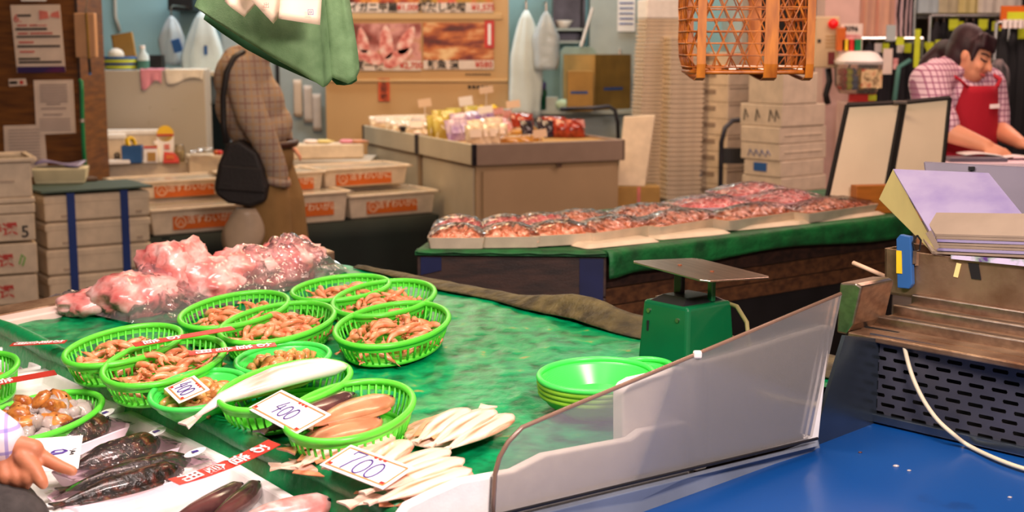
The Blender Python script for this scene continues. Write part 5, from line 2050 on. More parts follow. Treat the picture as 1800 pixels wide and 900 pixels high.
MB().box((-.005, -.013, .04), (.05, .004, .03)).build('mark', M_['orangesticker'], t)
t = thing('clear_jar', 'clear jar with yellow contents behind the red packet', 'jar', at_y(313, 9.1, .712))
MB().lathe([(.001, .0), (.036, .002), (.036, .08), (.03, .095), (.03, .115), (.001, .116)], 18).build('glass', M_['globe'], t, True)
MB().lathe([(.001, .004), (.032, .004), (.032, .075), (.001, .076)], 16).build('contents', M_['yellowsheet'], t, True)
t = thing('small_bottle', 'small pale bottle between the white card and the tall card', 'bottle', at_y(271, 9.1, .712))
MB().lathe([(.001, 0), (.02, 0), (.02, .09), (.01, .105), (.01, .12), (.014, .12), (.014, .14), (.001, .141)], 14).build('body', M_['yellowsheet'], t, True)
MB().lathe([(.015, .118), (.015, .142), (.001, .143)], 14).build('cap', M_['white'], t, True)
o = MB().box((0, 0, .012), (.2, .12, .024)).build('shallow_tray', M_['card'], None, bevel=.004, loc=at_y(196, 8.98, .712))
o.rotation_euler = (0, 0, R(20))
tag(o, 'shallow white pad lying left of the blue pen box', 'tray')

# dirty white board with things on it
BY = 9.75
bx0, bx1 = S(138, 150, Y=BY).x, S(360, 150, Y=BY).x
bz = S(140, 124, Y=BY).z
t = thing('partition_board', 'dirty white standing board behind the foam vats', 'board', ((bx0 + bx1) / 2, BY, 0))
MB().box((0, .1, bz / 2), (bx1 - bx0, .2, bz)).build('board', M_['foamgrey'], t, bevel=.006)


def cloth_over(label, x0, x1, ylow, m, name='towel'):
    a, b = S(x0, 120, Y=BY).x, S(x1, 120, Y=BY).x
    zl = S(x0, ylow, Y=BY).z
    L = Vector(((a + b) / 2, BY, bz))

    def f(u, v):
        x = (u - .5) * (b - a) * (1 - .12 * v)
        if v < .4:
            return (x, .18 - v / .4 * .2, .008 + .006 * noise.noise(Vector((u * 6, v * 5, 2))))
        w2 = (v - .4) / .6
        return (x, -.012 - .012 * abs(math.sin(u * 7)) * w2, .006 - w2 * (bz - zl) * (.8 + .25 * math.sin(u * 5 + 1)))
    o = MB().grid(f, 24, 20).build(name, m, None, True, solidify=.006, loc=L)
    return tag(o, label, 'towel')


cloth_over('pink towel hanging over the dirty white board', 246, 286, 158, M_['pinkcloth'])
cloth_over('cream towel draped over the right end of the dirty white board', 288, 360, 148, M_['whitecloth'])
sh = thing('back_shelf', 'shelf behind the dirty white board holding odds and ends', 'shelf', ((bx0 + bx1) / 2, BY + .45, 0))
MB().box((0, 0, bz - .03), (bx1 - bx0 + .5, .4, .03)).build('shelf_board', M_['cream'], sh)
for s_ in (-1, 1):
    MB().box((s_ * ((bx1 - bx0) / 2 + .1), 0, (bz - .045) / 2), (.04, .38, bz - .045)).build('leg', M_['steeldark'], sh)
SZ = bz - .015
kk = (BY + .4) / 2400


def onshelf(px, dy=0):
    q = S(px, 120, Y=BY + .38 + dy)
    return Vector((q.x, BY + .38 + dy, SZ))


t = thing('striped_bowl', 'bowl with blue and yellow stripes on the back shelf', 'bowl', onshelf(212))
for i, c in enumerate(('bluebox', 'lime', 'strap', 'lime', 'bluebox')):
    r0, r1 = .088 + .005 * i, .093 + .005 * i
    MB().lathe([(r0, .022 * i), (r1, .022 * (i + 1)), (r1 - .006, .022 * (i + 1)), (r0 - .006, .022 * i)], 28, 1.18, 1).build('stripe_band', M_[c], t, True)
MB().lathe([(.09, .0), (.001, .0)], 24, 1.18, 1).build('base', M_['bluebox'], t)
o = MB().ball((0, 0, .0), (.06, .06, .05), 14, 8).build('white_bundle', M_['whitecloth'], None, True, loc=onshelf(205, .06) + Vector((0, 0, .12)))
tag(o, 'white bundle sitting in the striped bowl', 'bundle')
t = thing('card_sheet', 'folded kraft card leaning behind the striped bowl', 'carton', M=tr(*onshelf(226, .15)) @ rot(-14) @ rot(-8, 'Y'))
MB().box((0, 0, .14), (.16, .02, .28)).build('panel', M_['kraft'], t)
MB().box((-.085, .03, .15), (.012, .08, .26)).build('fold', M_['kraftdark'], t)
t = thing('clear_bottle', 'clear bottle with a teal label on the back shelf', 'bottle', onshelf(252))
MB().lathe([(.001, 0), (.045, 0), (.045, .11), (.02, .15), (.018, .17), (.001, .17)], 18).build('body', M_['apron'], t, True)
MB().lathe([(.046, .02), (.046, .08)], 18).build('label', M_['clothteal'], t, True)
MB().lathe([(.02, .165), (.02, .19), (.001, .19)], 14).build('cap', M_['white'], t, True)
t = thing('blue_bottle', 'small blue bottle at the left end of the back shelf', 'bottle', onshelf(146))
MB().lathe([(.001, 0), (.03, 0), (.03, .05), (.01, .085), (.001, .09)], 14).build('body', M_['bluebox'], t, True)
o = MB().box((0, 0, .06), (.1, .1, .12)).build('dark_box', M_['black'], None, loc=onshelf(276, .1), bevel=.004)
tag(o, 'small black box between the clear bottle and the hanging bag', 'box')


def hang_bag(name, label, px0, px1, py0, py1, Y0, m, seed, extra=None, cat='bag'):
    """bag or apron hanging from a hook: gathered at the top, wide and creased below"""
    C = S((px0 + px1) / 2, py0, Y=Y0)
    w_ = (px1 - px0) * Y0 / 2400
    h = (py1 - py0) * Y0 / 2400
    t = thing(name, label, cat, C)
    mb = MB()
    rings = []
    for j in range(13):
        v = j / 12
        ww = w_ / 2 * (.12 + .88 * min(1, v * 2.2) ** .7) * (1 - .12 * max(0, v - .8) / .2)
        ring = []
        for k_ in range(24):
            an = 2 * math.pi * k_ / 24
            cr = 1 + .16 * math.sin(an * 5 + seed) * (1 - .4 * v) + .2 * noise.noise(Vector((math.cos(an) * 2, v * 3, seed)))
            ring.append((ww * math.cos(an) * cr, .05 * math.sin(an) * cr * min(1, v * 3 + .2), -h * v + .02 * noise.noise(Vector((an, 3, seed))) * (v > .9)))
        rings.append(ring)
    mb.loft(rings)
    mb.build('hanging_cloth', m, t, True)
    MB().tube([(0, 0, -.02), (0, .0, .06), (0, .06, .08), (0, 11.53 - Y0, .08)], .006, 6).build('hook', M_['steel'], t)
    return t, w_, h


t, w_, h = hang_bag('plastic_bag', 'clear plastic bag with blue print hanging above the white board', 280, 322, 28, 112, 10.6, M_['bagclear'], 3)
MB().box((-.01, -.06, -h * .62), (.07, .012, .1), rot(-15, 'Y')).build('blue_print', M_['bluebox'], t, bevel=.004)
t, w_, h = hang_bag('apron', 'white apron with a blue mark hanging between the board and the man', 322, 390, 20, 178, 10.4, M_['apron'], 5, cat='apron')
MB().box((.03, -.075, -h * .42), (.025, .008, .07)).build('blue_mark', M_['bluebox'], t)
q = S(325, 8, Y=11.3)
o = MB().box((0, 0, 0), (.2, .4, .1)).build('wall_shelf', M_['black'], None, loc=(q.x, 11.34, q.z))
tag(o, 'small black wall shelf above the hanging bags', 'shelf')
o = MB().box((0, 0, .05), (.12, .14, .1)).build('blue_crate', M_['bluebox'], None, loc=(q.x - .03, 11.3, q.z + .05), bevel=.005)
tag(o, 'blue box on the black wall shelf', 'box')
o = MB().tube([(S(200, -40, Y=11.5).x, 11.52, S(200, -60, Y=11.5).z), (S(202, 30, Y=11.5).x, 11.52, S(202, 30, Y=11.5).z), (S(210, 55, Y=11.5).x, 11.52, S(210, 55, Y=11.5).z)], .014, 8).build('wall_pipe', M_['cream'], None, True)
tag(o, 'thin pale pipe on the blue wall', 'pipe')
# dark gap and grey door behind the man
o = MB().box((0, 0, .7), (.32, .1, 1.4)).build('dark_cabinet', M_['skirt'], None, loc=(S(375, 200, Y=10.7).x, 10.75, 0))
tag(o, 'dark cabinet side in the gap left of the man', 'cabinet')
x0, x1 = S(384, 150, Y=11.0).x, S(574, 150, Y=11.0).x
t = thing('cold_cabinet', 'tall grey-blue cabinet doors behind the man', 'cabinet', ((x0 + x1) / 2, 11.2, 0))
MB().box((0, .1, .95), (x1 - x0, .3, 1.9)).build('cabinet_body', M_['greydoor'], t)
MB().box((.02, -.06, 1.0), (.03, .03, 1.6)).build('black_post', M_['black'], t)
for s_ in (-1, 1):
    MB().box((s_ * (x1 - x0) / 4, -.055, 1.0), ((x1 - x0) / 2 - .03, .02, 1.7)).build('door', M_['greydoor'], t, bevel=.004)
for i, (px, py, c) in enumerate(((522, 140, 'tagcream'), (540, 150, 'paper'), (556, 165, 'paper'))):
    q = S(px, py, Y=11.08)
    o = MB().grid(lambda u, v: ((u - .5) * .07, -.01 * math.sin(u * 3), -.3 * v), 6, 8).build('hanging_slip', M_[c], None, True, solidify=.002, loc=(q.x, 11.1, q.z))
    tag(o, ['left', 'middle', 'right'][i] + ' pale paper slip hanging on the grey-blue cabinet door', 'paper', 'slips on the cabinet door')

# ================================================================== poster panel and beige counters
WY = 10.7
x0, x1 = S(571, 100, Y=WY).x, S(894, 100, Y=WY).x
t = thing('poster_stand', 'tan freestanding panel with fish posters behind the beige counters', 'panel', ((x0 + x1) / 2, WY + .06, 0))
MB().box((0, 0, 1.3), (x1 - x0, .1, 2.6)).build('panel', M_['panel'], t)
zz = S(700, 142, Y=WY).z
MB().box((0, -.058, zz), (x1 - x0, .02, .02)).build('moulding', M_['panel'], t, bevel=.004)
zz2 = S(700, 29, Y=WY).z
MB().box((0, -.058, zz2), (x1 - x0 - .1, .016, .045)).build('rail', M_['panel'], t, bevel=.004)
pm = [ramp_mat('snapper_print', [(.3, (60, 34, 20)), (.42, (150, 70, 60)), (.55, (216, 150, 140)), (.7, (180, 130, 30))], 5, .4, bump=0),
      ramp_mat('grilled_print', [(.32, (46, 26, 14)), (.43, (120, 40, 24)), (.54, (200, 110, 50)), (.66, (236, 196, 140))], 6, .4, stretch=(.6, 1, 1.8)),
      ramp_mat('crab_print', [(.35, (50, 24, 14)), (.5, (180, 70, 34)), (.65, (230, 150, 60))], 7, .4),
      ramp_mat('miso_print', [(.35, (60, 40, 12)), (.5, (190, 140, 40)), (.65, (220, 90, 60))], 7, .4)]


def poster(label, x0, x1, y0, y1, y2, pmat, words, price, fish=False):
    q = [S(x0, y0, Y=WY), S(x1, y0, Y=WY), S(x1, y2, Y=WY), S(x0, y2, Y=WY)]
    C = sum(q, Vector()) / 4
    w_, h = q[1].x - q[0].x, q[0].z - q[3].z
    hs = q[0].z - S(x0, y1, Y=WY).z
    t = thing('poster', label, 'poster', (C.x, WY - .002, C.z), group='fish posters on the tan panel')
    MB().box((0, 0, h / 2 - hs / 2), (w_, .006, hs)).build('photo_print', pmat, t)
    MB().box((0, 0, -h / 2 + (h - hs) / 2), (w_, .006, h - hs)).build('caption_strip', M_['paper'], t)
    zc = -h / 2 + (h - hs) * .5
    letters(words, .075, M_['blackink'], t, tr(-w_ * .22, -.0045, zc) @ FRONT, bold=.025)
    letters(price, .065, M_['redink'], t, tr(w_ * .36, -.0045, zc) @ FRONT, bold=.02)
    if fish:
        for i, (u, v, an, l) in enumerate(((-.3, .55, 100, .2), (.02, .5, 92, .26), (.3, .55, 62, .24), (-.22, .12, 160, .24), (.18, .1, 30, .26))):
            mb = MB()
            pts = []
            for k in range(16):
                a_ = 2 * math.pi * k / 16
                pts.append((l / 2 * math.cos(a_), l * .2 * math.sin(a_) * (1 - .35 * math.cos(a_)), 0))
            mb.solid([(p[0], p[1], 0) for p in pts], (0, 0, .002))
            mb.build('printed_fish', ramp_mat('red_fish_print', [(.35, (190, 70, 60)), (.5, (232, 150, 136)), (.65, (244, 206, 190))], 14, .4) if i == 0 else bpy.data.materials['red_fish_print'], t,
                     M=tr(w_ * u, -.004, -h / 2 + (h - hs) + hs * v) @ FRONT @ rot(an))
    return t


poster('poster of open red fish, lower left on the tan panel', 612, 741, 41, 107, 124, pm[0], '室一夜', '¥2,700', True)
t = poster('poster of grilled fish with a red vertical label, lower right on the panel', 744, 868, 40, 106, 122, pm[1], '鮮魚 漬', '¥580')
MB().box((.24, -.005, .09), (.075, .006, .21)).build('red_label', M_['red'], t)
MB().box((.24, -.009, .09), (.022, .004, .16)).build('white_lettering', M_['card'], t)
poster('poster cut off by the top edge, upper left on the tan panel', 600, 737, -60, 5, 22, pm[2], 'ズワイガニ甲羅', '¥1,000')
poster('poster cut off by the top edge, upper right on the tan panel', 741, 867, -60, 5, 22, pm[3], '焼だし味噌', '¥1,575')
q = S(675, 158, Y=WY - .002)
t = thing('red_label', 'red vertical label with black writing below the posters', 'label', (q.x, WY - .002, q.z))
MB().box((0, 0, 0), (.09, .006, .175)).build('label', mat('orange_red_print', (206, 84, 40), .5), t)
for i, ch in enumerate('生珍味'):
    letters(ch, .055, M_['blackink'], t, tr(0, -.0045, .055 - .055 * i) @ FRONT, bold=.02)
for (x, y, n_) in ((843, 131, 8), (848, 153, 6)):
    q = S(x, y, Y=WY)
    mb = MB()
    for i in range(n_):
        mb.box((-.1 + i * .2 / n_, 0, 0), (.2 / n_ * .7, .004, .012 if n_ == 8 else .026))
    o = stuff(mb.build('panel_lettering', M_['blackink'], None, loc=(q.x, WY + .006, q.z)))
    tag(o, 'thin dark lettering on the panel right of the posters' if n_ == 8 else 'bolder dark lettering low on the panel behind the price cards', 'lettering')

CZT = .9
CK = S(832, 254, CZT)
CA = 24
CW, CD1, CD2 = 1.03, .97, 1.15


def counter(label, y0, dd, w_):
    M = tr(CK.x, CK.y, 0) @ rot(CA) @ tr(0, y0, 0)
    t = thing('sales_counter', label, 'counter', M=M, group='beige sales counters')
    MB().box((w_ / 2, dd / 2, (CZT - .13) / 2), (w_ - .06, dd - .06, CZT - .13)).build('cabinet', M_['counter'], t, bevel=.004)
    MB().box((.022, dd / 2, (CZT - .13) / 2), (.012, dd - .1, CZT - .16)).build('side_panel', M_['counterside'], t)
    MB().box((w_ / 2, .0215, (CZT - .13) / 2 - .01), (w_ - .14, .012, CZT - .18)).build('front_panel', M_['counter'], t)
    mb = MB()
    for c, d in (((w_ / 2, .012, CZT - .065), (w_, .024, .13)), ((w_ / 2, dd - .012, CZT - .065), (w_, .024, .13)), ((w_ - .012, dd / 2, CZT - .065), (.024, dd, .13))):
        mb.box(c, d)
    mb.build('tray_rail', M_['counteredge'], t, bevel=.005)
    MB().box((.012, dd / 2, CZT - .065), (.024, dd - .03, .125)).build('side_rail', M_['counterside'], t, bevel=.004)
    for y_ in (.01, dd - .01):
        MB().box((.008, y_, CZT - .065), (.03, .022, .13)).build('corner_cap', M_['steeldark'], t, bevel=.003)
    MB().box((w_ / 2, dd / 2, CZT - .02), (w_ - .05, dd - .05, .01)).build('tray_floor', M_['kraft'], t)
    MB().box((w_ * .55, -.004, CZT - .142), (.035, .012, .02)).build('catch', M_['steel'], t)
    return M


def ORD(n):
    ones = ['', 'first', 'second', 'third', 'fourth', 'fifth', 'sixth', 'seventh', 'eighth', 'ninth', 'tenth', 'eleventh', 'twelfth', 'thirteenth', 'fourteenth', 'fifteenth', 'sixteenth', 'seventeenth', 'eighteenth', 'nineteenth']
    if n < 20:
        return ones[n]
    t_ = {2: 'twent', 3: 'thirt', 4: 'fort', 5: 'fift'}[n // 10]
    return t_ + 'ieth' if n % 10 == 0 else t_ + 'y-' + ones[n % 10]


MC = counter('near beige counter heaped with bagged dried seafood', 0, CD1, CW)
counter('far beige counter with silver packs beside the tan panel', CD1 + .02, CD2, CW - .1)
GZ = CZT - .014


def onc(px, py, up=.0):
    q = S(px, py, GZ + up)
    l_ = MC.inverted() @ q
    l_.x = min(max(l_.x, .09), CW - .1)
    l_.y = min(max(l_.y, .08), CD1 + CD2 - .12)
    q = MC @ l_
    q.z = GZ + up
    return q


def pack_mb(w_, h, d):
    mb = MB()
    rings = []
    for j in range(7):
        v = j / 6
        th = d / 2 * math.sin(math.pi * min(.97, max(.03, v))) ** .6
        rings.append([(w_ / 2 * math.cos(2 * math.pi * k / 14) * (1 + .05 * math.sin(v * 20)), th * math.sin(2 * math.pi * k / 14), h * v) for k in range(14)])
    mb.loft(rings)
    return mb


pcache = {}


def pack(kind, px, py, label, group, w_=.13, h=.13, d=.05, m='silver', lab=None, lean=30, rz_=0, up=0):
    P = onc(px, py, up)
    t = thing('seafood_pack', label, 'pack', M=tr(*P) @ rot(20 + rz_) @ rot(-lean, 'X'), group=group)
    key = (kind, w_, h, d, m)
    if key not in pcache:
        pcache[key] = pack_mb(w_, h, d).build('wrapper', M_[m], t, 40).data
    else:
        o = bpy.data.objects.new('wrapper', pcache[key])
        COL.objects.link(o)
        o.parent = t
    if lab:
        MB().box((0, -d / 2 - .001, h * .5), (w_ * .6, .004, h * .42)).build('pack_label', M_[lab], t)
    return t


M_['gold'] = mat('golden_pack', (206, 190, 96), .25, col2=(170, 140, 50), scale=16, coat=.6)
M_['purplepack'] = mat('purple_label_pack', (222, 200, 214), .25, col2=(150, 110, 170), scale=18, coat=.6)
M_['whitepack'] = mat('clear_white_pack', (240, 222, 196), .15, col2=(196, 170, 140), scale=26, coat=.8)
M_['redpack'] = mat('red_octopus_pack', (186, 66, 40), .2, col2=(110, 26, 18), scale=26, coat=.8)
M_['darkpack'] = mat('dark_pack', (60, 42, 66), .25, col2=(30, 24, 28), scale=16, coat=.6)
M_['amber'] = mat('amber_pack', (196, 140, 40), .25, col2=(140, 80, 20), scale=18, coat=.6)
M_['pinkpack'] = mat('pink_pack', (232, 180, 176), .25, col2=(200, 110, 110), scale=20, coat=.6)
rows = [('glossy silver-white pack on the far counter by the tan panel', 'silver packs on the far counter', 'whitepack', [(650, 206), (668, 200), (664, 212), (684, 205), (700, 212), (688, 218), (716, 214), (706, 224), (734, 206), (720, 202), (748, 204), (756, 210), (642, 214), (656, 221), (672, 226), (694, 228), (714, 232), (726, 228), (648, 209), (678, 214)], .15, .1, .06, 40, 'paper'),
        ('yellow-green upright pack at the left of the near counter', 'yellow-green packs', 'gold', [(760, 238), (770, 236), (780, 240), (776, 226), (790, 228), (800, 220), (818, 214)], .12, .15, .05, 20, None),
        ('clear pack with a purple label on the near counter', 'purple-labelled packs', 'purplepack', [(797, 244), (812, 242), (806, 230), (824, 226), (842, 222), (858, 218)], .12, .14, .05, 25, 'purplepack'),
        ('pale wrapped pack at the front corner of the near counter', 'pale wrapped packs', 'whitepack', [(826, 250), (846, 249), (862, 248), (876, 244), (850, 236), (870, 232), (832, 238)], .12, .12, .06, 25, 'paper'),
        ('pink pack in the middle of the near counter', 'pink packs', 'pinkpack', [(866, 222), (884, 220), (890, 232), (902, 214)], .13, .1, .05, 40, None),
        ('amber flat pack along the front of the near counter', 'amber packs', 'amber', [(898, 247), (918, 246), (934, 244), (908, 232), (926, 230), (944, 226), (930, 218), (906, 220)], .15, .07, .05, 65, None),
        ('dark purple pack among the amber packs', 'dark packs', 'darkpack', [(930, 238), (958, 232), (962, 222), (944, 214), (878, 204), (968, 238)], .09, .12, .05, 20, None),
        ('glossy red bag of octopus at the right of the near counter', 'red octopus bags', 'redpack', [(978, 232), (992, 238), (1004, 230), (1012, 238), (1026, 232), (1036, 236), (1048, 230), (1056, 236), (1066, 230), (1032, 222), (990, 222)], .14, .12, .09, 20, None)]
for lab, grp, m, pts, w_, h, d, lean, lb in rows:
    for i, (px, py) in enumerate(sorted(pts)):
        pack(m, px, py + 4, lab + ', ' + ORD(i + 1) + ' from the left', grp, w_, h, d, m, lb, lean + random.uniform(-6, 6), random.uniform(-18, 18))
t = thing('bow_bag', 'bright yellow gathered bag behind the white price card', 'bag', onc(836, 208))
mb = MB().ball((0, 0, .05), (.075, .05, .05), 14, 8).ball((.05, 0, .11), (.05, .03, .04), 12, 7).ball((-.03, 0, .11), (.045, .03, .035), 12, 7)
mb.v = [tuple(Vector(q) * (1 + .15 * noise.noise(Vector(q) * 25))) for q in mb.v]
mb.build('bag', M_['yellow'], t, True)
t = thing('dark_tray', 'dark tray of packed seafood at the end of the far counter', 'tray', onc(728, 234))
MB().loft([rrect(.16, .12, 0), rrect(.2, .15, .045), rrect(.19, .14, .045), rrect(.15, .11, .01)]).build('shell', M_['steeldark'], t, 40)
for i, (px, py) in enumerate(((652, 214), (660, 213))):
    o = MB().ball((0, 0, .03), (.05, .03, .035), 12, 7).build('seaweed_pack', M_['skirt'], None, True, loc=onc(px, py))
    tag(o, 'dark green seaweed pack at the left end of the far counter', 'pack', 'dark seaweed packs')
for i, (x0, y0, x1, y1, lab, c, foot) in enumerate([
        (807, 170, 831, 186, 'white price card tilted before the yellow bag', 'card', 222), (841, 187, 866, 199, 'white price card right of the yellow bag', 'card', 226),
        (893, 177, 917, 190, 'buff price card standing highest before the white apron', 'tagcream', 226), (935, 200, 960, 212, 'cream price card above the dark packs', 'tagcream', 226),
        (937, 228, 961, 242, 'cream price card low among the amber packs', 'tagcream', 248), (960, 190, 978, 202, 'pink printed card behind the red bags, left one', 'pinkpack', 220),
        (980, 194, 996, 207, 'pink printed card behind the red bags, right one', 'pinkpack', 222), (1064, 212, 1088, 226, 'pink and white card at the right end of the near counter', 'pinkpack', 240),
        (683, 174, 706, 188, 'pale price card over the silver packs', 'tagcream', 214), (722, 209, 741, 224, 'pale price card on the dark tray', 'card', 232), (815, 152, 839, 164, 'small pale card on a long stick before the panel', 'tagcream', 214)]):
    F0 = onc((x0 + x1) / 2, foot)
    c = S((x0 + x1) / 2, (y0 + y1) / 2, Y=F0.y)
    t = thing('price_tag', lab, 'price card', (F0.x, F0.y, GZ + .001), group='price cards on the counters')
    kx = F0.y / 2400
    zc = c.z - GZ
    MB().tube([(0, .006, 0), (0, .004, zc)], .003, 5).build('stick', M_['white'], t)
    MB().box((0, 0, zc), ((x1 - x0) * kx, .003, (y1 - y0) * kx), tr(0, 0, zc) @ rot(-8, 'Y') @ tr(0, 0, -zc)).build('card', M_[[
        'card', 'card', 'tagcream', 'tagcream', 'tagcream', 'pinkpack', 'pinkpack', 'pinkpack', 'tagcream', 'card', 'tagcream'][i]], t)

# ================================================================== right background: bench, cartons, lids, boxes
HY = 10.55
t = thing('back_bench', 'pale bench behind the counter carrying cartons', 'bench', (S(1000, 190, Y=HY).x, HY + .2, 0))
bzz = S(1000, 193, Y=HY).z
MB().box((.0, 0, bzz - .015), (1.0, .5, .03)).build('bench_top', M_['greydoor'], t)
MB().box((.0, .05, (bzz - .03) / 2), (.94, .4, bzz - .03)).build('bench_body', M_['greydoor'], t)
t, w_, h = hang_bag('apron', 'long white apron hanging right of the tan panel', 898, 952, 18, 205, 10.45, M_['apron'], 9, cat='apron')
t, w_, h = hang_bag('plastic_bag', 'milky plastic bag hanging beside the long white apron', 938, 982, 20, 120, 10.4, M_['bagclear'], 12)


def onb(px, dy=0):
    return Vector((S(px, 190, Y=HY + dy).x, HY + dy, bzz))


t = thing('dark_bottle', 'dark green bottle with a purple cap beside the hanging apron', 'bottle', onb(953))
MB().lathe([(.001, 0), (.036, 0), (.036, .14), (.016, .19), (.016, .23), (.001, .23)], 16).build('glass', mat('bottle_green', (10, 74, 50), .2), t, True)
MB().lathe([(.03, .15), (.03, .21), (.001, .215)], 14).build('cap', mat('purple_cap', (50, 36, 90), .4), t, True)
o = MB().box((0, 0, .05), (.09, .08, .1)).build('pale_box', M_['greydoor'], None, loc=onb(970), bevel=.003)
tag(o, 'small grey-white box right of the dark bottle', 'box')
o = MB().ball((0, 0, .04), (.06, .05, .045), 12, 7).build('green_bundle', mat('mint_bundle', (190, 220, 196), .6), None, True, loc=onb(990, -.05))
tag(o, 'pale mint bundle against the cartons', 'bundle')
t = thing('carton', 'large brown carton standing corner-on behind the counter', 'carton', onb(1046, -.08), 40)
MB().box((.19, .18, .21), (.38, .36, .42)).build('carton_body', M_['kraftdark'], t)
MB().box((-.002, .18, .21), (.004, .355, .415)).build('lit_side_tone', M_['kraft'], t)  # light on the left face painted as a paler card skin
MB().box((.19, -.002, .16), (.2, .003, .02)).build('blue_print', M_['blueink'], t)
t = thing('carton', 'smaller yellowish carton in front of the large brown one', 'carton', onb(1020, -.2), 4)
MB().box((.0, .04, .15), (.19, .1, .30)).build('carton_body', M_['kraft'], t, bevel=.003)
MB().box((-.01, -.012, .14), (.13, .003, .02)).build('blue_print', M_['blueink'], t)
t = thing('wall_cupboard', 'open dark cupboard with a white bowl at the top edge', 'cupboard', (S(1000, 40, Y=11.2).x, 11.3, S(1000, 76, Y=11.2).z))
MB().box((0, .15, .35), (.24, .04, .7)).build('back', M_['steeldark'], t)
for x in (-.12, .12):
    MB().box((x, 0, .35), (.02, .32, .7)).build('side', M_['steeldark'], t)
for z in (.01, .11):
    MB().box((0, 0, z), (.24, .32, .02)).build('shelf', M_['greydoor'], t)
o = MB().lathe([(.04, 0), (.085, .06), (.08, .06), (.038, .006), (.001, .006)], 20).build('white_bowl', M_['white'], None, True, loc=(S(990, 40, Y=11.2).x, 11.24, S(1000, 76, Y=11.2).z + .122))
tag(o, 'white bowl on the shelf of the dark cupboard', 'bowl')
x0, x1 = S(1036, 90, Y=11.0).x, S(1118, 90, Y=11.0).x
t = thing('fridge', 'pale tall fridge behind the cartons', 'fridge', ((x0 + x1) / 2, 11.1, 0))
MB().box((0, 0, 1.0), (x1 - x0, .3, 2.0)).build('fridge_body', M_['greydoor'], t, bevel=.01)
MB().box((.05, -.16, 1.2), (.015, .03, .5)).build('door_handle', M_['steel'], t)
q = S(1101, 26, Y=10.93)
t = thing('calendar', 'white wall calendar with dark rows on the pale fridge', 'calendar', (q.x, 10.935, q.z))
MB().box((0, 0, 0), (.14, .006, .26)).build('page', M_['card'], t)
mb = MB()
for i in range(5):
    mb.box((0, -.004, .09 - .04 * i), (.11, .002, .012))
stuff(mb.build('date_rows', M_['blueink'], t))
t = thing('grey_partition', 'rounded grey panel leaning behind the brown cartons', 'panel', M=tr(*onb(1016, .22)) @ rot(-6, 'X'))
MB().prism([(-.14, 0), (.14, 0), (.14, .44), (.11, .48), (-.11, .48), (-.14, .44)], -.012, .012, rot(90, 'X')).build('panel', mat('sage_panel', (140, 160, 150), .5), t, bevel=.004)
MB().tube([(.02, -.03, .48), (.11, -.03, .78)], .012, 6).build('white_stick', M_['white'], t)
t = thing('cart', 'dark cart with a curved push bar in front of the bench', 'cart', (S(1040, 240, Y=9.85).x, 9.85, 0))
lx = lambda px, py: S(px, py, Y=9.85) - t.location
MB().tube([lx(985, 192), lx(1040, 190), lx(1070, 187), lx(1081, 194), lx(1086, 215), Vector((lx(1092, 250).x, 0, .2))], .014, 8).build('push_bar', M_['steeldark'], t, True)
MB().box((0, .12, .2), (.5, .3, .05)).build('deck', M_['black'], t, bevel=.01)
for sx in (-1, 1):
    MB().lathe([(.001, -.02), (.06, -.02), (.06, .02), (.001, .02)], 16, M=tr(sx * .2, .12, .075) @ rot(90, 'X')).build('wheel', M_['black'], t)
MB().box((0, .12, .115), (.44, .08, .13)).build('axle_block', M_['black'], t)

# black platform
PZ = .42
a, b = S(1086, 355, PZ), S(1322, 340, PZ)
t = thing('black_platform', 'low black slatted platform under the stacks of foam lids', 'platform', ((a.x + b.x) / 2, a.y + .2, 0), 4)
MB().box((0, .12, .19), (b.x - a.x + .3, .7, .38)).build('platform_body', M_['black'], t)
for i in range(4):
    MB().box((0, -.17 + .17 * i, PZ - .02), (b.x - a.x + .34, .12, .036)).build('slat', M_['black'], t, bevel=.004)


def lid_stack(px, Y0, n, hl, w_, d, rz_, lean, lab, grp):
    base = S(px, 345, Y=Y0)
    me = None
    for k in range(n):
        P = (base.x + lean * k * hl + random.uniform(-.003, .003), Y0, PZ + .001 + k * hl)
        if me is None:
            o = MB().loft([[(x * .93, y * .93, 0) for x, y in ((-w_ / 2, -d / 2), (w_ / 2, -d / 2), (w_ / 2, d / 2), (-w_ / 2, d / 2))],
                           [(x * .94, y * .94, hl * .42) for x, y in ((-w_ / 2, -d / 2), (w_ / 2, -d / 2), (w_ / 2, d / 2), (-w_ / 2, d / 2))],
                           [(x, y, hl * .45) for x, y in ((-w_ / 2, -d / 2), (w_ / 2, -d / 2), (w_ / 2, d / 2), (-w_ / 2, d / 2))],
                           [(x, y, hl * .93) for x, y in ((-w_ / 2, -d / 2), (w_ / 2, -d / 2), (w_ / 2, d / 2), (-w_ / 2, d / 2))]]).build('foam_sheet', M_['foamwarm'])
            me = o.data
        else:
            o = bpy.data.objects.new('foam_sheet', me)
            COL.objects.link(o)
        o.location = P
        o.rotation_euler = (0, 0, R(rz_ + random.uniform(-1, 1)))
        tag(o, lab.replace('@', ORD(n - k)), 'foam lid', grp)
    return base.x + lean * n * hl, PZ + n * hl


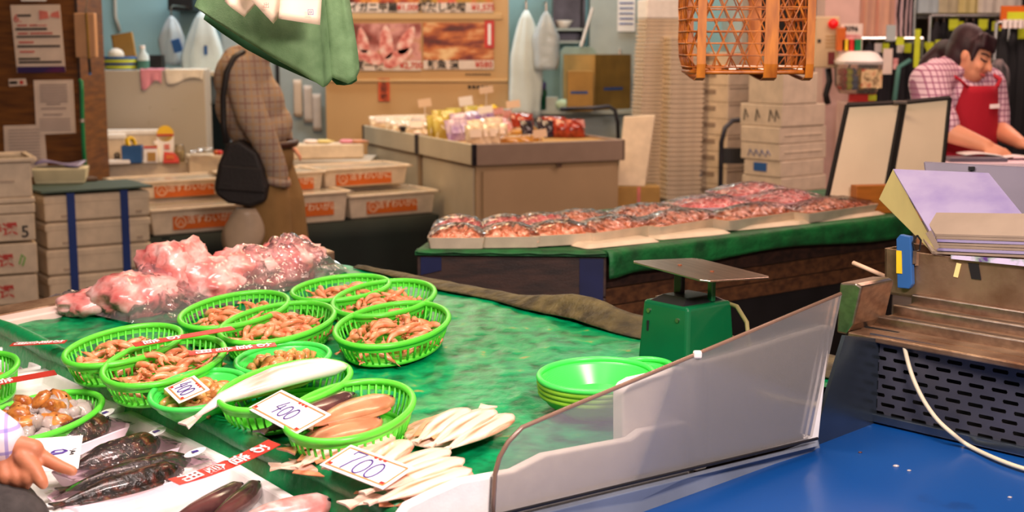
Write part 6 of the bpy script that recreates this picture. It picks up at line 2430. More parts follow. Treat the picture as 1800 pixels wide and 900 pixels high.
xe, ze = lid_stack(1140, 9.6, 46, .027, .26, .2, 14, .045, 'thin foam lid, @ from the top of the tall leaning stack beside the cartons', 'tall leaning stack of lids')
o = MB().box((0, 0, .065), (.26, .2, .13)).build('foam_block', M_['foam'], None, bevel=.01, loc=(xe, 9.6, ze + .002))
o.rotation_euler = (0, 0, R(14))
tag(o, 'thick white foam block on top of the tall leaning lid stack', 'foam block')
lid_stack(1192, 9.5, 34, .033, .25, .22, 14, .01, 'foam lid, @ from the top of the second stack right of the leaning one', 'second stack of lids')
CB = S(1276, 340, Y=9.3)
for k in range(9):
    t = thing('foam_box', 'white foam box in the column with handle slots, ' + ['lowest', 'second from below', 'third from below', 'fourth from below', 'fifth, in the middle', 'fourth from the top', 'third from the top', 'second from the top', 'topmost'][k], 'foam box',
              (CB.x, 9.3, PZ + .001 + .113 * k), 38, 'foam boxes with handle slots')
    MB().box((.2, .17, .055), (.4, .34, .111)).build('box_body', M_['foamwarm'], t, bevel=.006)
    MB().box((-.001, .17, .07), (.006, .11, .03)).build('handle_slot', M_['greysheet'], t)
    MB().box((.2, -.001, .094), (.38, .006, .006)).build('lid_seam', M_['greysheet'], t)
    if k == 1:
        MB().box((-.002, .26, .06), (.006, .05, .05)).build('blue_sticker', M_['bluebox'], t)
pp = [S(1097, 206, Y=9.15), S(1152, 203, Y=9.15), S(1134, 328, Y=8.98), S(1085, 326, Y=8.98)]
C = (pp[2] + pp[3]) / 2
o = mv(MB().solid(pp, (0, .03, .005)), C).build('foam_board', M_['foamwarm'], None, bevel=.006, loc=C)
tag(o, 'white foam board leaning on the lid stacks behind the counter', 'foam board')
zc = S(1120, 327, Y=8.98).z
t = thing('carton', 'low yellowish carton with a red tape under the leaning foam board', 'carton', (C.x + .02, 9.07, 0), 0)
MB().box((.02, 0, (zc - .004) / 2), (.3, .2, zc - .004)).build('carton_body', M_['kraft'], t, bevel=.004)
MB().box((.03, -.1015, (zc - .004) / 2), (.022, .003, zc - .006)).build('red_tape', M_['pinkink'], t)
t = thing('hand_truck', 'hand truck with a curved dark handle before the slotted foam boxes', 'hand truck', (S(1290, 340, Y=8.75).x, 8.75, 0))
lx = lambda px, py: S(px, py, Y=8.75) - t.location
MB().tube([Vector((lx(1266, 345).x, 0, .02)), lx(1266, 345), lx(1268, 250), lx(1275, 224), lx(1288, 212), lx(1310, 210), lx(1325, 214), lx(1334, 240), lx(1336, 345), Vector((lx(1336, 345).x, 0, .02))], .016, 8).build('tube_frame', M_['steeldark'], t, True)
MB().box(tuple(lx(1300, 274)), (.24, .02, .1)).build('back_plate', M_['black'], t)
MB().box((0, -.08, .02), (.3, .2, .02)).build('toe_plate', M_['steeldark'], t)
for sx in (-.13, .13):
    MB().lathe([(.001, -.02), (.09, -.02), (.09, .02), (.001, .02)], 18, M=tr(sx, .05, .095) @ rot(90, 'Y')).build('wheel', M_['black'], t)

# stack of foam boxes by the post
SY = 7.95
for k, (y0, y1, xl, xc, xr, lab) in enumerate([(340, 420, 1316, 1372, 1470, 'lowest foam box of the stack by the alarm post'), (313, 340, 1315, 1373, 1470, 'flat foam box second from the floor by the alarm post'),
                                               (284, 313, 1318, 1372, 1465, 'foam box with a blue sticker in the stack by the alarm post'), (254, 284, 1313, 1370, 1470, 'foam box with faint blue writing in the stack by the alarm post'),
                                               (224, 254, 1313, 1370, 1470, 'foam box with a pressed line in the stack by the alarm post'), (184, 224, 1313, 1374, 1467, 'foam box with black brush writing in the stack by the alarm post'),
                                               (128, 184, 1326, 1376, 1449, 'topmost bright foam box of the stack by the alarm post')]):
    P = S(xc, y1, Y=SY)
    z0, z1 = P.z, S(xc, y0, Y=SY).z
    if k == 0:
        z0 = .001
    kx = SY / 2400
    w_, d_ = (xr - xc) * kx / .79, (xc - xl) * kx / .62
    t = thing('foam_box', lab, 'foam box', (P.x, SY, z0), 38, 'foam boxes by the alarm post')
    MB().box((w_ / 2, d_ / 2, (z1 - z0 - .002) / 2), (w_, d_, z1 - z0 - .002)).build('box_body', M_['foamwarm'], t, bevel=.006)
    if k in (3, 4):
        MB().box((w_ * .5, -.001, (z1 - z0) * .5), (w_ * .8, .006, .012)).build('pressed_line', M_['foamwarm'], t, bevel=.003)
    if k == 2:
        MB().box((-.002, d_ * .55, .055), (.004, .1, .05)).build('blue_sticker', M_['bluebox'], t)
    if k == 3:
        mb = MB()
        for i in range(4):
            mb.tube([(-.002, d_ * (.8 - .15 * i), .02), (-.002, d_ * (.75 - .15 * i), .06), (-.002, d_ * (.68 - .15 * i), .03)], .003, 4)
        stuff(mb.build('blue_writing', M_['blueink'], t))
    if k == 5:
        mb = MB()
        for y_ in (.9, .62, .3, .16):
            mb.tube([(-.002, d_ * y_, .03), (-.002, d_ * (y_ - .03), .1), (-.002, d_ * (y_ - .1), .05)], .004, 4)
        stuff(mb.build('black_writing', M_['blackink'], t))

# post, alarm box, capsule machine
x0, x1 = S(1446, 150, Y=8.7).x, S(1506, 150, Y=8.7).x
o = MB().box((0, 0, 1.6), (x1 - x0, .25, 3.195)).build('trim_1', M_['pinkpost'], None, loc=((x0 + x1) / 2, 8.83, 0))
structure(o)
AY = 8.4
q = S(1454, 74, Y=AY)
t = thing('alarm_box', 'beige alarm box with a red lamp on the post', 'alarm', (q.x, AY, q.z))
ka = AY / 2400
MB().box((0, .05, 0), (42 * ka, .1, 88 * ka)).build('housing', M_['beigebox'], t, bevel=.008)
MB().box((0, .19, 0), (.06, .24, .1)).build('bracket', M_['beigebox'], t)
MB().ball((9 * ka, -.005, 31 * ka), (.032, .03, .032), 16, 10).build('red_lamp', M_['lampred'], t, True)
for i in range(4):
    MB().box((8 * ka, -.002, (10 - 6 * i) * ka), (22 * ka, .004, .005)).build('vent_line', M_['kraft'], t)
MB().box((8 * ka, -.003, -28 * ka), (12 * ka, .008, 22 * ka)).build('red_button', mat('dark_red_button', (120, 34, 30), .4), t, bevel=.003)
MB().box((-14 * ka, -.002, 2 * ka), (.02, .004, .02)).build('key_slot', M_['black'], t)
o = MB().tube([(0, 0, 0), (.01, 0, -.08), (-.01, 0, -.16), (.005, 0, -.22)], .02, 8).build('black_cable', M_['black'], None, True, loc=S(1456, 120, Y=8.5))
tag(o, 'dark cable bundle below the beige alarm box', 'cable')
CY = 8.2
q = S(1514, 180, Y=CY)
kc = CY / 2400
t = thing('capsule_machine', 'capsule vending machine with a white domed lid and clear tank', 'vending machine', (q.x, CY + .1, 0))
zb = q.z
z_ = lambda py: S(1514, py, Y=CY).z
MB().box((0, .05, zb / 2), (50 * kc, .22, zb)).build('stand', M_['pinkpost'], t, bevel=.01)
MB().box((.01, -.07, z_(172)), (46 * kc, .02, 14 * kc)).build('red_panel', M_['red'], t)
MB().box((.07, -.075, z_(172)), (14 * kc, .02, 10 * kc)).build('yellow_sign', M_['lime'], t)
MB().loft([rrect(60 * kc, .2, z_(165), .05), rrect(74 * kc, .24, z_(150), .06), rrect(76 * kc, .25, z_(113), .06)]).build('tank', M_['globe'], t, 40)
MB().loft([rrect(76 * kc, .25, z_(113), .06), rrect(78 * kc, .26, z_(108), .06), rrect(62 * kc, .22, z_(95), .06), rrect(40 * kc, .16, z_(90), .05)]).build('domed_lid', M_['white'], t, 40)
MB().box((.05, -.125, z_(138)), (36 * kc, .006, 32 * kc)).build('paper_insert', ramp_mat('toy_print', [(.35, (180, 60, 40)), (.5, (230, 200, 150)), (.65, (120, 90, 60))], 22, .4), t)
cols = ['red', 'lime', 'bluebox', 'yellow', 'white', 'hose']
for i in range(26):
    o = MB().ball((0, 0, 0), .024, 10, 7).build('capsule', M_[cols[i % 6]], None, True,
                                                  loc=(q.x - .1 + .04 * (i % 6) * .95, CY + .05 + .05 * ((i // 6) % 2) + .01 * (i % 3), z_(160) + .026 + .042 * (i // 9)))
    tag(o, 'small coloured capsule in the clear tank of the vending machine', 'capsule', 'capsules in the vending machine')
for i, (px, c) in enumerate(((1484, 'orangesticker'), (1492, 'yellow'), (1502, 'red'), (1512, 'hose'))):
    o = MB().box((0, 0, .035 if i else .07), (.05, .05, .07 if i else .14)).build('toy_box', M_[c], None, bevel=.004, loc=(S(px, 90, Y=CY).x, CY + .1, z_(90) + .001))
    tag(o, ['tall orange', 'small yellow', 'small red', 'small green'][i] + ' toy box on the vending machine lid', 'toy')
q = S(1497, 65, Y=CY + .12)
t = thing('shop_sign', 'white sign with a black heading above the vending machine', 'sign', (q.x, CY + .12, q.z))
MB().box((0, .03, 0), (38 * kc, .06, 46 * kc)).build('sign_board', M_['paper'], t)
MB().box((0, .03, -.14), (.012, .012, .17)).build('sign_post', M_['white'], t)
letters('3096', .042, M_['blackink'], t, tr(-.005, -.002, 14 * kc) @ FRONT, bold=.03)
MB().box((.01, -.002, -4 * kc), (26 * kc, .003, 16 * kc)).build('pink_patch', M_['pinkpack'], t)

# ================================================================== clothes shop
def rail(label, px0, px1, py, Y0):
    a, b = S(px0, py, Y=Y0), S(px1, py, Y=Y0)
    t = thing('clothes_rail', label, 'clothes rail', (a.x, Y0, 0))
    MB().tube([(0, 0, a.z), (b.x - a.x, 0, a.z)], .014, 8).build('bar', M_['hanger'], t)
    for x in (0, b.x - a.x):
        MB().tube([(x, 0, 0.002), (x, 0, a.z)], .014, 8).build('upright', M_['hanger'], t)
        MB().box((x, 0, .015), (.05, .5, .03)).build('foot', M_['hanger'], t)
    return a.z


def garment(label, px0, px1, py0, py1, Y0, m, seed=0, tagc=None, group=None, rz_=0, hook=True, zrail=None):
    """hanging garment: shoulders on a hanger, folds running down"""
    C = S((px0 + px1) / 2, py0, Y=Y0)
    w_, h = (px1 - px0) * Y0 / 2400, (py1 - py0) * Y0 / 2400
    t = thing('garment', label, 'garment', C, rz_, group)
    mb = MB()
    rings = []
    for j in range(9):
        v = j / 8
        ww = w_ / 2 * (.3 + .7 * min(1, v * 6) ** .6) * (.92 + .08 * v)
        ring = []
        for k in range(28):
            an = 2 * math.pi * k / 28
            f = 1 + .22 * math.sin(an * 7 + seed + v) * min(1, v * 2 + .1)
            ring.append((ww * math.cos(an), .045 * math.sin(an) * f * min(1, v * 4 + .2), -h * v - .02 * (1 - abs(math.cos(an))) * 0))
        rings.append(ring)
    mb.loft(rings)
    mb.build('cloth', m, t, 60)
    if hook:
        zz = (zrail - C.z) if zrail else .05
        MB().tube([(0, 0, -.02), (0, 0, max(.02, zz))], .005, 5).build('hanger_hook', M_['hanger'], t)
    if tagc:
        MB().box((w_ * .1, -.07, -.03), (.05, .01, .06)).build('lime_tag', M_[tagc], t)
    return t


zr = rail('high chrome rail of pale garments at the top of the shop', 1450, 1612, -60, 9.6)
garment('pink garment beside the alarm box at the top edge', 1458, 1490, -50, 40, 9.6, M_['clothpink'], 1, zrail=zr)
for i, (a, b, l) in enumerate(((1488, 1520, 62), (1514, 1546, 64), (1540, 1576, 62))):
    garment('pale peach long garment at the top edge, ' + ['left', 'middle', 'right'][i] + ' one', a, b, -50, l, 9.6, M_['clothpeach'], i * 2, zrail=zr, group='peach garments')
garment('black and white patterned garment at the top edge', 1572, 1606, -50, 66, 9.6, M_['clothpattern'], 4, zrail=zr)
zr = rail('middle rail crowded with dark garments left of the woman', 1512, 1622, 68, 8.9)
for i in range(8):
    px = 1516 + i * 13
    garment('dark garment with a hanger on the middle rail, ' + ['first', 'second', 'third', 'fourth', 'fifth', 'sixth', 'seventh', 'eighth'][i] + ' from the post', px, px + 26, 76, 190 + (i % 3) * 8, 8.9 + .03 * (i % 2), M_['clothdark'] if i % 2 else M_['clothgrey'], i, 'lime' if i in (1, 4, 7) else ('white' if i in (0, 3) else None), 'dark garments on the middle rail', 25, zrail=zr)
q = S(1548, 112, Y=8.7)
for i, (px, py, w2, h2, c, lab) in enumerate(((1560, 108, .06, .16, 'paper', 'long pale swing tag hanging on the dark garments'), (1574, 112, .03, .07, 'pinkpack', 'small pink swing tag beside the long pale one'),
                                                (1612, 85, .035, .24, 'lime', 'tall lime yellow strip left of the woman'), (1582, 72, .05, .05, 'lime', 'lime tag on the end of the middle rail'), (1566, 58, .06, .1, 'greydoor', 'grey card above the middle rail'))):
    q = S(px, py, Y=8.75)
    o = MB().box((0, 0, 0), (w2, .006, h2)).build('swing_tag', M_[c], None, loc=q)
    tag(o, lab, 'tag')
pts = [Vector((S(1570, 178, Y=8.6).x, 8.6, .002)), S(1572, 178, Y=8.6), S(1580, 118, Y=8.6), S(1600, 106, Y=8.62)]
o = MB().tube([p - pts[0] for p in pts], .016, 6).build('teal_stand_arm', M_['clothteal'], None, True, loc=pts[0])
tag(o, 'bent pale teal stand arm left of the woman', 'stand')
zr = rail('chrome rail of dark garments behind the woman', 1636, 1775, 28, 9.3)
for i in range(10):
    px = 1634 + i * 13
    garment('black garment behind the woman on the chrome rail, ' + ['first', 'second', 'third', 'fourth', 'fifth', 'sixth', 'seventh', 'eighth', 'ninth', 'tenth'][i] + ' from the left', px, px + 26, 38, 200 + (i % 2) * 10, 9.3 + .03 * (i % 2), M_['clothdark'] if i % 3 else M_['clothgrey'], i + 3, 'lime' if i in (1, 2, 5, 7) else None, 'black garments behind the woman', 25, zrail=zr)
for i, (px, py) in enumerate(((1633, 82), (1652, 78), (1676, 42), (1728, 42), (1752, 46))):
    q = S(px, py, Y=9.15)
    o = MB().box((0, 0, 0), (.06, .006, .06)).build('swing_tag', M_['lime'], None, loc=q)
    tag(o, 'square lime tag on the dark garments behind the woman, ' + ['lowest left', 'second from the left', 'left of her hair top', 'right of her hair top', 'farthest right'][i], 'tag', 'lime tags behind the woman')
t = thing('wall_shelf', 'high shelf with cream garments at the top right', 'shelf', (S(1700, 24, Y=9.8).x, 9.95, S(1700, 24, Y=9.8).z))
MB().box((0, 0, -.02), (.85, .5, .03)).build('shelf_board', M_['hanger'], t)
MB().box((0, .23, .2), (.85, .02, .45)).build('back_board', M_['clothcream'], t)
MB().box((0, .42, -.02), (.06, .36, .03)).build('bracket', M_['hanger'], t)
for i, (a, b, c) in enumerate(((1612, 1655, 'apron'), (1648, 1690, 'clothcream'), (1684, 1724, 'yellowsheet'), (1718, 1756, 'whitecloth'), (1752, 1800, 'whitecloth'))):
    garment(['greyish', 'cream', 'yellowish', 'left white', 'right white'][i] + ' top hanging above the chrome rail at the top edge', a, b, -60, 20, 9.7, M_[c], i, hook=True, zrail=S(1700, -66, Y=9.7).z)
zr = rail('high rail for the pale tops at the top right', 1606, 1830, -66, 9.7)
zr = rail('rail of dark trousers at the right edge', 1752, 1880, 40, 8.1)
for i in range(4):
    px = 1752 + i * 17
    garment('long black trousers at the right edge, ' + ['first', 'second', 'third', 'fourth'][i] + ' from the woman', px, px + 24, 50, 300, 8.1 + .03 * (i % 2), M_['clothdark'], i, 'lime' if i == 1 else ('white' if i == 2 else None), 'black trousers at the right edge', 20, zrail=zr)
for i in range(5):
    q = S(1766 + i * 9, 42, Y=8.03)
    o = MB().box((0, 0, 0), (.02, .02, .05)).build('hanger_clip', M_['white'], None, loc=q)
    tag(o, 'white hanger clip on the rail at the right edge', 'clip', 'hanger clips at the right edge')
t = garment('grey scarf-patterned jacket hanging behind the woman\'s shoulder', 1733, 1778, 104, 236, 7.4, M_['clothscarf'], 3, hook=False)
MB().tube([(0, 0, -.02), (0, .12, .0), (0, .12, .002 - t.location.z)], .012, 6).build('hanger_stand', M_['hanger'], t)
q = S(1784, 30, Y=8.2)
t = thing('frame_sign', 'orange framed lime sign at the top right corner', 'sign', (q.x, 8.2, q.z))
MB().box((0, 0, 0), (.17, .02, .13)).build('frame', M_['orangesticker'], t)
MB().box((.01, -.012, -.01), (.12, .006, .08)).build('panel', M_['lime'], t)
MB().box((0, -.0, -.09), (.012, .012, .06)).build('stem', M_['hanger'], t)

# ================================================================== people
def fuse(name, mb, m, parent, voxel, smooth=6, L=(0, 0, 0)):
    """one continuous skin over overlapping limbs"""
    mv(mb, L)
    me = bpy.data.meshes.new('tmp')
    me.from_pydata(mb.v, [], mb.f)
    bm = bmesh.new()
    bm.from_mesh(me)
    bmesh.ops.recalc_face_normals(bm, faces=bm.faces)
    bm.to_mesh(me)
    bm.free()
    o = bpy.data.objects.new('tmp', me)
    COL.objects.link(o)
    r = o.modifiers.new('r', 'REMESH')
    r.mode = 'VOXEL'
    r.voxel_size = voxel
    s_ = o.modifiers.new('s', 'SMOOTH')
    s_.iterations = smooth
    s_.factor = .5
    bpy.context.view_layer.update()
    out = bpy.data.meshes.new_from_object(o.evaluated_get(bpy.context.evaluated_depsgraph_get()))
    bpy.data.objects.remove(o)
    out.name = name
    out.polygons.foreach_set('use_smooth', [True] * len(out.polygons))
    out.materials.clear()
    out.materials.append(m)
    o = bpy.data.objects.new(name, out)
    COL.objects.link(o)
    o.parent = parent
    return o


def limb(mb, pts):
    """chain of (point, radius)"""
    for (a, ra), (b, rb) in zip(pts, pts[1:]):
        mb.cap(a, ra, b, rb)


def hand(mb, w, d, up, side, s=1, curl=35):
    """palm, four bent fingers and a thumb from the wrist w, pointing along d; up is the back of the hand"""
    d = Vector(d).normalized()
    up = Vector(up)
    up = (up - d * up.dot(d)).normalized()
    x = d.cross(up) * side
    w = Vector(w)
    for k in (-1, 0, 1):
        mb.cap(w + x * .012 * k * s, .018 * s, w + d * .07 * s + x * .024 * k * s, .013 * s)
    for k, (off, ln) in enumerate(((.033, .068), (.012, .076), (-.011, .07), (-.032, .055))):
        p = w + d * .078 * s + x * off * s
        dirn = d.copy()
        for j, f in enumerate((.45, .32, .23)):
            an = R(curl * (.6 + .5 * j))
            dirn = (d * math.cos(an) - up * math.sin(an)).normalized()
            q = p + dirn * ln * f * s
            mb.cap(p, (.0098 - .0012 * j) * s, q, (.0088 - .0012 * j) * s)
            p = q
    p = w + d * .022 * s + x * .03 * s
    for j, (f, r) in enumerate(((.038, .012), (.03, .010), (.024, .0085))):
        dirn = (d * (.75 + .1 * j) + x * (.7 - .3 * j) - up * .35).normalized()
        q = p + dirn * f * s
        mb.cap(p, r * s, q, (r - .001) * s)
        p = q


# ---- the man seen from behind-left, walking to the right
MY = 7.25
MK = MY / 2400


def m(px, py, dy=0):
    return S(px, py, Y=MY + dy)


LM = Vector((m(470, 300).x, MY, 0))
t = thing('person', 'man in a brown check shirt and khaki trousers, head hidden by the green bag', 'person', LM)
hipL, hipR = m(452, 285, -.08), m(468, 285, .10)
feet_near, feet_far = Vector((m(470, 300).x - .10, MY - .09, .06)), Vector((m(505, 300).x + .12, MY + .1, .06))
kn, kf = m(478, 420, -.09), m(510, 418, .09)
mb = MB()
limb(mb, [(hipL, .11), (kn, .075), (feet_near + Vector((0, 0, .05)), .045)])
limb(mb, [(hipR, .11), (kf, .075), (feet_far + Vector((0, 0, .05)), .045)])
limb(mb, [(m(455, 262), .13), (m(445, 200), .14), (m(436, 140), .13)])
limb(mb, [(m(445, 110), .07), (m(462, 84), .058)])
mb.ball(m(476, 52), (.088, .078, .115), 16, 12)
mb.cap(m(497, 62), .016, m(503, 68), .014)
mb.cap(m(486, 78), .035, m(490, 80), .03)
mb.ball(m(470, 60, -.078), (.018, .012, .03), 8, 6)
limb(mb, [(m(426, 126, -.10), .05), (m(455, 215, -.19), .04), (m(489, 292, -.14), .035)])
limb(mb, [(m(442, 126, .11), .05), (m(485, 212, .2), .045), (m(500, 250, .16), .036)])
hand(mb, m(489, 292, -.14), Vector((.3, .1, -1)), Vector((0, -1, 0)), 1, 1, 30)
hand(mb, m(500, 250, .16), Vector((.8, 0, -.6)), Vector((0, 0, 1)), 1, 1, 30)
for f in (feet_near, feet_far):
    limb(mb, [(f, .045), (f + Vector((.16, 0, -.02)), .035)])
fuse('body', mb, M_['skin'], t, .011, 5, LM)
mb = MB()
mb.ball(m(474, 44), (.096, .088, .098), 16, 10)
mb.ball(m(462, 58), (.07, .084, .09), 14, 9)
fuse('hair', mb, M_['greyhair'], t, .012, 4, LM)
for dy in (-.03, .03):
    mv(MB().ball(m(500, 55, dy), (.008, .01, .008), 8, 6), LM).build('eye', M_['black'], t, True)
mv(MB().tube([m(499, 78, -.025), m(501, 78, 0), m(499, 78, .025)], .005, 6), LM).build('mouth', M_['redink'], t, True)
# shirt: stooped back, loose body, sleeves
mb = MB()
mb.ball(m(428, 140), (.155, .19, .17), 18, 12)
mb.ball(m(440, 185), (.185, .19, .19), 18, 12)
mb.ball(m(456, 225), (.168, .175, .12), 18, 12)
mb.ball(m(487, 218, .03), (.085, .13, .10), 14, 10)
limb(mb, [(m(420, 112), .1), (m(448, 96), .075), (m(462, 96), .055)])
limb(mb, [(m(418, 126, -.13), .088), (m(444, 205, -.21), .082), (m(462, 240, -.21), .074), (m(482, 288, -.17), .064), (m(487, 308, -.15), .062)])
limb(mb, [(m(445, 126, .14), .085), (m(485, 212, .2), .07), (m(498, 240, .18), .055)])
sh_ = fuse('shirt', mb, M_['plaidbrown'], t, .012, 5, LM)
mb = MB()
mb.lathe([(.066, -.02), (.07, .0), (.066, .02)], 16, M=tr(*(m(487, 318, -.15) - LM)) @ rot(12, 'Y'))
mb.build('cuff', M_['plaidbrown'], t, True, solidify=.006)
mb = MB()
mb.ball(m(463, 275), (.165, .17, .13), 18, 12)
limb(mb, [(hipL, .142), (m(468, 350, -.09), .128), (kn, .112), (m(472, 500, -.09), .088), (feet_near + Vector((0, 0, .07)), .078)])
limb(mb, [(hipR, .14), (m(497, 350, .09), .118), (kf, .1), (m(516, 500, .09), .082), (feet_far + Vector((0, 0, .07)), .075)])
fuse('trousers', mb, M_['khaki'], t, .013, 5, LM)
mb = MB()
mb.tube([m(463, 253) - LM + Vector((.168 * math.cos(k * math.pi / 12), .178 * math.sin(k * math.pi / 12), .004 * math.cos(k * math.pi / 12))) for k in range(24)], .02, 8, closed=True, flat=1)
mb.build('belt', M_['belt'], t, True)
for f in (feet_near, feet_far):
    mb = MB()
    limb(mb, [(f + Vector((-.01, 0, -.012)), .048), (f + Vector((.17, 0, -.02)), .04)])
    fuse('shoe', mb, M_['black'], t, .011, 3, LM)
# shoulder bag
LBg = m(422, 330, -.24)
t = thing('shoulder_bag', 'black shoulder bag hanging at the man\'s hip', 'bag', LBg)
o2 = [(398, 252), (420, 246), (452, 268), (462, 300), (470, 330), (466, 355), (440, 365), (400, 358), (380, 344), (375, 332), (382, 290)]
pp = [m(*q, -.27) for q in o2]
mv(MB().solid(pp, (0, .12, 0)), LBg).build('bag_body', M_['bagblack'], t, bevel=.025, seg=3)
fp = [m(*q, -.285) for q in ((388, 290), (460, 296), (466, 340), (380, 334))]
mv(MB().solid(fp, (0, .02, 0)), LBg).build('flap', M_['bagblack'], t, bevel=.008)
sp = [m(398, 252, -.22), m(393, 220, -.2), m(392, 170, -.215), (m(398, 128, -.22)), m(412, 100, -.19), m(430, 90, -.08), m(446, 96, .06)]
mv(MB().tube(sp, .017, 6, flat=.35, up=(0, 1, 0)), LBg).build('strap', M_['bagblack'], t, True)
LBp = m(425, 420, -.16)
t = thing('carrier_bag', 'white carrier bag hanging beside the man\'s leg', 'bag', LBp)
mb = MB()
rg = []
for j in range(9):
    v = j / 8
    c = m(432 - 8 * v, 366 + 88 * v, -.2)
    ww = (.03 + .075 * math.sin(math.pi * min(1, .1 + v * .78)))
    rg.append([tuple(c + Vector((ww * math.cos(a_ * math.pi / 8) * (1 + .1 * math.sin(a_ * 3 + v * 4)), .05 * math.sin(a_ * math.pi / 8), 0)) - LBp) for a_ in range(16)])
mb.loft(rg)
mb.build('bag', mat('milky_carrier', (200, 176, 150), .4, var=.1, trans=.2), t, True)

# ---- woman in a crimson apron leaning over her counter
WYd = 6.1


def wp(px, py, dy=0):
    return S(px, py, Y=WYd + dy)


LW_ = Vector((wp(1690, 300).x, WYd + .1, 0))
t = thing('person', 'woman with dark tied hair and a crimson apron bending over her work', 'person', LW_)
hc = wp(1708, 97)                      # head centre
HF = Vector((.68, -.60, -.40)).normalized()     # where she looks
HU = (Vector((.16, .1, 1)) - HF * Vector((.25, -.1, 1)).dot(HF)).normalized()
HR = HF.cross(HU)
HM = Matrix(((HR.x, HF.x, HU.x, hc.x), (HR.y, HF.y, HU.y, hc.y), (HR.z, HF.z, HU.z, hc.z), (0, 0, 0, 1)))
hp = lambda x, y, z: HM @ Vector((x, y, z))
nb = wp(1668, 124, .04)
shn, shf = wp(1634, 146, -.08), wp(1735, 150, .12)
eln, elf = wp(1652, 226, -.2), wp(1752, 226, .1)
wrn, wrf = wp(1733, 256, -.28), wp(1795, 252, -.12)
pel = wp(1682, 300, .16)
mb = MB()
mb.ball((0, 0, 0), (.072, .088, .108), 18, 14, HM)
mb.ball((0, .03, -.06), (.052, .05, .05), 14, 10, HM)
mb.add(*(lambda q: (q.v, q.f))(MB().cap((0, .086, .01), .009, (0, .1, -.022), .0135)), M=HM)
for s_ in (-1, 1):
    mb.ball((s_ * .073, -.005, -.012), (.011, .018, .028), 8, 6, HM)
    mb.ball((s_ * .036, .064, -.03), (.024, .02, .02), 8, 6, HM)
limb(mb, [(hp(0, -.03, -.07), .05), (nb, .056)])
limb(mb, [(nb, .07), (wp(1684, 200, .08), .12), (pel, .13)])
limb(mb, [(nb, .05), (shn, .055), (eln, .046), (eln.lerp(wrn, .35), .045), (wrn, .03)])
limb(mb, [(nb, .05), (shf, .055), (elf, .044), (elf.lerp(wrf, .35), .043), (wrf, .028)])
hand(mb, wrn, wp(1772, 276, -.34) - wrn, Vector((-.2, -.6, 1)), 1, .95, 28)
hand(mb, wrf, wp(1835, 262, -.2) - wrf, Vector((0, -.5, 1)), -1, .95, 28)
for s_ in (-1, 1):
    limb(mb, [(pel + Vector((s_ * .09, 0, -.02)), .1), (Vector((pel.x + s_ * .1, pel.y, .5)), .065), (Vector((pel.x + s_ * .1, pel.y + .02, .08)), .045)])
    limb(mb, [(Vector((pel.x + s_ * .1, pel.y + .02, .05)), .045), (Vector((pel.x + s_ * .1, pel.y - .14, .04)), .035)])
fuse('body', mb, M_['skin'], t, .0075, 4, LW_)
# face
for s_ in (-1, 1):
    mb = MB()
    mb.tube([(s_ * .05, .062, .004), (s_ * .034, .078, .0), (s_ * .018, .082, .003)], .0042, 6, M=HM)
    mv(mb, LW_).build('eyelid', M_['hair'], t, True)
    mb = MB()
    mb.tube([(s_ * .054, .06, .024), (s_ * .036, .078, .03), (s_ * .016, .086, .026)], .0038, 6, M=HM)
    mv(mb, LW_).build('eyebrow', M_['hair'], t, True)
mb = MB()
mb.tube([(-.024, .076, -.058), (0, .088, -.056), (.024, .076, -.058)], .0055, 6, M=HM)
mv(mb, LW_).build('mouth', mat('lips', (190, 84, 76), .4), t, True)
mb = MB()
mb.ball((0, -.03, .036), (.088, .088, .092), 18, 12, HM)
mb.ball((0, -.05, -.02), (.084, .07, .085), 14, 10, HM)
for k in range(-3, 4):
    mb.cap(HM @ Vector((k * .02, .05, .095)), .02, HM @ Vector((k * .023, .082 - abs(k) * .006, .052)), .011)
for s_ in (-1, 1):
    mb.cap(HM @ Vector((s_ * .07, .03, .05)), .02, HM @ Vector((s_ * .075, .035, -.02)), .009)
limb(mb, [(HM @ Vector((0, -.10, -.01)), .04), (wp(1660, 88, .14), .05), (wp(1632, 112, .14), .045), (wp(1617, 140, .13), .02)])
fuse('hair', mb, M_['hair'], t, .008, 4, LW_)
# blouse
mb = MB()
limb(mb, [(nb + Vector((.0, .0, -.03)), .085), (wp(1682, 180, .08), .158), (wp(1684, 240, .12), .155), (pel, .15)])
limb(mb, [(nb, .07), (shn, .092), (wp(1640, 190, -.14), .084), (wp(1655, 218, -.19), .078)])
limb(mb, [(nb, .07), (shf, .085), (wp(1748, 200, .12), .07), (wp(1752, 228, .1), .058)])
fuse('blouse', mb, M_['plaidpink'], t, .009, 4, LW_)
mb = MB()
cpts = [nb + Vector((.075 * math.cos(k * math.pi / 9), .075 * math.sin(k * math.pi / 9), .02 + .02 * math.sin(k * math.pi / 9))) for k in range(18)]
mb.tube([q - LW_ for q in cpts], .022, 6, closed=True, flat=1)
mb.build('collar', M_['plaidpink'], t, True)
# apron bib and skirt wrapped on the front of the body
fd = Vector((.42, -.9, 0)).normalized()
sd = Vector((.9, .42, 0))


def apron(u, v):
    zt, zb = wp(1690, 150).z, .45
    z = zt + (zb - zt) * v
    cx = wp(1682, 180, .08).lerp(pel, min(1, v * 1.6))
    half = .10 + .09 * min(1, v * 3.2)
    rr = .172 + .012 * math.sin(u * 9) * v
    an = (u - .5) * 2 * half / .165
    p = Vector((cx.x, cx.y, z)) + fd * (rr * math.cos(an)) + sd * (rr * math.sin(an))
    return p - LW_


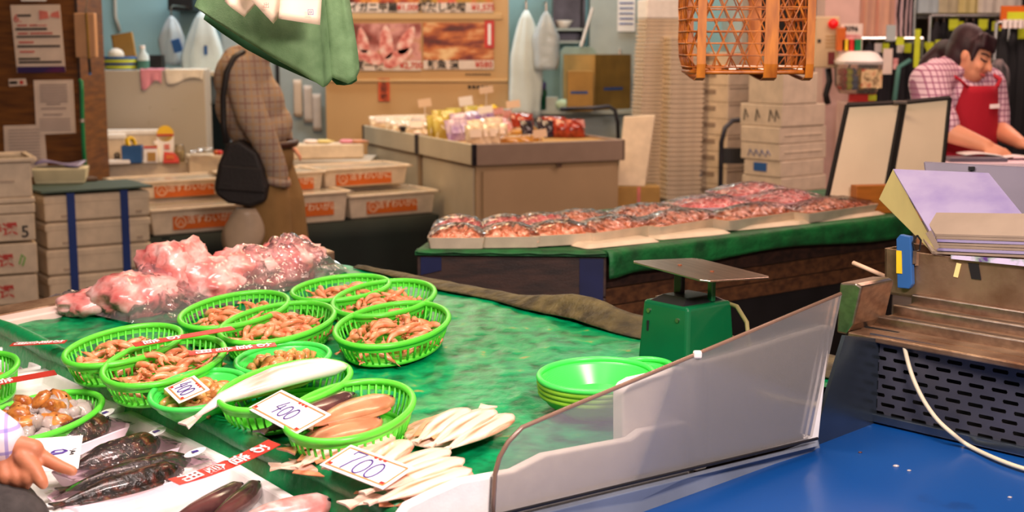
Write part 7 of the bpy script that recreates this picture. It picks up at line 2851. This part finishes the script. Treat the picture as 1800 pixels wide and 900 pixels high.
MB().grid(apron, 24, 24).build('apron', M_['apronred'], t, True, solidify=.006)
ap = lambda u, v: apron(u, v) + LW_
for u in (.08, .92):
    a = ap(u, .005)
    if u < .5:
        st = [a, a.lerp(nb, .45) + fd * .06 - sd * .05, nb - sd * .085 + Vector((0, .02, .03))]
    else:
        st = [a, a + sd * .035 + Vector((0, .03, .03)), shf.lerp(nb, .35) + Vector((0, .02, .075))]
    mb = MB().tube([q - LW_ for q in st], .012, 6, flat=.5)
    mb.build('apron_strap', M_['apronred'], t, True)
mb = MB()
for k in range(5):
    q = apron(.62 + .055 * k, .105) + fd * .006
    mb.box(tuple(q), (.016, .016, .018))
stuff(mb.build('apron_lettering', M_['whiteink'], t))
# her counter
a, b = S(1640, 292, Y=5.72), S(1990, 292, Y=5.72)
CT = S(1700, 284, Y=5.65).z
t = thing('work_counter', 'white-topped counter in front of the woman', 'counter', ((a.x + b.x) / 2, 5.74, 0))
MB().box((0, 0, CT - .015), (b.x - a.x, .28, .03)).build('counter_top', M_['pinktray'], t, bevel=.004)
MB().box((0, .02, (CT - .03) / 2), (b.x - a.x - .04, .22, CT - .03)).build('counter_body', M_['steeldark'], t)
q = S(1715, 285, Y=5.66)
o = MB().box((0, 0, .008), (.24, .12, .016)).build('clipboard', M_['greylid'], None, bevel=.003, loc=(q.x, 5.68, CT + .001))
tag(o, 'dark flat clipboard at the near edge of the woman\'s counter', 'clipboard')
for i, (px, w2) in enumerate(((1722, .16), (1790, .18))):
    q = S(px, 276, Y=5.74)
    o = MB().grid(lambda u, v: ((u - .5) * w2, (v - .5) * .12, .006 * math.sin(u * 4)), 8, 6).build('paper_sheet', M_['card'], None, True, solidify=.004, loc=(q.x, 5.76 if i else 5.74, CT + (.024 if i == 0 else .01)))
    tag(o, ['white paper on the dark clipboard', 'white paper under the woman\'s fingers'][i], 'paper')

# ---- customer's hand pointing at the wrapped fish
HY_ = 2.02


def h(px, py, dy=0):
    return S(px, py, Y=HY_ + dy)


LH = h(-70, 740)
LH.z = 0
t = thing('person', 'customer cut off at the left edge, hand in a striped cuff pointing at wrapped fish', 'person', LH)
mb = MB()
limb(mb, [(h(-150, 690, -.05), .036), (h(-20, 770, -.0), .029)])
w0 = h(0, 782)
for (x0, y0, x1, y1, r0, r1) in ((-8, 778, 58, 790, .021, .0165), (-10, 790, 52, 812, .022, .017), (-12, 802, 40, 830, .021, .016), (-12, 800, 25, 832, .02, .016)):
    mb.cap(h(x0, y0), r0, h(x1, y1, -.008), r1)
# index finger, straight
limb(mb, [(h(58, 792), .0125), (h(82, 808, -.005), .0112), (h(106, 820, -.01), .0098), (h(127, 828, -.014), .0082)])
# thumb along the near side
limb(mb, [(h(42, 806, -.02), .0155), (h(62, 828, -.03), .0125), (h(72, 845, -.035), .0105), (h(76, 851, -.035), .0085)])
# three curled fingers
for (x, y, l) in ((48, 832, 0), (30, 834, .004), (10, 832, .006)):
    limb(mb, [(h(x - 6, y - 12, -.02), .0135), (h(x, y + 6, -.032), .0125), (h(x - 6, y + 20, -.018), .0108), (h(x - 16, y + 18, .0), .0095)])
fuse('hand', mb, M_['skinhand'], t, .0028, 4, LH)
mb = MB()
limb(mb, [(h(-150, 690, -.05), .05), (h(-25, 762, 0), .042), (h(-4, 773, 0), .04)])
fuse('sleeve', mb, M_['cuff'], t, .004, 3, LH)
mb = MB()
mb.ball(h(-120, 960, .0), (.11, .14, .16), 18, 12)
limb(mb, [(h(-90, 930, .02), .1), (h(-20, 925, -.02), .085), (h(20, 925, -.05), .06)])
limb(mb, [(h(-110, 960), .1), (Vector((h(-110, 960).x, HY_ - .1, .05)), .07)])
fuse('trousers', mb, M_['darkcloth'], t, .008, 4, LH)
